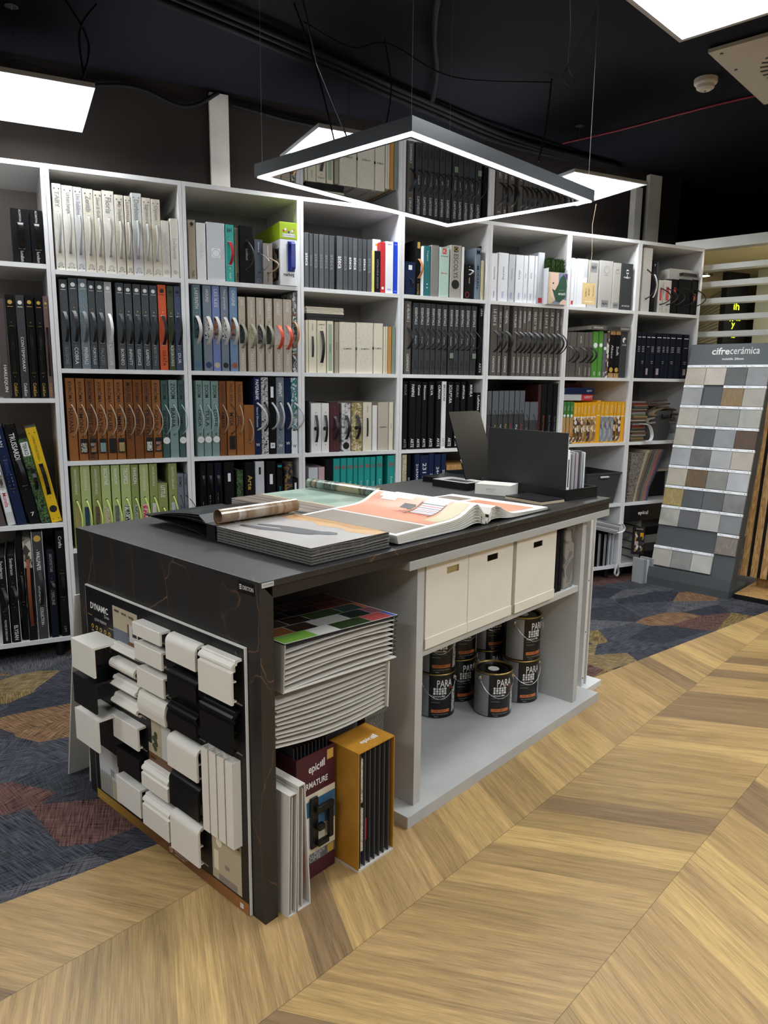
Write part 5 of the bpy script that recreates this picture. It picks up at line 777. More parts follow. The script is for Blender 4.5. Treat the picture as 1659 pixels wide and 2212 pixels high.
cable('lamp_cable', 'two-strand cable hanging left of the duct over the ring light', [(1.76, 3.56, 3.12), (1.80, 3.56, 2.9), (1.77, 3.56, 2.7)], .004, CBL)
cable('lamp_cable', 'cable hanging to the right-hand panel behind the ring light', [(2.80, 3.56, 3.12), (2.81, 3.6, 2.9), (2.78, 3.62, 2.7)], .005, CBL)

# ---------------------------------------------------------------- bookcases
YF = 4.03; DEP = .55
SEAM = [-.432, .205, .843, 1.485, 2.122, 2.749, 3.386, 4.02, 4.66]
LET = 'ABCDEFGH'
ROWZ = {c: [1.968, 1.496, 1.032, .576, .103] for c in LET}; ROWZ['A'] = [1.989, 1.349, .719, .111]
ORD = ['first', 'second', 'third', 'fourth', 'fifth', 'sixth', 'seventh', 'eighth', 'ninth', 'tenth', 'eleventh', 'twelfth', 'thirteenth', 'fourteenth', 'fifteenth', 'sixteenth', 'seventeenth', 'eighteenth']
BT = .018
for i, c in enumerate(LET):
    x0, x1 = SEAM[i] + .0008, SEAM[i + 1] - .0008; wd = x1 - x0
    t = thing('bookcase', ('white open bookcase at the left edge with books leaning inside', 'white bookcase holding white binders on top and brown books below', 'white bookcase holding the turquoise binder and lime-topped case', 'white bookcase with dark grey catalogues over cream boxes',
        'white bookcase with the ring light tip in front of its top', 'white bookcase holding the grass sample box', 'white bookcase behind the hanging kraft tag', 'white bookcase at the right end beside the louvres')[i], 'bookcase', (x0, YF, 0), 0, 'row of white bookcases along the wall')
    zb = ROWZ[c][-1]
    MB().box(0, BT, 0, DEP, zb - .022, 2.447).build('side_panel', WHITE, t); MB().box(wd - BT, wd, 0, DEP, zb - .022, 2.447).build('side_panel', WHITE, t)
    MB().box(BT, wd - BT, 0.0, DEP, 2.425, 2.447).build('top_panel', WHITE, t)
    MB().box(BT, wd - BT, DEP - .012, DEP, zb - .02, 2.425).build('back_panel', BACKM, t)
    for z in ROWZ[c]: MB().box(BT + .0003, wd - BT - .0003, .001, DEP - .012, z - .022, z).build('shelf', WHITE, t)
    for xx in (.07, wd - .07):
        for yy in (.06, DEP - .08): MB().cyl((xx, yy, 0), .022, zb - .022, 14).build('foot', BLACKP, t)

# ---------------------------------------------------------------- books
CNT = {}
ROWNAME = ['top shelf', 'second shelf', 'third shelf', 'fourth shelf', 'bottom shelf']
def cover_mesh(w_, d_, h, m_, slab=False, ch=.002):
    mb = MB()
    if slab:
        mb.box(-w_ / 2, w_ / 2, 0, d_, 0, h, m_, .0012); return mb
    t = min(.0035, w_ * .12); c = min(.003, w_ * .1)
    pts = [(-w_ / 2 + c, 0), (w_ / 2 - c, 0), (w_ / 2, c), (w_ / 2, d_), (w_ / 2 - t, d_), (w_ / 2 - t, t + c), (-w_ / 2 + t, t + c), (-w_ / 2 + t, d_), (-w_ / 2, d_), (-w_ / 2, c)]
    mb.prism([(x, y, 0) for x, y in pts], (0, 0, h), m_); return mb
def book_parts(t, w_, h, d_, col, o):
    body = cover_mesh(w_, d_, h, col, o.get('slab'))
    cvr = body.build('cover', col, t); hnd = None
    if not o.get('slab'):
        dark = col in ('black_cloth', 'charc2', 'charcoal', 'navy_dk')
        MB().box(-w_ / 2 + .0042, w_ / 2 - .0042, .008, d_ - .006, .004, h - .006).build('pages', MATS['pages_dark' if dark else 'pages'], t)
    y = -.0006
    if o.get('edge'):
        e = MB(); e.box(w_ / 2 + .0001, w_ / 2 + .0025, 0.0, d_, 0, h, 'p_pale')
        if o['edge'] == 2: e.box(-w_ / 2 - .0025, -w_ / 2 - .0001, 0, d_, 0, h, 'p_pale')
        e.build('board_edge', 'p_pale', t)
    for p in o.get('patch', []):
        f0, f1, ww = p[1], p[2], p[3] * w_ * .96; dx = (p[4] if len(p) > 4 else 0) * w_
        MB().box(dx - ww / 2, dx + ww / 2, y, 0, h * (1 - f1), h * (1 - f0)).build('spine_patch', MATS[p[0]], cvr)
    if o.get('disc'):
        m_, f = o['disc']; MB().cyl((0, y - .0002, h * (1 - f)), w_ * .36, .0008 - .0002, 20, 'y').build('round_mark', MATS[m_], cvr)
    tm = MB()
    for s_, f0, f1, hh, c_, ori, dx in o.get('tx', []):
        f0 = max(f0, .012); f1 = min(f1, .985)
        z1, z0 = h * (1 - f0), h * (1 - f1); X = dx * w_; bo = .012 if hh >= .45 else 0
        if ori == 'd': add_text(tm, s_, (X - hh * w_ / 2, y - .0006, z1), (0, 0, z0 - z1), (hh * w_, 0, 0), c_, bo)
        else: add_text(tm, s_, (X - hh * w_ / 2, y - .0006, z0), (hh * w_, 0, 0), (0, 0, z1 - z0), c_, bo)
    if o.get('badge'): tm.cyl((0, y - .0004, h * .93), w_ * .26, .0006, 14, 'y', o['badge']).box(-w_ * .3, w_ * .3, y - .0004, y, h * .885, h * .89, o['badge'])
    if o.get('ic'):
        z = h * (1 - o['ic']); r_ = w_ * .2; P = [(r_ * math.cos(a * PI / 8), y - .0005, z + r_ * math.sin(a * PI / 8)) for a in range(17)]; tm.tube(P, .0008, 4, 'txg')
    if o.get('ring'):
        P = [(-w_ * .2 + w_ * .2 * math.cos(a * PI / 8), y - .0005, h * .12 + w_ * .26 * math.sin(a * PI / 8)) for a in range(17)]; tm.tube(P, .001, 4, 'redk')
    if o.get('mic'):
        z = h * .84; tm.cyl((0, y - .0004, z), w_ * .11, .0006, 16, 'y', 'txw').box(-w_ * .11, w_ * .11, y - .0004, y, z - w_ * .18, z, 'txw').box(-w_ * .02, w_ * .02, y - .0004, y, z - w_ * .42, z - w_ * .22, 'txw').box(-w_ * .14, w_ * .14, y - .0004, y, z - w_ * .45, z - w_ * .4, 'txw')
    if o.get('hexm'):
        z = h * .82; P = [(w_ * .28 * math.sin(a * PI / 3), y - .0005, z + w_ * .34 * math.cos(a * PI / 3)) for a in range(6)]; tm.prism(P, (0, .0004, 0), 'txw').prism([(0, y - .0009, z), P[1], P[2], (0, y - .0009, P[3][2])], (0, -.0004, 0), 'charc2')
    if tm.v: tm.build('lettering', 'txw', cvr)
    rv = MB()
    if o.get('rv'):
        for f in (.055, .965):
            for s_ in (-1, 1): rv.cyl((s_ * w_ * .25, -.0015, h * (1 - f)), .0028, .0015, 8, 'y', 'metal_dark')
    if o.get('dots'):
        for f in (.08, .13, .87, .92): rv.cyl((0, -.0015, h * (1 - f)), .003, .0015, 8, 'y', 'metal_steel')
    ch = o.get('chain')
    if ch:
        za, zb = h * (1 - ch[0]), h * (1 - ch[1]); n = 14; P = []
        for i in range(n + 1):
            q = i / n; P.append((.002 + .003 * math.sin(q * 5), -.003 - .014 * math.sin(PI * q), za + (zb - za) * q))
        hnd = MB().tube(P, .0062, 6).build('cord_handle', MATS['cord_speck'], t, smooth=True)
        for z in (za,): rv.cyl((0.002, -.0015, z), .005, .0014, 10, 'y', 'txd')
    st = o.get('strap')
    if st:
        m_, a, b, bulge, ww, side = st; za, zb = h * (1 - a), h * (1 - b) if b < 1 else .004; n = 12; P = []
        for i in range(n + 1):
            q = i / n; s_ = math.sin(PI * q) ** .8; P.append((side * .75 * s_, -.002 - bulge * s_, za + (zb - za) * q))
        ww = min(ww, w_ * .5) * .75; hnd = MB().ribbon(P, (ww, -side * .2, 0), .0026).build('strap_handle', MATS[m_], t)
        mm = 'metal_gold' if 'gloss' in m_ and o.get('badge') == 'gold' else 'metal_steel'
        if bulge > .008:
            for z in (za, zb): rv.box(-ww * .62, ww * .62, -.003, -.0003, z - .0022, z + .0022, mm)
            rv.cyl((0, -.0015, za + .018), .0024, .0013, 8, 'y', 'metal_gold'); 
            if zb > .03: rv.cyl((0, -.0015, zb - .018), .0024, .0013, 8, 'y', 'metal_gold')
    cd_ = o.get('cord')
    if cd_:
        m_, a, b, bulge, side, r_ = cd_; za, zb = h * (1 - a), h * (1 - b); n = 14; P = []
        for i in range(n + 1):
            q = i / n; s_ = math.sin(PI * q ** 1.15) ** .7; P.append((side * s_, -.001 - bulge * s_, za + (zb - za) * q))
        hnd = MB().tube(P, r_, 6).build('cord_handle', MATS[m_], t, smooth=True)
        for z in (za, zb): rv.cyl((0, -.0014, z), max(.004, r_ * 1.5), .0012, 10, 'y', 'txd')
        if o.get('tag'):
            k = o['tag']; tg_ = MB(); z = zb - .012
            if k == 'disc':
                tg_.cyl((.002, -.0065, z - .018), .018, .0015, 20, 'y', 'white_b'); tg_.box(-.009, .013, -.0069, -.0066, z - .0185, z - .0175, 'txg')
            else:
                cm = {'t_green': 'p_mix', 't_amber': 'p_amber', 't_teal': 'teal_cloth', 't_black': 'black_p', 't_yellow': 'p_tan', 't_grey': 'p_speck', 't_grey2': 'sage_gr'}[k]
                hh = .075 if k != 't_grey2' else .045
                tg_.box(-.014, .018, -.0075, -.006, z - hh, z, 'black_p', .003)
                if k not in ('t_black',): tg_.box(-.011, .015, -.0082, -.0076, z - hh + .006, z - (.022 if k != 't_grey2' else .006), cm)
            tg_.tube([(0, -.004, zb), (.002, -.006, z + .001)], .001, 4, 'cord_dark'); tg_.build('name_tag', 'black_p', t)
    if o.get('knob'): rv.cyl((-.004, -.008, h * (1 - o['knob'])), .011, .007, 16, 'y', 'txd').cyl((-.004, -.0095, h * (1 - o['knob'])), .004, .0014, 10, 'y', 'metal_steel')
    if rv.v: rv.build('rivets', 'metal_steel', hnd or cvr)
GRP = {'A0': 'black boxes', 'A1': 'dark books', 'A3': 'black books', 'B0': 'white binders', 'B1': 'charcoal books', 'B2': 'brown cloth books', 'B3': 'lime green books', 'C0': 'mixed binders', 'C1': 'blue and beige books', 'C2': 'cloth and rope-handled books', 'C3': 'black books and boxes',
    'D0': 'dark grey catalogues', 'D1': 'cream boxes', 'D2': 'pale binders', 'D3': 'turquoise books', 'E0': 'mixed binders', 'E1': 'charcoal corded books', 'E2': 'tall black books', 'E3': 'navy books', 'F0': 'white folders', 'F1': 'taupe strapped books', 'F2': 'grey and charcoal books',
    'G0': 'light grey boxes', 'G1': 'taupe and green books', 'G2': 'yellow catalogues', 'H0': 'corded boxes', 'H1': 'navy volumes'}
KIND = (('binder', 'binder'), ('box', 'sample box'), ('catalogue', 'catalogue'), ('folder', 'folder'), ('volume', 'book'), ('book', 'sample book'), ('file', 'box file'))
random.seed(4)
def place_books():
    n = {}; tot = {}
    for b in BOOKS: tot[b[0]] = tot.get(b[0], 0) + 1
    for comp, xa, xb, zt, rec, col, look, o in BOOKS:
        i = n.get(comp, 0); n[comp] = i + 1
        bay = LET.index(comp[0]); row = int(comp[1]); z0 = ROWZ[comp[0]][row]
        lo, hi = SEAM[bay] + BT + .003, SEAM[bay + 1] - BT - .003
        xa = max(xa, lo) + .0006; xb = min(xb, hi) - .0006
        zt = min(zt, (ROWZ[comp[0]][row - 1] - .025) if row else 2.42)
        d_ = o.get('dep', .40); look_l = look[0].lower() + look[1:]
        kn = 'sample_book'
        for k_, v_ in (('catalogue', 'catalogue'), ('binder', 'binder'), ('box', 'sample_box'), ('folder', 'folder'), ('volume', 'bound_volume')):
            if k_ in look.split(',')[0]: kn = v_; break
        frm = ('%s from left' % ORD[i]) if i < tot[comp] - 1 else 'last on right'
        if i == 0: frm = 'leftmost'
        lab = '%s, %s, %s, %s bookcase' % (look, frm, ROWNAME[row], ORD[bay])
        wds = lab.split()
        if len(wds) > 16: lab = '%s, %s, %s, %s bookcase' % (look.split(',')[0], frm, ROWNAME[row], ORD[bay])
        t = thing(kn, lab, kn.replace('_', ' ').replace('sample book', 'book').replace('bound volume', 'book'), ((xa + xb) / 2, YF + rec, z0 + .0004), 0, '%s on the %s of the %s bookcase' % (GRP[comp], ROWNAME[row], ORD[bay]))
        book_parts(t, xb - xa, zt - z0, d_, col, o)
place_books()
# leaning books in the first bookcase
for i, (x, w_, h, col, look, o, tilt) in enumerate((
    (-.105, .030, .26, 'brown_dk', 'short dark brown book leaning at the left edge, first bookcase', {}, 9),
    (-.066, .036, .33, 'binder_grey', 'grey book with white label leaning left, third shelf, first bookcase', dict(patch=[('white_p', .45, .8, .8)], tx=[TT('Morella', .5, .72, .5, 'redk')], strap=('metal_steel', .1, .4, .02, .02, .004)), 9),
    (-.024, .044, .492, 'navy', 'navy blue book leaning left between grey and black ones, first bookcase', dict(tx=[TT('1838', .42, .66, .45, 'txw'), TT('MILAN', .05, .2, .3, 'txw')], strap=('navy', .33, .62, .02, .03, .0)), 9.3),
    (.033, .049, .492, 'black_cloth', 'black book with bold white lettering leaning left, first bookcase', dict(tx=[TT('TRUSSARDI', .06, .33, .5, 'txw'), TT('7', .88, .92, .5, 'txw', 'h')], strap=('black_leather', .34, .6, .03, .026, .01)), 9.8),
    (.0865, .043, .435, 'p_jungle', 'dark jungle-print book leaning against the yellow one, first bookcase', dict(patch=[('txw', .04, .2, .8)], tx=[TT('TEKKO', .05, .19, .6, 'txd')], strap=('black_gloss', .34, .6, .03, .026, .01)), 10.6),
    (.133, .050, .49, 'yellow_lam', 'bright yellow book leaning left with black strap, first bookcase', dict(tx=[TT('LIVING COLLECTION', .09, .33, .3, 'txb')], disc=('txd', .86), rv=1, strap=('black_gloss', .38, .7, .02, .028, .004)), 10.8))):
    mat('yellow_lam', 'e6bc16', .4)
    t = thing('sample_book', look, 'book', (x, YF + .015 + (i % 2) * .006, .7195), 0, 'books leaning on the third shelf of the first bookcase', rot=(0, -R(tilt), 0))
    book_parts(t, w_, h, .36, col, o)
    for ch in t.children: ch.location.x += w_ / 2

def box_thing(name, label, cat, loc, size, m_, rz=0, group=None, ch=.0015, parts=()):
    t = thing(name, label, cat, loc, rz, group)
    MB().box(0, size[0], 0, size[1], 0, size[2], None, ch).build('body', m_, t)
    for nm, fn, mm in parts: mb = MB(); fn(mb); mb.build(nm, mm, t)
    return t
# lime-topped sample case with blue handle
t = thing('sample_case', 'white case with lime green top and blue plastic handle, top shelf', 'sample case', (1.362, 4.02, 1.9684))
MB().box(0, .1, 0, .46, 0, .245, None, .002).build('body', MATS['white_p'], t)
MB().box(-.001, .101, -.001, .461, .245, .334, None, .002).build('lid', mat('lime', 'a9c41c', .45), t)
hb = MB(); P = [(.062, -.004, .225), (.064, -.035, .22), (.064, -.04, .2), (.064, -.04, .11), (.064, -.035, .088), (.062, -.004, .082)]
hb.ribbon(MB.curve(P), (.022, 0, 0), .008); hb.box(.045, .085, -.006, 0, .075, .235, None, .002); hb.build('handle', mat('blue_plastic', '1c2f8f', .35), t)
MB().box(-.0012, -.0002, .02, .3, .03, .2).build('side_print', MATS['p_photo'], t)
lt = MB(); add_text(lt, 'marburg', (.02, -.0012, .045), (.062, 0, 0), (0, 0, .024), 'txd', .02); add_text(lt, 'Die Familie von', (.018, -.0022, .262), (.066, 0, 0), (0, 0, .008), 'navy')
lt.box(.016, .086, -.0018, -.0012, .256, .274, 'txw')
for k in range(7): lt.cyl((.022 + .01 * k, -.0022, .288 + .008 * math.sin(k * 1.3)), .006, .0008, 10, 'y', ('redk', 'txw', 'gold', 'd_navy', 'pink', 'txw', 'ochre')[k])
lt.build('lettering', 'txd', t)

# grass sample box with a printed front
t = thing('sample_box', 'open box of artificial grass samples, printed child face front, top shelf', 'sample box', (3.2, 4.006, 1.9684))
MB().box(0, .162, 0, .003, 0, .205).box(0, .003, .003, .3, 0, .23).box(.159, .162, .003, .3, 0, .23).box(.003, .159, .003, .3, 0, .003).build('box', MATS['white_p'], t)
fp = MB(); y = -.0008
fp.add([(0.001, y, .001), (.161, y, .001), (.161, y, .204), (.001, y, .204)], [(0, 1, 2, 3)], 'p_photo4')
sk = 'skin_print'; mat(sk, 'eccdbb', .5); mat('green_print', '2c5440', .5); mat('hair_print', 'd8bd9c', .5); mat('purple_print', '6b3f86', .5)
def poly(mb, pts, m_, dy): mb.add([(p[0], y - dy, p[1]) for p in pts], [tuple(range(len(pts)))], m_)
poly(fp, [(.004, .204), (.085, .204), (.088, .15), (.07, .03), (.03, .004), (.004, .004)], 'hair_print', .0003)
poly(fp, [(.018, .2), (.085, .2), (.088, .15), (.085, .06), (.06, .03), (.03, .05), (.02, .1)], sk, .0005)
poly(fp, [(.085, .13), (.1, .17), (.128, .196), (.15, .17), (.158, .12), (.15, .05), (.11, .015), (.07, .02), (.035, .1), (.06, .09)], 'green_print', .0007)
poly(fp, [(.135, .2), (.16, .2), (.16, .16), (.15, .17)], 'purple_print', .0009); poly(fp, [(.1, .002), (.16, .002), (.16, .03), (.13, .035), (.11, .02)], sk, .0009)
fp.cyl((.043, y - .0012, .135), .006, .0004, 12, 'y', 'd_navy').cyl((.043, y - .0014, .135), .0025, .0003, 10, 'y', 'txd').build('printed_front', 'p_photo', t)
lt = MB(); add_text(lt, 'ensö', (.088, y - .0016, .062), (.06, 0, 0), (0, 0, .018), 'txw', .02); add_text(lt, 'miastogreen', (.085, y - .0016, .09), (.06, 0, 0), (0, 0, .006), 'sage'); lt.build('lettering', 'txw', t)
gm = pat('grass_blades', ['5f9c34', '9ad256', 'c4ee7e', '4a7a26'], 260, (1, 1, .35)); mat('grass_back', '35501f', .9)
for k in range(4):
    g = MB(); random.seed(k); x0 = .006 + k * .0385
    for q in range(520):
        x = x0 + random.random() * .033; yy = .02 + random.random() * .10; z = .2 + random.random() * .09; l = .014
        a = random.uniform(-.008, .008); g.add([(x - .0024, yy, z), (x + .0024, yy, z), (x + a, yy - .012, z + l)], [(0, 1, 2)])
    g.box(x0 + .003, x0 + .03, .03, .12, .01, .285, 'grass_back'); g.mats = ['grass_blades', 'grass_back'] if g.mats == [None, 'grass_back'] else g.mats
    g.build('grass_sample', gm, t)

def flat_book(label, loc, size, m_, rz=0, name='sample_book', cat='book', group=None, text=None, tcol='txw', band=None, strap=None, pages=True):
    """a book lying flat: spine towards -y, length along x"""
    t = thing(name, label, cat, loc, rz, group); L_, D_, H_ = size; tk = min(.0035, H_ * .2)
    MB().prism([(0, 0, 0), (0, D_, 0), (0, D_, tk), (0, tk, tk), (0, tk, H_ - tk), (0, D_, H_ - tk), (0, D_, H_), (0, 0, H_)], (L_, 0, 0)).build('cover', m_, t)
    if pages: MB().box(.003, L_ - .003, tk + .002, D_ - .003, tk, H_ - tk).build('pages', MATS['pages'], t)
    mb = MB()
    if band: mb.box(L_ * band[0], L_ * band[1], -.0008, 0, 0, H_, band[2])
    if text:
        for s_, f0, f1, hh in text: add_text(mb, s_, (L_ * f0, -.0014, H_ * (.5 - hh / 2)), (L_ * (f1 - f0), 0, 0), (0, 0, H_ * hh), tcol)
    if mb.v: mb.build('lettering', tcol, t)
    if strap: MB().ribbon([(L_ * strap[0], -.001, H_ / 2), (L_ * strap[0] + .02, -.018, H_ / 2 + .004), (L_ * strap[1] - .02, -.018, H_ / 2 + .002), (L_ * strap[1], -.001, H_ / 2)], (0, .006, min(.02, H_ * .6)), .002).build('strap_handle', MATS['black_leather'], t)
    return t
# flat stack on the cream boxes
z = 1.7935
for i, (m_, h, nm) in enumerate((('black_p', .018, 'lower black'), ('black_p', .019, 'upper black'), ('cream2', .010, 'bottom cream'), ('cream', .009, 'middle cream'), ('cream2', .010, 'upper cream'), ('cream', .009, 'topmost cream'))):
    box_thing('brochure', '%s brochure of the flat stack lying on the cream boxes' % nm, 'brochure', (1.53 - (.004 * (i % 2)), 4.06, z), (.232, .30, h - .0006), MATS[m_], group='flat brochures stacked on the cream boxes'); z += h
flat_book('grey book lying flat across the green and taupe books, second shelf', (3.62, 4.035, 1.8215), (.36, .32, .032), MATS['taupe_dk'], text=[('PANORAMIC', .06, .3, .4), ('CASAMANCE', .75, .98, .35)], strap=(.38, .74))
flat_book('lowest red and grey catalogue lying on the yellow catalogues', (3.43, 4.06, 1.3355), (.262, .26, .044), MATS['redk'], text=[('NEFRYT', .7, .97, .4)], band=(0, .6, 'grey_lt'))
flat_book('navy catalogue lying flat on the red and grey one', (3.432, 4.05, 1.3798), (.262, .26, .044), MATS['navy'], text=[('epic', .72, .92, .45)])
flat_book('maroon catalogue lying across the back of the stack under a black one', (3.55, 4.36, 1.3355 + .08), (.30, .14, .04), MATS['maroon'], text=[('Fiesta', .1, .3, .4)])
flat_book('black catalogue topmost of the stack above the yellow catalogues', (3.50, 4.34, 1.4558), (.28, .16, .022), MATS['black_cloth'], text=[('WOOD', .2, .5, .5)])
box_thing('sample_block', 'small wooden block propping the maroon catalogue in the stack', 'sample block', (3.70, 4.345, 1.3355), (.06, .16, .079), MATS['wood_lt'])
z = .8765 + .0
flat_book('navy book lying flat beside the navy books, lowest', (2.486, 4.05, .5765), (.16, .3, .03), MATS['navy'])
for i in range(9):
    m_ = ('navy_dk', 'navy', 'taupe', 'navy_dk', 'black_cloth', 'navy', 'black_cloth', 'teal_deep', 'navy_dk')[i]
    flat_book('flat dark book in the low stack beside the navy books, %s from the bottom' % ORD[i + 1], (2.486 + .004 * (i % 3), 4.05, .607 + i * .031), (.2, .3, .030), MATS[m_], group='flat books beside the navy books')
flat_book('wood-edged sample board topmost of the low dark stack', (2.49, 4.06, .8865), (.22, .3, .035), MATS['wood_lt'], name='sample_board', cat='sample board', pages=False)
flat_book('grey flat case with cord on the black boxes, top shelf right end', (4.335, 4.045, 2.2105), (.285, .32, .075), MATS['grey_m'], name='sample_case', cat='sample case', text=None, strap=(.35, .98))

# basket of papers (seventh bookcase)
t = thing('storage_basket', 'dark grey plastic basket with pale handle grips holding white papers', 'basket', (3.66, 4.035, .5765))
GP = mat('grey_plastic', '3d3d3f', .5)
def tub(mb, x0, x1, y0, y1, h, tp=.03, th=.004):
    o0 = [(x0 + tp, y0 + tp), (x1 - tp, y0 + tp), (x1 - tp, y1 - tp), (x0 + tp, y1 - tp)]; o1 = [(x0, y0), (x1, y0), (x1, y1), (x0, y1)]
    for i in range(4):
        j = (i + 1) % 4
        mb.add([(*o0[i], 0), (*o0[j], 0), (*o1[j], h), (*o1[i], h)], [(0, 1, 2, 3)])
        k = .004; c = ((x0 + x1) / 2, (y0 + y1) / 2)
        ii = lambda p: (p[0] + (c[0] - p[0]) * .03, p[1] + (c[1] - p[1]) * .03)
        mb.add([(*ii(o0[i]), .004), (*ii(o0[j]), .004), (*ii(o1[j]), h), (*ii(o1[i]), h)], [(3, 2, 1, 0)])
        mb.add([(*o1[i], h), (*o1[j], h), (*ii(o1[j]), h), (*ii(o1[i]), h)], [(0, 1, 2, 3)])
    mb.add([(*p, 0) for p in o0], [(3, 2, 1, 0)]); mb.add([(*ii(p), .004) for p in o0], [(0, 1, 2, 3)])
    mb.box(x0 - .006, x1 + .006, y0 - .006, y0, h - .012, h); mb.box(x0 - .006, x1 + .006, y1, y1 + .006, h - .012, h); mb.box(x0 - .006, x0, y0, y1, h - .012, h); mb.box(x1, x1 + .006, y0, y1, h - .012, h)
    return mb
tub(MB(), 0, .325, 0, .36, .235).build('tub', GP, t)
MB().tube([(.12, -.010, .205), (.14, -.018, .207), (.18, -.018, .207), (.20, -.010, .205)], .007, 8).build('handle_grip', MATS['grey_lt'], t, smooth=True)
random.seed(7)
for i in range(8):
    box_thing('paper_sheet', 'white folded paper sticking out of the dark basket, %s from the front' % ORD[i], 'paper', (3.68 + i * .004, 4.07 + .02 * i, .60 + i * .01), (.14, .2, .004), MATS['white_p'], group='white papers in the dark basket').rotation_euler = (0, -R(38 + i * 4), R(10))
# bottom of seventh bookcase: sample boards fallen against each other
for i in range(5):
    t = thing('sample_folder', 'grey and black sample folder standing on the bottom shelf, %s from left, seventh bookcase' % ORD[i], 'folder', (3.705 + i * .056, 4.05, .1035), 0, 'sample folders on the bottom shelf', rot=(0, R(-1 + i * .5), 0))
    MB().box(0, .006, 0, .35, 0, .29 - .01 * i).box(.034, .04, 0, .35, 0, .29 - .01 * i).box(.006, .034, .34, .35, 0, .28 - .01 * i).build('cover', MATS[('grey_m', 'black_p', 'black_p', 'black_p', 'grey_lt')[i]], t)
    for k in range(3): MB().box(.010 + k * .008, .014 + k * .008, .004, .335, .002, .27 - .01 * i).build('sample_sheet', MATS[('grey_lt', 'grey_m', 'silver')[k]], t)
t = thing('sample_fan', 'thick grey fan of sample sheets lying slanted over the folders', 'sample book', (3.655, 4.0, .425), 0, rot=(0, R(14), 0))
for k in range(7): MB().box(0 + k * .004, .30 + k * .004, 0, .32, k * .011, k * .011 + .009).build('sample_sheet', MATS[('grey_m', 'silver', 'grey_lt')[k % 3]], t)
MB().ribbon(MB.curve([(.30, -.003, .01), (.335, -.02, .03), (.345, -.02, .06), (.32, -.01, .085), (.30, -.003, .08)]), (0, .02, 0), .003).build('strap_handle', MATS['white_leather'], t)
t = thing('strap_loop', 'pale loop handle hanging below the bottom shelf of the seventh bookcase', 'strap', (3.975, 4.0, .02))
MB().ribbon(MB.curve([(.0, .03, .125), (.0, .0, .11), (-.012, -.0, .07), (-.018, 0, .03), (0, 0, .008), (.018, 0, .03), (.012, 0, .07), (.003, 0, .11), (.003, .03, .125)]), (0, .018, .0), .003).build('loop', MATS['white_leather'], t)

# eighth bookcase, third shelf: carpet sample stacks and a round bin with carpets
carp = ['6b5a4c', '8c7a63', '4a4440', 'a3968a', '7b3230', '9c7f56', '3d4a4c', 'b0a48f', '5f4d45', '86837f', '6c7a66', '93694a']
for i in range(22):
    c_ = carp[(i * 5) % 12]; mm = cloth('carpet_' + c_, c_, None, 220)
    t = MB().box(0, .14, 0, .34, 0, .0128, None, .003).build('carpet_sample', mm, loc=(4.075 + .006 * math.sin(i * 2.1), 4.05 + .01 * math.sin(i * 1.3), 1.0325 + i * .0135), rz=R(3 * math.sin(i)))
    tag(t, 'flat carpet sample in the tall pile left of the round bin, %s from the bottom' % (ORD[i] if i < 18 else ('nineteenth', 'twentieth', 'twenty-first', 'twenty-second')[i - 18]), 'carpet sample', 'carpet samples piled beside the round bin')
t = thing('storage_bin', 'round dark grey plastic bin filled with folded carpet samples', 'bin', (4.415, 4.22, 1.0325))
MB().lathe([(0, 0), (.145, 0), (.165, .19), (.172, .19), (.172, .225), (.162, .225), (.158, .19), (.14, .006), (0, .006)], 40).build('tub', GP, t, smooth=False)
MB().box(-.05, .05, -.182, -.172, .17, .178).box(-.05, -.044, -.182, -.172, .178, .2).box(.044, .05, -.182, -.172, .178, .2).build('handle_grip', BLACKP, t)
for i, (dx, dz, ang, c_) in enumerate(((-.06, .19, 8, 'a3968a'), (.03, .20, -10, '86837f'), (-.02, .255, 12, '8c7a63'), (.05, .26, -6, '6b5a4c'), (-.05, .30, 4, '5f4d45'))):
    mm = cloth('carpet_' + c_, c_, None, 220); P = []
    for k in range(13):
        q = k / 12; P.append((-.13 + .0 + .22 * (q * 2 if q < .5 else 2 - q * 2) - .02, 0, .004 + (.036 * q)))
    P = [(-.12, 0, .0), (.02, 0, .002), (.10, 0, .008), (.115, 0, .022), (.10, 0, .036), (.02, 0, .038), (-.09, 0, .030)]
    o = MB().ribbon(MB.curve(P, 4), (0, .24, 0), .012).build('folded_carpet', mm, smooth=True)
    o.location = (4.415 + dx, 4.2, 1.0325 + dz - .06 + .02 * (i == 4)); o.rotation_euler = (R(4), R(ang), R(180 + ang))
    tag(o, ('beige carpet sample folded low in the round bin', 'grey carpet sample folded beside it in the round bin', 'tan folded carpet sample in the middle of the round bin', 'brown folded carpet sample at the right of the round bin', 'dark folded carpet sample topmost in the round bin')[i], 'carpet sample', 'folded carpets in the round bin')
t = thing('strap_loop', 'white leather strap loop curving out of the carpet pile', 'strap', (4.2, 4.03, 1.034))
MB().ribbon(MB.curve([(-.06, .02, .13), (.0, -.02, .12), (.03, -.03, .06), (.02, -.03, .01), (-.03, -.02, .002)]), (0, .03, .0), .003).build('loop', MATS['white_leather'], t)
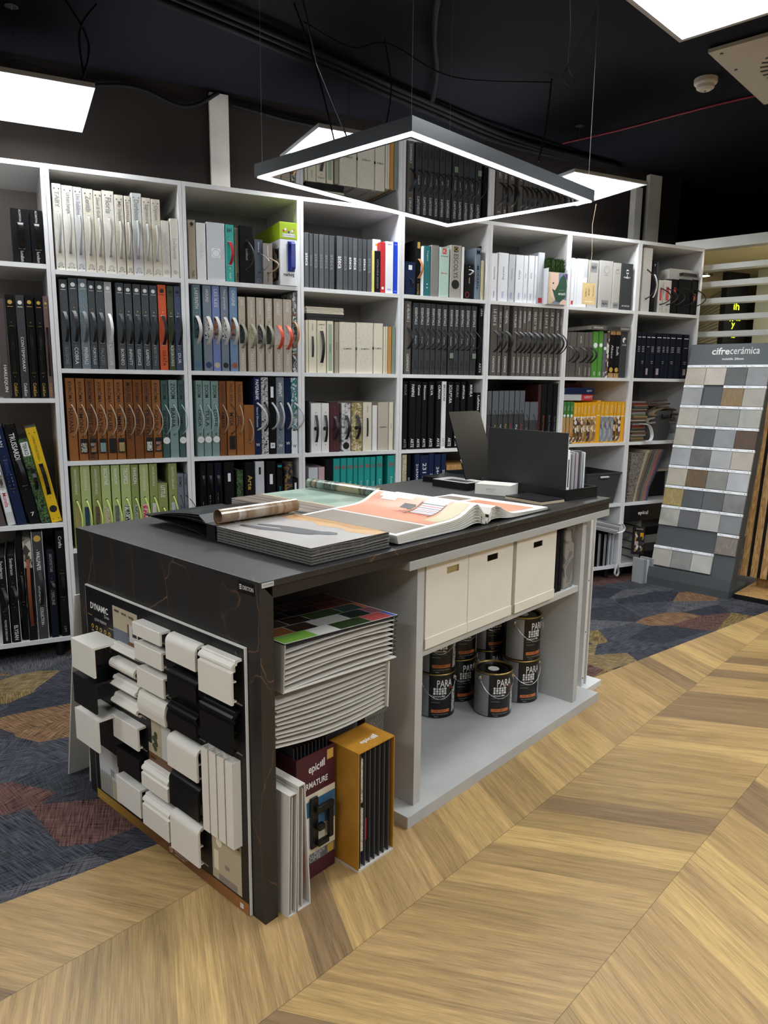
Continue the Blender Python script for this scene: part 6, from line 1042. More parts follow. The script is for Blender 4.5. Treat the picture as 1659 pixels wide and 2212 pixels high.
# fourth shelf: fanned carpet sample book
t = thing('carpet_book', 'thick fanned carpet sample book leaning right on the fourth shelf', 'sample book', (4.075, 4.05, .5765))
random.seed(3)
for i in range(16):
    c_ = ('bdb096', 'c9bda2', 'b5a88e', '7d6d5f', '8c7b6c', '5d5650', '6e6864', '5b5f55', '7a8a7a', '8f7f70', 'a5766c', 'b37f7a', 'a66a6a', '7f6f86', '5a5f7a', '4d5068')[i]
    mm = cloth('fan_' + c_, c_, None, 240); o = []; b0 = .07 + i * .0095
    path = [(b0, 0, 0), (b0 + .015, 0, .1), (b0 + .05 + .002 * i, 0, .22), (b0 + .095 + .003 * i, 0, .36), (b0 + .115 + .003 * i, 0, .385)]
    MB().ribbon(path, (0, .33, 0), .008).build('carpet_leaf', mm, t).location = (0, .17, 0)
MB().prism([(0, 0, 0), (.062, 0, 0), (.155, 0, .37), (.02, 0, .37)], (0, .32, 0)).build('front_cover', pat('p_woven', ['6b625c', '8d857c', '4a4340', '9a938c'], 40), t)
box_thing('storage_bin', 'black bin at the back right of the fourth shelf, eighth bookcase', 'bin', (4.43, 4.2, .5765), (.19, .28, .2), BLACKP)
box_thing('magazine', 'pale magazines lying on the black bin, fourth shelf, eighth bookcase', 'magazine', (4.41, 4.18, .777), (.22, .28, .02), MATS['cream'])
# bottom shelf: black box and packaged samples
t = box_thing('sample_box', 'large black box with white lettering on the bottom shelf, eighth bookcase', 'sample box', (4.05, 4.03, .43), (.50, .36, .118), mat('box_black', '0f0f11', .4))
lt = MB(); add_text(lt, 'epic', (.13, -.001, .04), (.075, 0, 0), (0, 0, .035), 'txw', .02)
for k in range(3): lt.box(.21 + k * .009, .215 + k * .009, -.001, -.0004, .046, .046 + .018 + .006 * k, 'txw')
lt.build('lettering', 'txw', t)
for i in range(5):
    flat_book('dark boxed catalogue under the large black box, %s from the bottom' % ORD[i], (4.28, 4.08 + .004 * (i % 2), .104 + i * .065), (.3, .34, .063), MATS[('black_cloth', 'charc2', 'grey_m', 'black_cloth', 'charc2')[i]], group='dark catalogues stacked under the large black box')
t = thing('sample_pack', 'black sample card with yellow patch leaning in front of the eighth bookcase', 'sample pack', (4.10, 3.975, .19), 0, rot=(R(-6), R(8), R(6)))
MB().box(0, .125, 0, .018, 0, .21, None, .002).build('card', mat('pack_black', '18181a', .35), t)
MB().box(.01, .115, -.001, 0, .02, .17, 'p_photo2').box(.07, .11, -.0016, -.001, .135, .165, 'yellow').box(.01, .05, -.0016, -.001, .07, .1, 'pink').build('print', 'p_photo2', t)
lt = MB(); add_text(lt, 'Home design', (.02, -.0012, .185), (.08, 0, 0), (0, 0, .014), 'txw'); lt.build('lettering', 'txw', t)
for i in range(6):
    t = MB().box(0, .022, 0, .09, 0, .185 - .006 * (i % 3), None, .001).build('catalogue', MATS[('silver', 'grey_m', 'grey_lt', 'grey_m', 'silver', 'grey_m')[i]], loc=(4.055 + i * .0235, 3.83 - .0 * i, .0005), rz=R(4))
    tag(t, 'silver-grey catalogue standing on the carpet left of tile stand, %s from left' % ORD[i], 'catalogue', 'grey catalogues on the carpet by the tile stand')

# ---------------------------------------------------------------- louvred partition
ld = Vector((.35, -.937, 0)).normalized(); lo = Vector((4.668, 4.321, 0)); ln = Vector((-ld.y, ld.x, 0))
t = thing('louvre_partition', 'white louvred partition of wide horizontal slats beside the right bookcase', 'partition', lo, math.atan2(ld.y, ld.x))
SLM = mat('louvre_white', 'bcbcb6', .5)
MB().box(0, 2.4, -.0, .11, 2.46, 2.535, None, .002).build('top_rail', SLM, t)
for i in range(11):
    z = 2.345 - i * .1225; MB().box(0.0, 2.4, 0, .10, z - .04, z, None, .002).build('slat', SLM, t)
MB().box(2.4, 2.46, 0, .11, 0, 2.535).build('post', SLM, t)
t = thing('advert_column', 'black column sign with yellow lettering seen between the louvres', 'sign', (6.06, 4.95, 0))
MB().box(0, .3, 0, .06, 0, 2.5).build('panel', BLACKP, t); lt = MB(); YM = mat('acid_yellow', 'cfe02a', .5, emit=.6)
for s_, x, z, w_, h in (('ih', .10, 2.16, .1, .07), ('w', .05, 2.05, .09, .05), ('m', .16, 2.06, .06, .03), ('y', .1, 1.98, .05, .06), ('info', .06, 1.9, .16, .02)): add_text(lt, s_, (x, -.002, z), (w_, 0, 0), (0, 0, h), 'acid_yellow', .04)
lt.build('lettering', YM, t)
t = box_thing('low_cabinet', 'dark navy cabinet seen low behind the louvres', 'cabinet', (5.75, 5.0, 0), (.55, .5, 1.84), mat('navy_cabinet', '1a1f2e', .5))
t = thing('spot_lamp', 'round recessed spot in the cream ceiling beyond the louvres', 'light', (6.121, 5.274, 2.50))
MB().lathe([(.05, .0), (.075, .0), (.075, .018), (.05, .018)], 28).build('ring', MATS['metal_steel'], t); MB().cyl((0, 0, .004), .05, .01, 24).build('diffuser', mat('spot_led', 'fff1d8', emit=12), t)
tag(MB().box(-.3, .3, -.3, .3, 0, .015).build('ceiling_light', mat('fill_led', 'fff4dd', emit=22.0), loc=(5.8, 7.4, 2.5)), 'added unseen fill light panel in the further room behind the bookcases', 'light')  # hidden fill panel, added to brighten the room behind the louvres
tag(MB().box(-.3, .3, -.3, .3, 0, .015).build('ceiling_light', MATS['fill_led'], loc=(5.7, 3.25, 2.5)), 'added unseen fill light panel in the further room beside the slatted panel', 'light')  # second added fill panel, out of view, lights partition and slats from behind

# ---------------------------------------------------------------- tile display stand
TS = Vector((4.12, 3.835, 0)); ea = R(-70.5)
t = thing('tile_stand', 'dark grey leaning display stand carrying rows of ceramic tile samples', 'display stand', TS, ea)
# local frame: +x along the front (left to right), +y away from the viewer
GS = mat('stand_grey', '4a5052', .5, 'stone', col2='474c4e', scale=4)
TW = .575; LN = math.atan(.45 / 1.72)
M_lean = Matrix.Translation((0, .035, .06)) @ Matrix.Rotation(-LN, 4, 'X')
MB().box(-.01, TW + .01, -.012, .36, 0, .055).prism([(-.01, -.012, .055), (-.01, .0, .055), (-.01, .012, .13), (-.01, 0.0, .13)], (TW + .02, 0, 0)).build('base', GS, t)
MB().box(0, TW, 0, .02, 0, 1.745).xf(M_lean).build('back_board', GS, t)
MB().box(0.0, .014, .02, .1, 0, 1.5).box(TW - .014, TW, .02, .1, 0, 1.5).xf(M_lean).build('side_frame', GS, t)
lt = MB(); add_text(lt, 'cifre', (.155, -.0015, 1.665), (.125, 0, 0), (0, 0, .052), 'txw', .03); add_text(lt, 'cerámica', (.283, -.0015, 1.665), (.20, 0, 0), (0, 0, .055), 'txw'); add_text(lt, 'outside 20mm', (.235, -.0015, 1.625), (.15, 0, 0), (0, 0, .017), 'txw', .03)
lt.xf(M_lean).build('lettering', 'txw', t)
TC = [['b8ad9e', 'bdb5aa', '5b5c5c', '8d8e8f'], ['9d9e9c', None, '8f744f', 'a6a196'], ['b3aca0', '9d9c95', '90908a', 'a5a59d'], ['a8a195', '4b4d51', '8e9092', '5b4636'], ['a0a2a4', '6a6a6a', 'a8a9aa', 'b5aca0'],
      ['b0a899', '6f5a43', '85847f', 'b3b5b7'], ['a8935f', '54575b', '5a5b5c', '81827f'], ['a8a69d', '606164', 'b1b0aa', '808285'], [None, None, None, '8b8178'], ['b0aba1', '8d8d89', 'b8b6b0', None]]
CN = {'b': 'beige', 'a': 'pale grey', '9': 'mid grey', '8': 'grey', '5': 'charcoal', '4': 'charcoal', '6': 'dark grey', '7': 'brown'}
SPEC = {(0, 0): 'beige', (0, 1): 'ivory', (0, 3): 'light blue-grey', (1, 2): 'tan wood-look', (1, 3): 'ribbed ivory', (3, 3): 'dark brown wood-look', (5, 1): 'brown wood-look', (6, 0): 'yellow wood-look', (8, 3): 'grey wood-look', (5, 3): 'white', (3, 0): 'white-veined beige', (4, 1): 'speckled dark grey', (6, 3): 'mottled grey', (7, 0): 'terrazzo grey'}
for r_ in range(10):
    top = 1.565 - r_ * .151
    for c_ in range(4):
        col = TC[r_][c_]
        if not col: continue
        x0 = .002 + c_ * .1432; nm = SPEC.get((r_, c_), CN.get(col[0], 'grey'))
        wood = 'wood' in nm
        mm = mat('tile_%d_%d' % (r_, c_), col, .55, 'streak' if wood else 'stone', col2=None, scale=(12 if not wood else 30), cols=[col, '%02x%02x%02x' % tuple(int(int(col[k:k + 2], 16) * .88) for k in (0, 2, 4))], stretch=(1, 1, 1) if not wood else (3, 3, .3))
        if not wood:
            e_ = mm.node_tree.nodes.get('Color Ramp'); c1 = hx(col); e_.color_ramp.elements[0].color = (*[x * (.72 if nm in ('speckled dark grey', 'mottled grey', 'terrazzo grey') else .86) for x in c1], 1)
        tt = thing('tile_sample', '%s tile sample, %s from left in %s row of tile stand' % (nm, ORD[c_], ORD[r_]), 'tile sample', TS, ea, 'tile samples on the dark grey stand')
        MB().box(x0, x0 + .141, -.016 - .0, -.001, top - .128, top + .0, None, .001).xf(M_lean).build('tile', mm, tt)
        MB().box(x0, x0 + .1425, -.021, -.001, top + .0003, top + .0185, None, .0006).xf(M_lean).build('label_strip', MATS['white_p'], tt)
        lm = MB(); add_text(lm, ('Materia', 'Nexus', 'Montana', 'Alure')[(r_ + c_) % 4], (x0 + .012, -.0216, top + .006), (.032, 0, 0), (0, 0, .006), 'txd'); add_text(lm, '20mm', (x0 + .1, -.0216, top + .006), (.022, 0, 0), (0, 0, .006), 'txg'); lm.box(x0 + .127, x0 + .135, -.0216, -.021, top + .005, top + .013, 'txg')
        if (r_, c_) == (3, 0): pass
        lm.xf(M_lean).build('lettering', 'txd', tt)
# ---------------------------------------------------------------- oak slat wall panel on its base
SB = Vector((4.366, 3.285, 0)); t = thing('slat_panel', 'oak and black slatted acoustic panel leaning at the right edge', 'wall panel', SB, ea)
OAK = mat('oak_knot', 'b58b55', .5, 'streak', cols=['b9905a', '9a7040', 'c19a64'], scale=22, stretch=(4, 4, .5))
M2 = Matrix.Translation((-0.045, .24, .115)) @ Matrix.Rotation(-R(7.5), 4, 'X')
MB().box(0, .6, 0, .012, 0, 2.0).xf(M2).build('felt_backing', mat('felt_black', '141414', .9), t)
for i in range(9): MB().box(.0 + i * .066, .042 + i * .066, -.013, 0, 0, 2.0, None, .001).xf(M2).build('oak_slat', OAK, t)
t = thing('plinth', 'low oak base with black edge in front of the slatted panel', 'plinth', SB, ea)
MB().box(0, .7, -.0, .5, 0, .034).build('edge', BLACKP, t); MB().box(0.0, .7, 0.0, .5, .034, .036).build('oak_top', OAK, t)
MB().box(.04, .6, .32, .36, .036, .10).build('support_block', OAK, t)
lo_ = MB()
for k in range(3): lo_.prism([(.16 + k * .02, .10, .0361), (.28 + k * .02, .17, .0361), (.16 + k * .02, .24, .0361), (.17 + k * .02, .24, .0361), (.292 + k * .02, .17, .0361), (.17 + k * .02, .10, .0361)], (0, 0, .0006))
lo_.build('chevron_mark', MATS['txd'], t)
# ================================================================ the counter (local frame: x = along, y = away)
def cthing(name, label, cat, u, v, z, rz=0.0, group=None, rot=None):
    t = thing(name, label, cat, cw(u, v, z), CA + rz, group)
    if rot: t.rotation_euler = (rot[0], rot[1], CA + rz); t.rotation_mode = 'XYZ'
    return t
def dekton():
    M = bpy.data.materials.new('dark_veined_stone'); M.use_nodes = True; nt = M.node_tree; b = nt.nodes['Principled BSDF']
    tc = nn(nt, 'ShaderNodeTexCoord'); n0 = nn(nt, 'ShaderNodeTexNoise'); n0.inputs['Scale'].default_value = 3.2; n0.inputs['Detail'].default_value = 5
    nt.links.new(tc.outputs['Object'], n0.inputs['Vector'])
    mv = nn(nt, 'ShaderNodeVectorMath', operation='MULTIPLY_ADD'); mv.inputs[1].default_value = (.16, .16, .16); nt.links.new(n0.outputs['Color'], mv.inputs[0]); nt.links.new(tc.outputs['Object'], mv.inputs[2])
    mp = nn(nt, 'ShaderNodeMapping'); mp.inputs['Scale'].default_value = (2.0, 3.0, 1.0); nt.links.new(mv.outputs[0], mp.inputs['Vector'])
    v = nn(nt, 'ShaderNodeTexVoronoi', feature='DISTANCE_TO_EDGE'); v.inputs['Scale'].default_value = 2.6; nt.links.new(mp.outputs[0], v.inputs['Vector'])
    n1 = nn(nt, 'ShaderNodeTexNoise'); n1.inputs['Scale'].default_value = 2.5; n1.inputs['Detail'].default_value = 2; nt.links.new(tc.outputs['Object'], n1.inputs['Vector'])
    gate = mathn(nt, 'MULTIPLY', mathn(nt, 'MAXIMUM', mathn(nt, 'SUBTRACT', n1.outputs['Fac'], .36), 0.0), 7.0)
    vein = mathn(nt, 'MULTIPLY', mathn(nt, 'MINIMUM', gate, 1.0), mathn(nt, 'SUBTRACT', 1.0, mathn(nt, 'MINIMUM', mathn(nt, 'MULTIPLY', v.outputs['Distance'], 130.0), 1.0)))
    n2 = nn(nt, 'ShaderNodeTexNoise'); n2.inputs['Scale'].default_value = 9; n2.inputs['Detail'].default_value = 6; nt.links.new(tc.outputs['Object'], n2.inputs['Vector'])
    r1 = nn(nt, 'ShaderNodeValToRGB'); r1.color_ramp.elements[0].color = (*hx('1b1918'), 1); r1.color_ramp.elements[1].color = (*hx('262322'), 1); r1.color_ramp.elements[0].position = .3; r1.color_ramp.elements[1].position = .7
    nt.links.new(n2.outputs['Fac'], r1.inputs[0])
    mx = nn(nt, 'ShaderNodeMix', data_type='RGBA'); nt.links.new(mathn(nt, 'MULTIPLY', vein, .8), mx.inputs['Factor']); nt.links.new(r1.outputs[0], mx.inputs['A']); mx.inputs['B'].default_value = (*hx('7d5a3c'), 1)
    nt.links.new(mx.outputs['Result'], b.inputs['Base Color']); b.inputs['Roughness'].default_value = .5; b.inputs['Specular IOR Level'].default_value = .6
    return M
DK = dekton()
H = .956; CL = 1.955; CWD = .98
t = cthing('display_counter', 'large dark stone waterfall counter with brown veins in the middle', 'counter', 0, 0, 0)
MB().prism([(0, 0, 0), (.044, 0, 0), (.044, 0, .9085), (.0, 0, .9555)], (0, CWD, 0)).build('end_panel', DK, t)
MB().prism([(.0003, 0, .956), (.0443, 0, .909), (CL, 0, .935), (CL, 0, .956)], (0, CWD, 0)).build('worktop', DK, t) if False else MB().box(.0005, CL, -.002, CWD, .938, .956, None, .0015).build('worktop', DK, t)
MB().box(.045, CL - .004, .004, CWD - .004, .906, .9375).build('apron', mat('apron_dark', '262422', .4), t)
MB().box(.012, .0445, .0, .055, .0, .9).build('inner_leg', mat('leg_black', '131211', .35), t) if False else None
MB().box(.045, .654, .93, .95, 0, .905).build('back_panel', mat('panel_dark', '1d1b1a', .6), t)
bd = MB(); bd.box(-.0015, 0, .018, .085, .917, .948, 'black_p'); add_text(bd, 'DEKTON', (-.0024, .064, .926), (0, -.044, 0), (0, 0, .013), 'txl', .02)
for k in range(3): bd.box(-.0022, -.0016, .069, .078, .926 + k * .005, .929 + k * .005, 'txl')
bd.box(.006, .044, -.0035, -.0021, .941, .953, 'txl'); add_text(bd, 'EDGE LIMITED', (.009, -.0042, .945), (.032, 0, 0), (0, 0, .005), 'txd')
bd.build('name_plate', 'black_p', t)
t = cthing('support_cabinet', 'light grey open cabinet carrying the right part of the counter', 'cabinet', 0, 0, 0)
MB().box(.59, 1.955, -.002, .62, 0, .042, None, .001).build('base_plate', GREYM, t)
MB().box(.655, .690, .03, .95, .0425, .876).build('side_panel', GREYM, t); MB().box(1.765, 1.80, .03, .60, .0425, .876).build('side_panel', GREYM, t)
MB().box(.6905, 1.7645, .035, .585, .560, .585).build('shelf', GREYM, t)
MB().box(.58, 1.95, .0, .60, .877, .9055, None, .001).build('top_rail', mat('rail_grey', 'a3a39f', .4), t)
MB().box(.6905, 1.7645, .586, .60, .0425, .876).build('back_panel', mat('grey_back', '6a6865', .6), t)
MB().box(1.68, 1.764, .3, .34, .545, .5595).build('shelf_bracket', MATS['grey_m'], t)
t = cthing('display_upright', 'white perforated upright with base plate at the counter end', 'display upright', 1.985, .10, 0)
WM = mat('white_metal', 'd6d6d4', .4)
MB().box(-.02, .15, -.03, .5, 0, .028).build('base_plate', WM, t); MB().box(.0, .022, .0, .03, .028, .90).box(.045, .052, .0, .4, .028, .90).build('upright', WM, t)
mb = MB()
for z in (.07, .3, .55, .85): mb.cyl((.011, -.0008, z), .004, .0007, 10, 'y')
mb.build('hole', MATS['txd'], t)

# boxes on the cabinet shelf
BX = mat('box_cream', 'e0dacd', .6, 'stone', col2='dcd5c7', scale=4)
for i, (u0, u1, lab) in enumerate(((.697, .928, 'cream storage box with tan contents in its hand hole, leftmost'), (.931, 1.213, 'widest cream storage box, middle of the three'), (1.232, 1.53, 'cream storage box standing rightmost, beside the black folders'))):
    t = cthing('storage_box', lab, 'box', u0, .028 - .004 * (i == 2), .5855, 0, 'cream boxes on the cabinet shelf'); w_ = u1 - u0; hc = (.52 + .1 * (i == 0)) * w_
    b = MB(); y1 = .0; z0, z1 = .235, .258; hx0, hx1 = hc - .034, hc + .034
    b.box(0, w_, 0, .003, .03, z0).box(0, hx0, 0, .003, z0, z1).box(hx1, w_, 0, .003, z0, z1).box(0, w_, 0, .003, z1, .284)
    b.box(0, .003, .003, .34, .0, .284).box(w_ - .003, w_, .003, .34, 0, .284).box(.003, w_ - .003, .337, .34, 0, .284).box(.003, w_ - .003, .003, .337, 0, .003).build('body', BX, t)
    MB().box(-.0015, w_ + .0, -.003, -.0003, 0.0, .036).build('bottom_lid', BX, t)
    if i == 0: MB().box(hx0 - .01, hx1 + .02, .006, .02, z0 - .01, z1 + .004).build('contents', MATS['p_tan'], t)
for i in range(3): box_thing('black_folder', 'black folder standing right of the cream boxes, %s from the left' % ORD[i], 'folder', cw(1.555 + i * .03, .05, .5855), (.024, .3, .255 + .008 * i), MATS['black_cloth'], CA, 'black folders on the cabinet shelf')
t = cthing('sample_roll', 'grey marble-print sample book at the right end of the cabinet shelf', 'sample book', 1.66, .05, .5855); MB().box(0, .08, 0, .3, 0, .27, None, .006).build('cover', MATS['p_whitemarble'] if False else pat('p_greymarble', ['6f6c68', '8d8a85', '5c5955'], 12), t)

# paint cans
def paint_can():
    t = thing('paint_can', 'x', 'paint can', (0, 0, 0)); r, h = .0815, .197
    MB().lathe([(0, .004), (r - .004, .004), (r - .003, 0), (r, .002), (r, h - .006)], 48).build('body', mat('can_black', '121213', .28), t, smooth=False)
    MB().lathe([(r, h - .006), (r + .004, h - .003), (r + .004, h), (r, h + .002)], 48).lathe([(r, h + .002), (r - .002, h + .001), (r - .006, h - .004)], 48).build('rim', mat('can_brass', 'b39a5c', .3, metal=.9), t, smooth=True)
    MB().lathe([(r - .006, h - .004), (r - .008, h - .016), (r - .018, h - .018), (r - .020, h - .008), (.0, h - .008)][::1], 48).build('lid', mat('can_lid', '8d8d8c', .22, metal=1), t, smooth=False)
    MB().cyl((0, 0, h - .0078), .024, .0008, 28).build('lid_sticker', MATS['txw'], t)
    def arc(mb, a0, a1, z0, z1, off, mt, n=10):
        vs = [((r + off) * math.sin(R(a0 + (a1 - a0) * i / n)), -(r + off) * math.cos(R(a0 + (a1 - a0) * i / n)), z) for z in (z0, z1) for i in range(n + 1)]
        mb.add(vs, [(i, i + 1, i + n + 2, i + n + 1) for i in range(n)], mt)
    lb = MB(); mat('can_silver', '97999b', .35, metal=.35); mat('can_orange', 'c9703f', .5)
    arc(lb, -95, -32, .004, h - .008, .0004, 'can_silver', 16)
    arc(lb, -24, 34, .026, .040, .0006, 'can_orange'); 
    for k in range(4): arc(lb, -80, -42, .02 + .012 * k, .0215 + .012 * k, .0007, 'txg', 6)
    arc(lb, 44, 62, .02, .13, .0005, 'p_speck', 6)
    for zz_, a0, a1 in ((.100, -22, 6),): pass
    band = lb.build('label_band', 'can_silver', t)
    def ctext(mb, s, a0, a1, z0, z1, m_, bold=0):
        vs, fs, _ = text_raw(s, bold)
        mb.add([((r + .001) * math.sin(R(a0 + (a1 - a0) * x)), -(r + .001) * math.cos(R(a0 + (a1 - a0) * x)), z0 + (z1 - z0) * y) for x, y in vs], fs, m_)
    lt = MB(); ctext(lt, 'PARA', -8, 42, .140, .172, 'txw', .01); ctext(lt, 'Cashmere Mat', -24, 18, .096, .104, 'txw', .02); ctext(lt, '100% acrylique', -24, 20, .082, .089, 'txg'); ctext(lt, 'interieur', -24, 2, .070, .077, 'txg')
    ctext(lt, '3,78L - 8006', -16, 14, .030, .037, 'txd'); ctext(lt, 'ultra-matt finish 18-24 h', -20, 30, .016, .020, 'txl'); ctext(lt, 'Velo', -15, -2, .006, .011, 'txl'); ctext(lt, 'Ad', 32, 42, .130, .142, 'redk')
    for i in range(5):
        for j in range(3):
            a = R(-15 + i * 8.2); lt.cyl(((r + .0012) * math.sin(a), -(r + .0012) * math.cos(a) - .0004, .112 + j * .0105), .0052, .0007, 8, 'y', 'txl' if (i + j) % 2 else 'txw')
    lt.build('lettering', 'txw', band)
    hn = MB(); P = []
    for i in range(21):
        q = i / 20; a = R(-60 + 118 * q); dr = .006 + .012 * math.sin(PI * q); zz_ = .170 - .075 * math.sin(PI * q) ** .9 if True else 0
        P.append(((r + dr) * math.sin(a), -(r + dr) * math.cos(a), zz_))
    hn.tube(P, .0014, 5); hnd = hn.build('wire_handle', MATS['metal_steel'], t, smooth=True)
    ea_ = MB()
    for a in (-60, 58): x, y = (r + .001) * math.sin(R(a)), -(r + .001) * math.cos(R(a)); ea_.cyl((x, y - .002, .170), .009, .004, 12, 'y')
    ea_.build('handle_lug', MATS['metal_steel'], hnd)
    return t
def dup(root, loc, rz, label, group=None):
    r = root.copy(); C.objects.link(r); r.location = loc; r.rotation_euler = (0, 0, rz); r['label'] = label
    if group: r['group'] = group
    for ch in list(root.children):
        c = ch.copy(); C.objects.link(c); c.parent = r
        for g in ch.children:
            d = g.copy(); C.objects.link(d); d.parent = c
    return r
cans = [(1.461, .254, 0, 'paint can standing alone in front, lid in full view', 0), (1.284, .43, 0, 'lower paint can at the left behind the grey post', -3), (1.284, .43, 1, 'upper paint can of the left stack behind the post', -3), (1.48, .46, 0, 'lower can of the second stack, behind the front can', 2), (1.48, .46, 1, 'upper can of the second stack from the left', 2),
    (1.668, .245, 0, 'lower paint can of the right stack by the side panel', 2), (1.668, .245, 1, 'upper paint can of the right stack, silver side showing', 6), (1.665, .43, 0, 'lower can of the dark rear stack', 3), (1.665, .43, 1, 'upper can of the dark rear stack', 3)]
pc = None
for u, v, k, lab, dz in cans:
    loc = cw(u, v, .0425 + k * .1995); view = math.atan2(loc.x, loc.y)
    rz = -view + R(20 + dz * 3)
    if pc is None: pc = paint_can(); pc.location = loc; pc.rotation_euler = (0, 0, rz); pc['label'] = lab; pc['group'] = 'black paint cans in the cabinet'
    else: dup(pc, loc, rz, lab, 'black paint cans in the cabinet')

# ---------------------------------------------------------------- sample board on the end panel
t = cthing('sample_board', 'black moulding display board with gold foot strip on the counter end', 'display board', -.0022, 0, 0)
MB().box(-.007, 0, .052, .918, .004, .775).build('board', mat('board_white', 'd8d6d0', .5), t)
MB().box(-.0085, -.0071, .056, .914, .004, .771).build('printed_face', mat('board_black', '121214', .45), t)
GB = bpy.data.materials.new('gold_strip'); GB.use_nodes = True; nt = GB.node_tree; tc = nn(nt, 'ShaderNodeTexCoord'); sp = nn(nt, 'ShaderNodeSeparateXYZ'); nt.links.new(tc.outputs['Object'], sp.inputs[0])
cr = nn(nt, 'ShaderNodeValToRGB'); nt.links.new(sp.outputs[1], cr.inputs[0])
for i, (p, c) in enumerate(((.05, '9a6232'), (.35, '5f3820'), (.55, '6b4525'), (.9, 'b08a35'))):
    e = cr.color_ramp.elements[i] if i < 2 else cr.color_ramp.elements.new(p); e.position = p; e.color = (*hx(c), 1)
nt.links.new(cr.outputs[0], nt.nodes['Principled BSDF'].inputs['Base Color']); nt.nodes['Principled BSDF'].inputs['Roughness'].default_value = .4
MB().box(-.0092, -.0086, .056, .914, .004, .038).build('gold_strip', GB, t)
lt = MB(); X = -.0094
def bt(s, v1, v0, z0, z1, m_='txw', bo=0.0): add_text(lt, s, (X, v1, z0), (0, v0 - v1, 0), (0, 0, z1 - z0), m_, bo)
bt('DYNAMIC', .882, .765, .700, .722, 'txw', .05); bt('Duo', .79, .76, .685, .697, 'txl'); bt('LISTWY PREMIUM', .86, .78, .662, .672, 'txl')
lt.box(X, X + .0003, .90, .87, .675, .677, 'gold') if False else None
lt.box(X, X + .0003, .875, .902, .676, .6775, 'gold').box(X, X + .0003, .735, .765, .657, .6585, 'gold')
for j in range(2):
    for i in range(5):
        v = .875 - i * .028; z = .640 - j * .042 - i * .001; lt.cyl((X - .0002, v, z), .0075, .0005, 10, 'x', 'gold').cyl((X - .0006, v, z), .0045, .0005, 8, 'x', 'board_black')
        lt.box(X, X + .0003, v - .008, v + .008, z - .0150, z - .0135, 'txl').box(X, X + .0003, v - .006, v + .006, z - .0180, z - .0165, 'txg')
bt('Innowacyjna technologia', .895, .83, .018, .023, 'txw'); bt('System montazu zatrzask', .43, .35, .022, .027, 'txw'); bt('odporne na wilgoc', .43, .36, .013, .018, 'txw'); lt.cyl((X - .0002, .445, .021), .009, .0004, 14, 'x', 'txl').cyl((X - .0006, .445, .021), .007, .0004, 14, 'x', 'd_rust')
for k in range(4): lt.cyl((X - .0002, .085 + .006 * (k % 2), .015 + .006 * (k // 2)), .005, .0004, 8, 'x', 'txw')
for v, z in ((.885, .755), (.085, .755), (.3, .03)): lt.cyl((X - .0006, v, z), .005, .0008, 12, 'x', 'metal_dark')
lt.build('lettering', 'txw', t)
# prints glued to the board
def print_card(lab, v0, v1, z0, z1, fn):
    tt = cthing('photo_print', lab, 'print', -.0118, 0, 0); mb = MB(); mb.box(0, .0009, v0, v1, z0, z1, 'print_beige'); fn(mb, v0, v1, z0, z1); mb.build('print', 'print_beige', tt)
mat('print_beige', 'b5a88f', .5); mat('print_grey', '8b8d92', .5); mat('print_blue', '626a7a', .5); mat('print_brown', '6d4b32', .5); mat('print_green', '4a5236', .6)
def q_(mb, v0, v1, z0, z1, m_, k=1): mb.box(-.0003 * k, -.0003 * (k - 1), v0, v1, z0, z1, m_)
def pr1(mb, a, b, c, d):
    q_(mb, a, b, c, c + .045, 'print_blue'); q_(mb, a, a + .05, c + .02, c + .075, 'txl', 2); q_(mb, a + .006, a + .03, c + .04, c + .068, 'txd', 3); q_(mb, a + .05, a + .06, c + .035, c + .075, 'print_brown', 3); q_(mb, a, a + .06, c, c + .02, 'print_brown', 2)
    for i, s_ in enumerate(('W0540', 'W0740', 'W1020')): add_text(mb, s_, (-.0006, b - .01 - i * .045, d - .018 - .002 * i), (0, -.03, 0), (0, 0, .009), 'txd', .03)
def pr2(mb, a, b, c, d):
    q_(mb, b - .02, b, c + .06, d, 'txd'); q_(mb, a, a + .05, c + .03, d, 'txl'); q_(mb, a, b, c, c + .03, 'print_brown')
    for k in range(7): mb.cyl((-.0012, b - .04 + .008 * math.sin(k * 2), c + .05 + k * .008), .009, .0006, 9, 'x', 'print_green')
    for k in range(6): q_(mb, a + .05 + k * .008, a + .055 + k * .008, c + .03, c + .07 - .004 * (k % 2), 'd_sand', 2)
    add_text(mb, 'P2050', (-.0006, b - .01, c + .01), (0, -.03, 0), (0, 0, .009), 'txd', .03)
def pr3(mb, a, b, c, d):
    q_(mb, a, b, c + .07, d, 'txl')
    for k in range(7): q_(mb, a + .05 + k * .012, a + .057 + k * .012, c, c + .08, 'grey_m', 2)
    q_(mb, a + .03, a + .055, c + .08, c + .105, 'grey_m', 2)
def pr4(mb, a, b, c, d):
    q_(mb, a + .02, b - .03, c, c + .022, 'taupe'); q_(mb, b - .03, b - .008, c + .03, c + .09, 'cream'); q_(mb, a + .055, a + .075, c + .05, c + .062, 'taupe', 2); mb.cyl((-.001, b - .035, d - .03), .014, .0005, 16, 'x', 'cream')
    add_text(mb, 'P2020A', (-.0006, a + .04, d - .014), (0, -.035, 0), (0, 0, .009), 'txd', .03)
print_card('photo of a panelled room with codes, top left of the display board', .583, .733, .625, .742, pr1)
print_card('photo of a hallway with plants in the middle of the display board', .420, .548, .283, .425, pr2)
print_card('photo of curtain rail profile at lower left of the display board', .752, .884, .045, .215, pr3)
print_card('photo of a lamp and sideboard at the bottom right of the board', .086, .222, .045, .195, pr4)
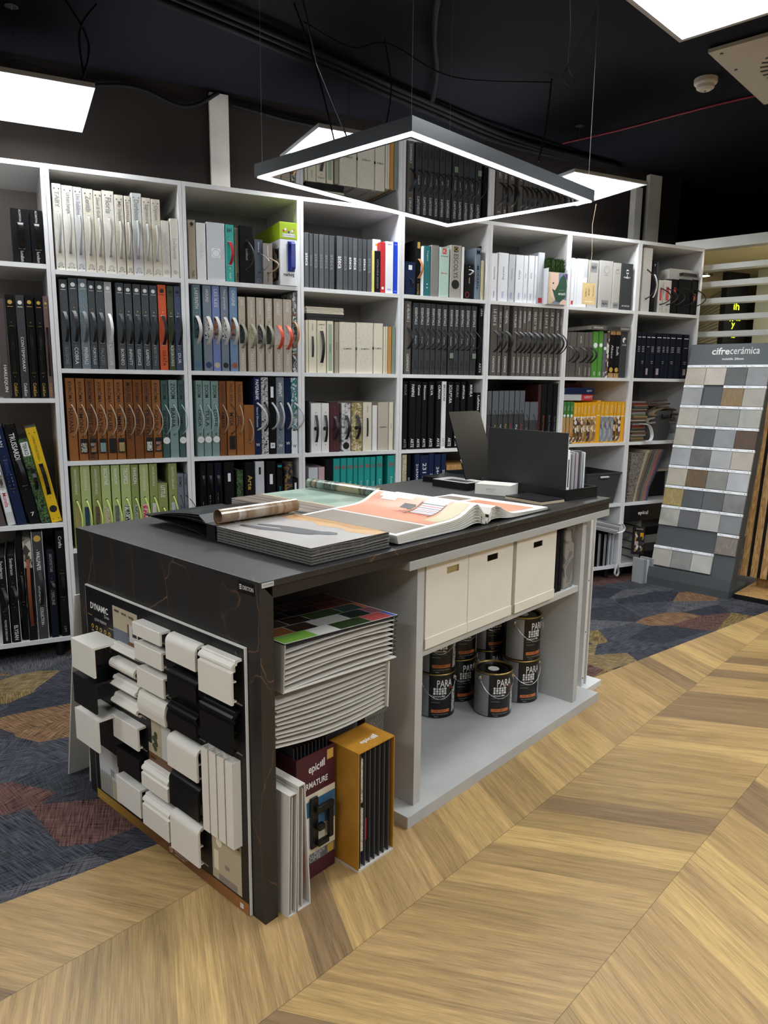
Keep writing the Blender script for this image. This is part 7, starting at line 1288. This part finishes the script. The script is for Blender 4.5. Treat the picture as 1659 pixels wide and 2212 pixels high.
# moulding samples
MW = mat('moulding_white', 'e2ddd3', .38); MK = mat('moulding_black', '0d0d0e', .33)
def moulding(lab, v0, v1, z0, z1, d, kind, m_=None, nm='moulding_sample'):
    h = z1 - z0; m_ = m_ or MW; th = min(.007, h * .25)
    t = cthing(nm, lab, 'moulding sample', -.0117, v0, z0, 0, 'moulding samples fixed to the black board')
    if kind == 'flat': O = [(0, h), (d * .96, h), (d, h - .002), (d, 0)]
    elif kind == 'bull': O = [(0, h)] + [(d - .022 + .022 * math.sin(a * PI / 16), h - .022 + .022 * math.cos(a * PI / 16)) for a in range(0, 9)] + [(d, 0)]
    elif kind == 'ogee': O = [(0, h), (d * .55, h), (d * .62, h - .003), (d * .62, h - .007), (d * .8, h - .009), (d * .95, h - .014), (d * .98, h - .02), (d * .8, h - .026), (d * .78, h - .03), (d, h - .032), (d, 0)]
    elif kind == 'crown': O = [(0, h), (d * .45, h), (d * .6, h * .85), (d * .62, h * .7), (d * .9, h * .6), (d, h * .42), (d * .9, h * .25), (d * .6, h * .18), (d * .6, .0)]
    elif kind == 'round': O = [(0, h)] + [(d - h / 2 + h / 2 * math.sin(a * PI / 8), h / 2 + h / 2 * math.cos(a * PI / 8)) for a in range(9)]
    elif kind == 'curve': O = [(0, h), (d * .7, h), (d * .9, h * .8), (d, h * .5), (d, h * .35), (d * .9, 0)]
    elif kind == 'cap': O = [(0, h), (d, h), (d, 0)]
    ins = [(max(x - th, 0), max(z - th, 0)) for x, z in O[1:-1]]
    inner = [(O[-1][0] - th, O[-1][1])] + [(max(x - th, .001), z - (th if i < len(ins) / 2 or kind == 'cap' else 0)) for i, (x, z) in reversed(list(enumerate(O[1:-1])))] + [(0, h - th)]
    poly_ = O + inner
    MB().prism([(-x, 0, z) for x, z in poly_], (0, v1 - v0, 0)).build('profile', m_, t)
    if h > .045 and kind != 'cap':
        cl = MB(); cl.box(-(d - th), -(d - th) + .010, .0008, v1 - v0 - .0008, .006, .010)
        if h > .09: cl.box(-(d - th), -(d - th) + .010, .0008, v1 - v0 - .0008, h * .5, h * .5 + .004)
        cl.build('clip_rib', m_, t)
    return t
S = [('large white cap profile at the upper left of the board', .700, .848, .530, .628, .088, 'cap', 0), ('torn black cap profile under the large white one', .702, .850, .410, .510, .088, 'cap', 1), ('large white cap profile third down at the left edge', .700, .852, .280, .388, .088, 'cap', 0),
 ('thinnest white crown moulding, top of the second column', .556, .704, .606, .632, .03, 'crown', 0), ('white half-round moulding, second in the second column', .559, .708, .548, .582, .035, 'round', 0), ('white crown moulding third in the second column', .560, .714, .484, .520, .035, 'crown', 0), ('white crown moulding fourth in the second column', .556, .710, .425, .463, .035, 'crown', 0),
 ('flat white sample under the crown mouldings', .560, .712, .315, .390, .03, 'flat', 0), ('flat black sample, second column', .562, .702, .210, .284, .028, 'flat', 1), ('flat white sample, bottom of the second column', .562, .712, .086, .180, .03, 'flat', 0),
 ('lowest-height flat white sample, top of the third column', .397, .548, .700, .740, .035, 'flat', 0), ('flat white sample, second in the third column', .397, .546, .625, .678, .033, 'flat', 0), ('flat white sample, third in the third column', .397, .545, .538, .598, .03, 'flat', 0), ('curved-face white sample above the hallway photo', .397, .547, .450, .520, .032, 'curve', 0),
 ('white stepped-top sample right under the hallway photo', .400, .548, .209, .284, .03, 'ogee', 0), ('white stepped-top sample at the bottom of the third column', .398, .547, .080, .180, .032, 'ogee', 0),
 ('white round-topped sample, top of the fourth column', .230, .377, .669, .742, .03, 'bull', 0), ('flat black sample, fourth column', .231, .375, .578, .640, .03, 'bull', 1), ('black stepped-top sample, fourth column', .238, .383, .463, .540, .03, 'ogee', 1), ('white round-topped sample, middle of the fourth column', .238, .388, .339, .436, .032, 'bull', 0), ('black round-topped sample, fourth column', .240, .388, .217, .316, .03, 'bull', 1), ('largest white round-topped sample, bottom of the fourth column', .243, .388, .072, .194, .032, 'bull', 0),
 ('tallest white stepped-top sample, top right of the board', .062, .210, .626, .745, .035, 'ogee', 0), ('black stepped-top sample, right column', .068, .212, .484, .602, .033, 'ogee', 1)]
for lab, v0, v1, z0, z1, d, kd, bk in S: moulding(lab, v0, v1, z0, z1, d, kd, MK if bk else MW)
t = cthing('slatted_sample', 'white sample of four vertical slats, right column of the board', 'moulding sample', -.0117, .078, .206, 0, 'moulding samples fixed to the black board'); mb = MB(); hh = .25
mb.box(-.004, 0, 0, .143, 0, hh)
for k in range(4): mb.box(-.028, -.0241, .0 + k * .037, .031 + k * .037, 0, hh).box(-.0240, -.004, 0 + k * .037, .003 + k * .037, 0, hh).box(-.0240, -.004, .028 + k * .037, .031 + k * .037, 0, hh)
mb.build('profile', MW, t)
lt = MB()
t = cthing('size_labels', 'small white product codes and sizes printed between the moulding samples', 'label', -.0117, 0, 0)
for i, (lab, v0, v1, z0, z1, d, kd, bk) in enumerate(S):
    if i < 3: continue
    add_text(lt, 'W%d' % (1020 + 35 * i), (.0003, v1 - .004, z0 - .013), (0, -.022, 0), (0, 0, .006), 'txw', .02); add_text(lt, '12x%dx2000mm' % (60 + 7 * i), (.0003, v0 + .052, z0 - .013), (0, -.05, 0), (0, 0, .006), 'txw', .02)
lt.build('lettering', 'txw', t)
# boards leaning on the far side
for lab, v0, v1, u0, u1, zt in (('white board leaning farthest out against the far counter side', 1.135, .99, -.012, .5, .72), ('lower white board leaning close against the far counter side', 1.03, .985, .02, .5, .55)):
    t = cthing('leaning_board', lab, 'board', 0, 0, 0)
    MB().prism([(u0, v0, .001), (u0, v0 + .008, .001), (u0, v1 + .008, zt), (u0, v1, zt)], (u1 - u0, 0, 0)).build('board', mat('board_offwhite', 'bdb9b1', .6), t)

# ---------------------------------------------------------------- under the counter, left cavity
CARD = mat('card_white', 'cfcac2', .7); CARDG = mat('card_grey', '4a4a4c', .6)
t = cthing('card_binder', 'open-sided binder of white sample cards with colourful cover, top of the pile', 'sample binder', .072, .0, .640)
L_, D_, H_ = .452, .34, .135; rot_ = R(3.2)
t.rotation_mode = 'XYZ'; t.rotation_euler = (0, rot_, CA)
MB().box(0, L_, 0, D_, H_ - .003, H_).box(L_ - .004, L_, 0.02, D_, .003, H_ - .003).build('cover', mat('cover_black', '151416', .3), t); MB().box(0, L_, 0, D_, 0, .003).box(0, .004, 0, D_, .003, H_ - .0031).box(.0, .004, .0, D_, .003, H_ - .0031).build('inner_shell', CARD, t)
cp = MB(); random.seed(11); cs = ['6f9a3d', 'c0bdb8', '2b3a1d', 'a84848', '3f63b0', '7a4a2a', '1d2b26', 'a04a5a', 'b55a3d', '33261c', '8a5560', '2d3d38', '4d2a2e', '5a6b3a', '9a9794']
for k, c in enumerate(cs): mat('cov_' + c, c, .3)
k = 0
SHADED_ROWS = (('6f9a3d', 'c0bdb8', '2b3a1d', 'a84848', '3f63b0'), ('7a4a2a', '33261c', 'a9a6a0', '1d2b26', '8a5560'), ('2d2a22', '241d18', '2b3a1d', '2d3d38', 'b55a3d'), ('1c1a1a', '2a1f1f', '33201f', '6e2f35', '8a4a3a'), ('1c1a1a', '201c1c', '4d2a2e', '5a2a2e', '6a3a30'), ('191717', '1c1a1a', '241d18', '3a2022', '402420'))  # rear tiles darker: shade under the counter put into the print colours
for rw_ in SHADED_ROWS:
    for c in rw_: mat('cov_' + c, c, .3)
for row_, (y0, y1) in enumerate(((.004, .06), (.062, .12), (.122, .18), (.182, .24), (.242, .30), (.302, .336))):
    x = .004 - .03 * (row_ % 2); k = 0
    while x < L_ - .01:
        w_ = (.12, .085, .13, .09, .10)[k % 5]; x1 = min(x + w_, L_ - .004); cp.box(max(x, .004), x1 - .0025, y0, y1, H_, H_ + .0006, 'cov_' + SHADED_ROWS[row_][k % 5]); x += w_; k += 1
cp.box(.001, L_ - .001, .001, D_ - .001, H_ - .0001, H_ + .0002, 'txl'); cp.build('printed_cover', 'txl', t)
for i in range(8):
    z = .010 + i * .0148; pts = []
    for k in range(7):
        q = k / 6; pts.append((.006 + (L_ - .018) * q, .004, z - .006 + .012 * math.sin(q * PI * .5) + .004 * (i % 3) * q * (1 - q) * 4))
    MB().ribbon([(p[0], D_ / 2, p[2]) for p in pts], (0, D_ - .012, 0), .0026).build('sample_card', CARD, t)
rr_ = MB()
for i in range(10): rr_.tube([(L_ + .0, .03 + i * .03, .012 + k * 0) for k in range(2)] if False else [(L_ - .004, .012, .006 + i * .013), (L_ + .004, .008, .010 + i * .013), (L_ + .002, .016, .014 + i * .013)], .0018, 5)
rr_.build('ring_wire', BLACKP, t)
t = cthing('card_binder', 'second binder of white sample cards, bent, spine at the right', 'sample binder', .042, .004, .475)
t.rotation_mode = 'XYZ'; t.rotation_euler = (0, R(1.5), CA); L_, H_ = .452, .146
MB().box(L_ - .005, L_, 0, D_, .0, H_).build('spine', CARD, t)
for i in range(11):
    z = .002 + i * .0134; pts = []
    for k in range(9):
        q = k / 8; pts.append((.002 + .006 * (i % 3) + (L_ - .012 - .006 * (i % 3)) * q, 0, z + (.020 * (1 - q) ** 2 - .016 * math.sin(q * PI)) * (1 - i / 11) * .8 - .004 * (i % 2) * math.sin(q * PI)))
    MB().ribbon([(p[0], D_ / 2, p[2]) for p in pts], (0, D_ - .012, 0), .0020 if i not in (0, 10) else .0035).build('sample_card', CARD, t)
t = cthing('slim_binder', 'white slim binder nearest the counter end, standing on the floor', 'binder', .058, -.026, 0.0005, 0, 'white slim binders beside the counter end', rot=(0, R(1.5), 0))
MB().box(0, .003, 0, .30, 0, .36).box(.026, .029, 0, .30, 0, .365).box(.003, .026, .0, .30, 0, .003).box(.003, .026, 0, .30, .357, .360).build('cover', CARD, t)
MB().box(.012, .015, .004, .29, .004, .35).build('sample_card', CARD, t)
t = cthing('slim_binder', 'taller white slim binder with red swatches inside, beside the burgundy box', 'binder', .092, -.026, 0.0005, 0, 'white slim binders beside the counter end', rot=(0, R(1.0), 0))
MB().box(0, .003, 0, .30, 0, .375).prism([(.022, 0, .375), (.025, 0, .375), (.049, 0, 0), (.045, 0, 0)], (0, .3, 0)).box(.003, .045, 0, .30, 0, .003).box(.003, .022, 0, .30, .372, .375).build('cover', CARD, t)
MB().box(.018, .021, .004, .29, .004, .36).build('sample_card', CARD, t); MB().box(.0215, .026, .008, .2, .06, .10, 'orange').box(.0215, .0255, .008, .2, .11, .16, 'red').build('swatch', 'red', t)
# burgundy box
t = cthing('sample_box', 'burgundy sample box with white lettering and a black curtain clip mounted in front', 'sample box', .158, .050, .0005); w_ = .150; h_ = .395; BU = mat('burgundy', '4a1e2a', .45)
MB().box(0, w_, 0, .003, 0, h_).box(0, .003, .003, .3, 0, h_ + .0).box(w_ - .003, w_, .003, .3, 0, h_).box(.003, w_ - .003, .003, .3, 0, .003).build('box', BU, t)
MB().box(.0, w_, -.0008, -.0001, .05, .27, 'cream').box(0, w_, -.0012, -.0008, .16, .25, 'd_blue').box(.0, w_, -.0012, -.0008, .05, .08, 'slate_gr').box(.01, .05, -.0016, -.0008, .09, .2, 'white_p').box(.118, .143, -.0012, -.0008, .355, .385, 'gold').box(.118, .143, -.0016, -.0008, .052, .078, 'gold').build('print', 'cream', t)
lt = MB(); add_text(lt, 'epic', (.045, -.0014, .330), (.042, 0, 0), (0, 0, .032), 'txw', .03)
for k in range(3): lt.box(.09 + k * .007, .0945 + k * .007, -.0014, -.0008, .342, .342 + .016 + .004 * k, 'txw')
add_text(lt, 'ARMATURE', (.02, -.0014, .288), (.1, 0, 0), (0, 0, .024), 'txw', .03); add_text(lt, 'DEKORIAN', (.02, -.0020, .067), (.085, 0, 0), (0, 0, .018), 'txl'); add_text(lt, 'HOME', (.03, -.0020, .053), (.06, 0, 0), (0, 0, .015), 'txl'); lt.build('lettering', 'txw', t)
cb = MB(); cb.box(.045, .075, -.012, -.0018, .1, .262, None, .006).box(.058, .125, -.026, -.012, .215, .235, None, .003).box(.105, .122, -.026, -.012, .12, .215, None, .003).box(.062, .105, -.026, -.012, .108, .125, None, .003).box(.06, .085, -.03, -.012, .16, .18, None, .004); cb.build('clip_mount', BLACKP, t)
for k in range(10): MB().box(.006 + k * .0142, .010 + k * .0142, .02, .29, .004, h_ + .028 - .001 * k).build('grey_card', mat('card_dark', '3c3c3f', .5), t)
# orange box with dark cards
t = cthing('sample_box', 'ochre orange open-fronted box holding dark grey sample cards', 'sample box', .322, -.036, .0005); OR = mat('ochre_box', 'b9842c', .5, 'stone', col2='ab7725', scale=20); w_ = .158; h_ = .385
MB().box(0, .003, 0, .125, .008, h_).box(w_ - .003, w_, 0, .125, .008, h_).box(.003, w_ - .003, 0, .125, h_ - .003, h_).build('box', OR, t); MB().box(0, w_, 0, .125, 0, .0075).build('bottom_edge', CARD, t)
for k in range(7): MB().box(.010 + k * .021, .0125 + k * .021, .003, .12, .008, h_ - .008).build('grey_card', CARDG, t)
MB().box(.014, .026, .006, .1, .06, .2).box(.014, .024, .006, .1, .22, .36).build('fabric_swatch', MATS['p_beige'], t); MB().box(.034, .040, .006, .1, .09, .16).build('fabric_swatch', MATS['redk'], t)
lt = MB(); add_text(lt, 'epic', (.05, .03, h_ + .0006), (.045, 0, 0), (0, .022, 0), 'txw', .03)
for k in range(3): lt.box(.098 + k * .008, .103 + k * .008, .034, .048 + .004 * k, h_, h_ + .0008, 'txw')
lt.build('lettering', 'txw', t)
t = box_thing('sample_box', 'dark grey box with a rounded top standing behind the orange box', 'sample box', cw(.318, .11, .0005), (.16, .24, .42), CARDG, CA, ch=.02)
t = cthing('felt_bin', 'grey felt bin beside the grey cabinet panel', 'bin', .484, .10, .0005); FE = mat('grey_felt', '75736f', .95, 'speck', col2='5d5b58', scale=180)
tub(MB(), .006, .098, 0, .36, .40, .008).build('tub', FE, t)
box_thing('black_bag', 'black bag lying in the grey felt bin', 'bag', cw(.502, .14, .29), (.066, .28, .13), BLACKP, CA, ch=.04)
# ---------------------------------------------------------------- things on the counter
def page_block(mb, u0, u1, v0, v1, z0, n, th, jit=.002, sag=0.0, mt=None, bend=None):
    pass
# 1. black swatch book with turned pages rolled back
t = cthing('swatch_book', 'black wallpaper book opened at the near left corner, pages rolled back', 'sample book', .20, .028, H + .0005)
W_, L_ = .315, .43
MB().box(-.004, W_ + .004, -.004, L_ + .07, 0, .004).build('cover', BLACKP, t)
random.seed(5)
for i in range(11):
    z = .0045 + i * .0040; j = (random.random() - .5) * .006
    q_n = 8; P = [(k / q_n * W_ + j * .4, 0, z + .002 * math.sin(k * .9) * (i / 11) + (.004 * (i / 11) if k > 5 else 0)) for k in range(q_n + 1)]
    MB().ribbon([(p[0], L_ / 2 + j, p[2]) for p in P], (0, L_, 0), .0030).build('page', MATS['pages_dark'] if i % 2 else mat('page_grey', '77756f', .7), t)
MB().box(-.002, W_ - .002, .0, L_ + .002, .0495, .0503).build('printed_page', mat('print_misty', 'b3aeab', .35, 'stone', col2='a39d99', scale=6), t)
pp = MB()
def uv_poly(mb, pts, z, m_): mb.add([(a, b, z) for a, b in pts], [tuple(range(len(pts)))], m_)
mat('print_amber', 'b98a56', .35); mat('print_amber2', 'c9a070', .35); mat('print_sil', '57575b', .35)
# amber cloud on the right edge and the lying figure silhouette
uv_poly(pp, [(.313, .0), (.313, .42), (.25, .43), (.235, .36), (.26, .28), (.225, .22), (.25, .14), (.22, .08), (.25, .0)], .0506, 'print_amber2'); uv_poly(pp, [(.313, .02), (.313, .42), (.28, .40), (.27, .3), (.285, .2), (.265, .1)], .0509, 'print_amber')
uv_poly(pp, [(.06, .30), (.085, .24), (.10, .17), (.115, .13), (.14, .12), (.15, .095), (.175, .08), (.19, .095), (.185, .125), (.17, .145), (.165, .2), (.15, .28), (.13, .34), (.115, .37), (.10, .36), (.12, .28), (.11, .25), (.09, .33), (.07, .40), (.055, .39)], .0512, 'print_sil'); pp.build('figure_print', 'print_sil', t)
MB().box(-.004, W_ + .004, L_ + .006, L_ + .05, .004, .052).build('spine_block', BLACKP, t)
lid = MB(); P = [(W_ / 2, L_ + .05, .004), (W_ / 2, L_ + .12, .018), (W_ / 2, L_ + .24, .026), (W_ / 2, L_ + .42, .032)]
lid.ribbon([(x, y, z) for x, y, z in P], (W_, 0, 0), .004); lid.build('open_cover', BLACKP, t)
for i in range(5):
    P = [(W_ * .5 - .004 * i, L_ + .05, .044 + i * .002)]
    for k in range(1, 10): q = k / 9; P.append((W_ * .5 - .004 * i, L_ + .05 + .34 * q, .044 - .014 * q + .008 * i * (1 - q) + .010 * math.sin(q * PI)))
    MB().ribbon(P, (W_ - .02, 0, 0), .0018).build('turned_page', MATS['cover_black'] if i % 2 == 0 else MATS['pages_dark'], t)
roll = MB(); P = []
for k in range(26):
    a = -PI / 2 + k * .30; r_ = .027 - .0004 * k; P.append((W_ / 2, L_ - .005 + r_ * math.cos(a), .053 + .026 + r_ * math.sin(a)))
roll.ribbon(P, (W_ - .004, 0, 0), .002).build('rolled_page', mat('print_roll', '8b7d6c', .18, 'streak', cols=['c9c3ba', '7a5f42', '9c8d7b'], scale=5, stretch=(2, .2, .2)), t)
# 2. stone-print book with a rolled sheet
t = cthing('swatch_book', 'wallpaper book with green hexagon slate print and rolled page, far side', 'sample book', .625, .515, H + .0005); W_, L_ = .425, .45
for i in range(9): MB().box(.002 * (i % 2), W_, .003 * ((i + 1) % 2), L_, .0003 + i * .0036, .0032 + i * .0036, None, .0008).build('page', mat('page_stone', '8b857c', .7) if i % 2 else mat('page_light', 'b3afa8', .7), t)
pg = MB(); pg.box(.0, W_, 0, L_, .0326, .0332, 'cov_9a9794'); mat('slate_green', 'a3b3a5', .3, 'stone', col2='8fa294', scale=7); mat('slate_green2', '8fa295', .3, 'stone', col2='7d9284', scale=7); mat('stone_brown', '857669', .4, 'stone', col2='6f6257', scale=9); mat('gold_line', 'd3b48a', .4)
pg.box(.001, .145, .001, L_ - .001, .0332, .0337, 'stone_brown').box(.145, .152, 0, L_, .0332, .0341, 'gold_line').box(.05, .054, 0, L_, .0332, .0341, 'txd').box(.092, .096, 0, L_, .0332, .0341, 'txd').box(.153, W_, 0, L_, .0332, .0337, 'slate_green')
hr = .11
for i in range(3):
    for j in range(4):
        cx, cy = .22 + i * hr * 1.0, .04 + j * hr * .9 + (i % 2) * hr * .45
        pts = [(min(max(cx + hr * .5 * math.cos(a * PI / 3) * 1.1, .154), W_ - .001), min(max(cy + hr * .48 * math.sin(a * PI / 3), .001), L_ - .001)) for a in range(6)]
        if (i + j) % 2: uv_poly(pg, pts, .0342, 'slate_green2')
pg.build('slate_print', 'slate_green', t)
rl = MB(); P = []
for k in range(30): a = k * .42; r_ = .022 - .0003 * k; P.append((.40 + r_ * math.cos(a), L_ * .5, .034 + .023 + r_ * math.sin(a)))
rl.ribbon(P, (.0, .42, 0), .0012).build('rolled_sheet', mat('print_slate_roll', '5b6a5f', .2, 'streak', cols=['7d8f80', '3b4238', '8e8468'], scale=9, stretch=(.4, 2, .4)), t)
# 3. large open wallpaper book
t = cthing('swatch_book', 'large open wallpaper book with orange room print, near edge of the counter', 'sample book', .548, .028, H + .0005); SP = .455; D_ = .47
cv = MB(); cv.box(.02, SP - .02, 0, D_, 0, .0035).box(SP + .05, .93, 0, D_, 0, .0035).box(SP - .02, SP + .05, 0, D_, 0.0, .003).box(SP - .006, SP - .003, 0, D_, .003, .036).box(SP + .036, SP + .039, 0, D_, .003, .036).build('cover', BLACKP, t)
def arcprof(s, i, n):
    """page i (0 bottom) of n, s from the outer edge 0 to the gutter 1, left half"""
    f = i / n; x = SP * s * (1 - 0.0) ; base = .004 + f * .030
    hump = (.014 + .024 * f) * math.exp(-((s - .93) / .15) ** 2)
    fall = 0 if s < .94 else (s - .94) / .06 * (.022 + .018 * f)
    rise = .020 * f * s
    return base * (1 - .15 * s) + hump + rise - fall
N = 12
for i in range(N):
    P = [(.010 * (1 - i / N) * (1 - s) + SP * s * 1.0 + (.018 * (s > .99) if True else 0), D_ / 2, max(arcprof(s, i, N), .006 + .0012 * i)) for s in [k / 18 for k in range(19)]]
    MB().ribbon(P, (0, D_ - .002 * (i % 2), 0), .0022).build('page', mat('page_cream', 'c9c3b4', .7) if i % 2 else mat('page_white', 'd8d5cf', .6), t)
def on_left(s0, s1, v0, v1, m_, dz, mb, n=10):
    vs = []
    for k in range(n + 1):
        s = s0 + (s1 - s0) * k / n; z = arcprof(s, N - 1, N) + .0012 + dz
        vs += [(SP * s, v0, z), (SP * s, v1, z)]
    mb.add(vs, [(2 * k, 2 * k + 2, 2 * k + 3, 2 * k + 1) for k in range(n)], m_)
pr = MB(); mat('print_coral', 'c98a6a', .4, 'stone', col2='bf7f60', scale=5); mat('print_taupe', '84786a', .4, 'stone', col2='7a6e60', scale=4); mat('print_white', 'e0deda', .35)
on_left(0.0, .97, .001, D_ - .001, 'print_white', 0, pr, 24); on_left(.04, .36, .02, D_ - .02, 'print_taupe', .0006, pr); on_left(.39, .90, .02, D_ - .02, 'print_coral', .0006, pr, 14)
on_left(.50, .90, .02, .085, 'd_sand', .0010, pr, 14); on_left(.66, .90, .10, .20, 'grey_lt', .0010, pr, 8)
for k in range(8): on_left(.62 + .028 * k, .628 + .028 * k, .10, .26 - .008 * k, 'txd' if k % 2 else 'redk', .0014, pr, 2)
on_left(.72, .79, .22, .275, 'txd', .0018, pr, 3); on_left(.60, .84, .205, .212, 'print_brown', .0018, pr, 6); on_left(.60, .84, .10, .105, 'print_brown', .0018, pr, 6)
on_left(.84, .90, .26, .42, 'print_white', .0014, pr, 3); on_left(.80, .86, .33, .40, 'print_white', .0016, pr, 3)
pr.build('room_print', 'print_white', t)
for i in range(9):
    f = i / 9; P = []
    for k in range(17):
        s = k / 16; x = SP + .03 + .42 * s; z = .006 + f * .020 * (1 - s * .75) + (.012 + .030 * f) * math.exp(-((s - .12) / .17) ** 2) - (0 if s > .06 else (.06 - s) / .06 * (.018 + .018 * f))
        P.append((x, D_ / 2, max(z, .005 + .001 * i)))
    MB().ribbon(P, (0, D_, 0), .0022).build('page', MATS['page_cream'] if i % 2 else MATS['page_white'], t)
pr = MB()
def zr(s, f=8 / 9): return .006 + f * .020 * (1 - s * .75) + (.012 + .030 * f) * math.exp(-((s - .12) / .17) ** 2) + .0014
for v0, v1, s0, s1, m_, dz in ((.03, .30, .30, .88, 'print_coral', .0008), (.30, .32, .2, .95, 'print_white', .0006), (.33, .45, .25, .9, 'print_taupe', .0008)):
    vs = []
    for k in range(9): s = s0 + (s1 - s0) * k / 8; vs += [(SP + .03 + .42 * s, v0, zr(s) + dz), (SP + .03 + .42 * s, v1, zr(s) + dz)]
    pr.add(vs, [(2 * k, 2 * k + 2, 2 * k + 3, 2 * k + 1) for k in range(8)], m_)
pr.build('print', 'print_coral', t)
# 4. boxes, tray, boards
t = cthing('sample_stack', 'pile of black-edged catalogues beside the white box on the counter', 'catalogue', 1.655, .565, H + .0005, R(-4)); 
MB().box(0, .135, 0, .215, .0, .033).build('pages', mat('edge_black', '0e0e0f', .4), t)
for k in range(3): MB().box(-.001, .136, -.001, .216, .002 + k * .011, .004 + k * .011).build('cover', MATS['cover_black'], t)
MB().box(0, .135, 0, .215, .0331, .0341, 'print_misty').box(.02, .08, .02, .16, .0341, .0345, 'txd').box(.09, .13, .02, .1, .0341, .0345, 'print_white').build('cover_print', 'print_misty', t)
t = cthing('gift_box', 'white closed box with small grey lettering on the counter', 'box', 1.645, .325, H + .0005, R(14))
MB().box(0, .112, 0, .165, 0, .046, None, .001).build('body', mat('box_white', 'cfccc4', .5), t); MB().box(-.0005, .1125, -.0005, .1655, .046, .0475).build('lid', mat('box_white', 'cfccc4', .5), t)
lt = MB(); add_text(lt, 'NEOLITH', (-.0012, .112, .022), (0, -.045, 0), (0, 0, .008), 'txg'); add_text(lt, 'sintered stone', (-.0012, .103, .014), (0, -.028, 0), (0, 0, .004), 'txg'); lt.build('lettering', 'txg', t)
t = cthing('sample_sheets', 'black-topped kraft sample boards at the front right of the counter', 'sample board', 1.545, .112, H + .0005, R(-10))
for k in range(4): MB().box(.001 * k, .152 - .001 * k, 0, .2, .0005 + k * .0036, .0036 + k * .0036).build('board', mat('kraft_board', 'b5a78d', .7) if k < 3 else mat('board_top', '17171a', .35), t)
MB().box(0.003, .149, .0, .2, .0146, .0152).build('black_face', mat('board_top', '17171a', .35), t)
TRZ = R(-9)
t = cthing('display_tray', 'shallow black tray at the right end of the counter', 'tray', 1.712, .088, H + .0005, TRZ); TB = mat('tray_black', '141414', .35)
MB().box(0, .22, 0, .006, 0, .048).box(0, .22, .494, .5, 0, .048).box(0, .006, .006, .494, 0, .048).box(.214, .22, .006, .494, 0, .048).box(.006, .214, .006, .494, 0, .004).build('tray', TB, t)
t = cthing('upright_board', 'large upright matt black panel standing in the counter tray', 'display panel', 1.722, .10, H + .006, TRZ)
MB().box(0, .005, 0, .455, 0, .283).build('panel', mat('panel_matt', '212323', .5), t); MB().box(.0052, .0085, .0, .455, 0, .27).build('panel_back', CARD, t)
for i in range(9):
    t = cthing('sample_sheet', 'grey sample sheet in the tray behind the black panel, %s from the panel' % ORD[i], 'sample sheet', 1.740 + i * .018, .103 + .004 * (i % 2), H + .006, TRZ, 'grey sample sheets in the tray')
    MB().box(0, .010, 0, .30 - .01 * (i % 3), 0, .20 - .004 * (i % 3) + (.01 if i == 0 else 0), None, .0008).build('sheet', MATS[('white_p', 'grey_lt', 'grey_m', 'silver', 'pinkgrey', 'grey_m', 'slate_gr', 'silver', 'grey_lt')[i]], t)
    if i == 0: MB().box(.002, .008, -.0008, 0, .05, .17).build('label', MATS['txd'], t)
t = cthing('hinged_lid', 'black round-cornered lid leaning back behind the large black panel', 'lid', 1.755, .64, H + .03, 0, rot=(R(-20), 0, 0))
pts = [(0, 0, 0), (.26, 0, 0), (.26, 0, .29)] + [(.235 + .025 * math.cos(R(a)), 0, .29 + .03 + .025 * math.sin(R(a)) - .0) for a in (10, 35, 60, 90)] + [(0, 0, .345)]
MB().prism(pts, (0, .006, 0)).build('lid', mat('lid_black', '070708', .3), t)
mb = MB()
for z in (.10, .22): mb.tube([(-.001, -.002, z), (-.008, -.004, z + .006), (-.008, -.004, z - .006), (-.001, -.002, z - .012)], .0014, 5)
mb.build('clasp', MATS['metal_steel'], t)
box_thing('lid_box', 'open black case under the leaning black lid', 'case', cw(1.76, .655, H + .0005), (.19, .26, .028), MATS['lid_black'], CA)
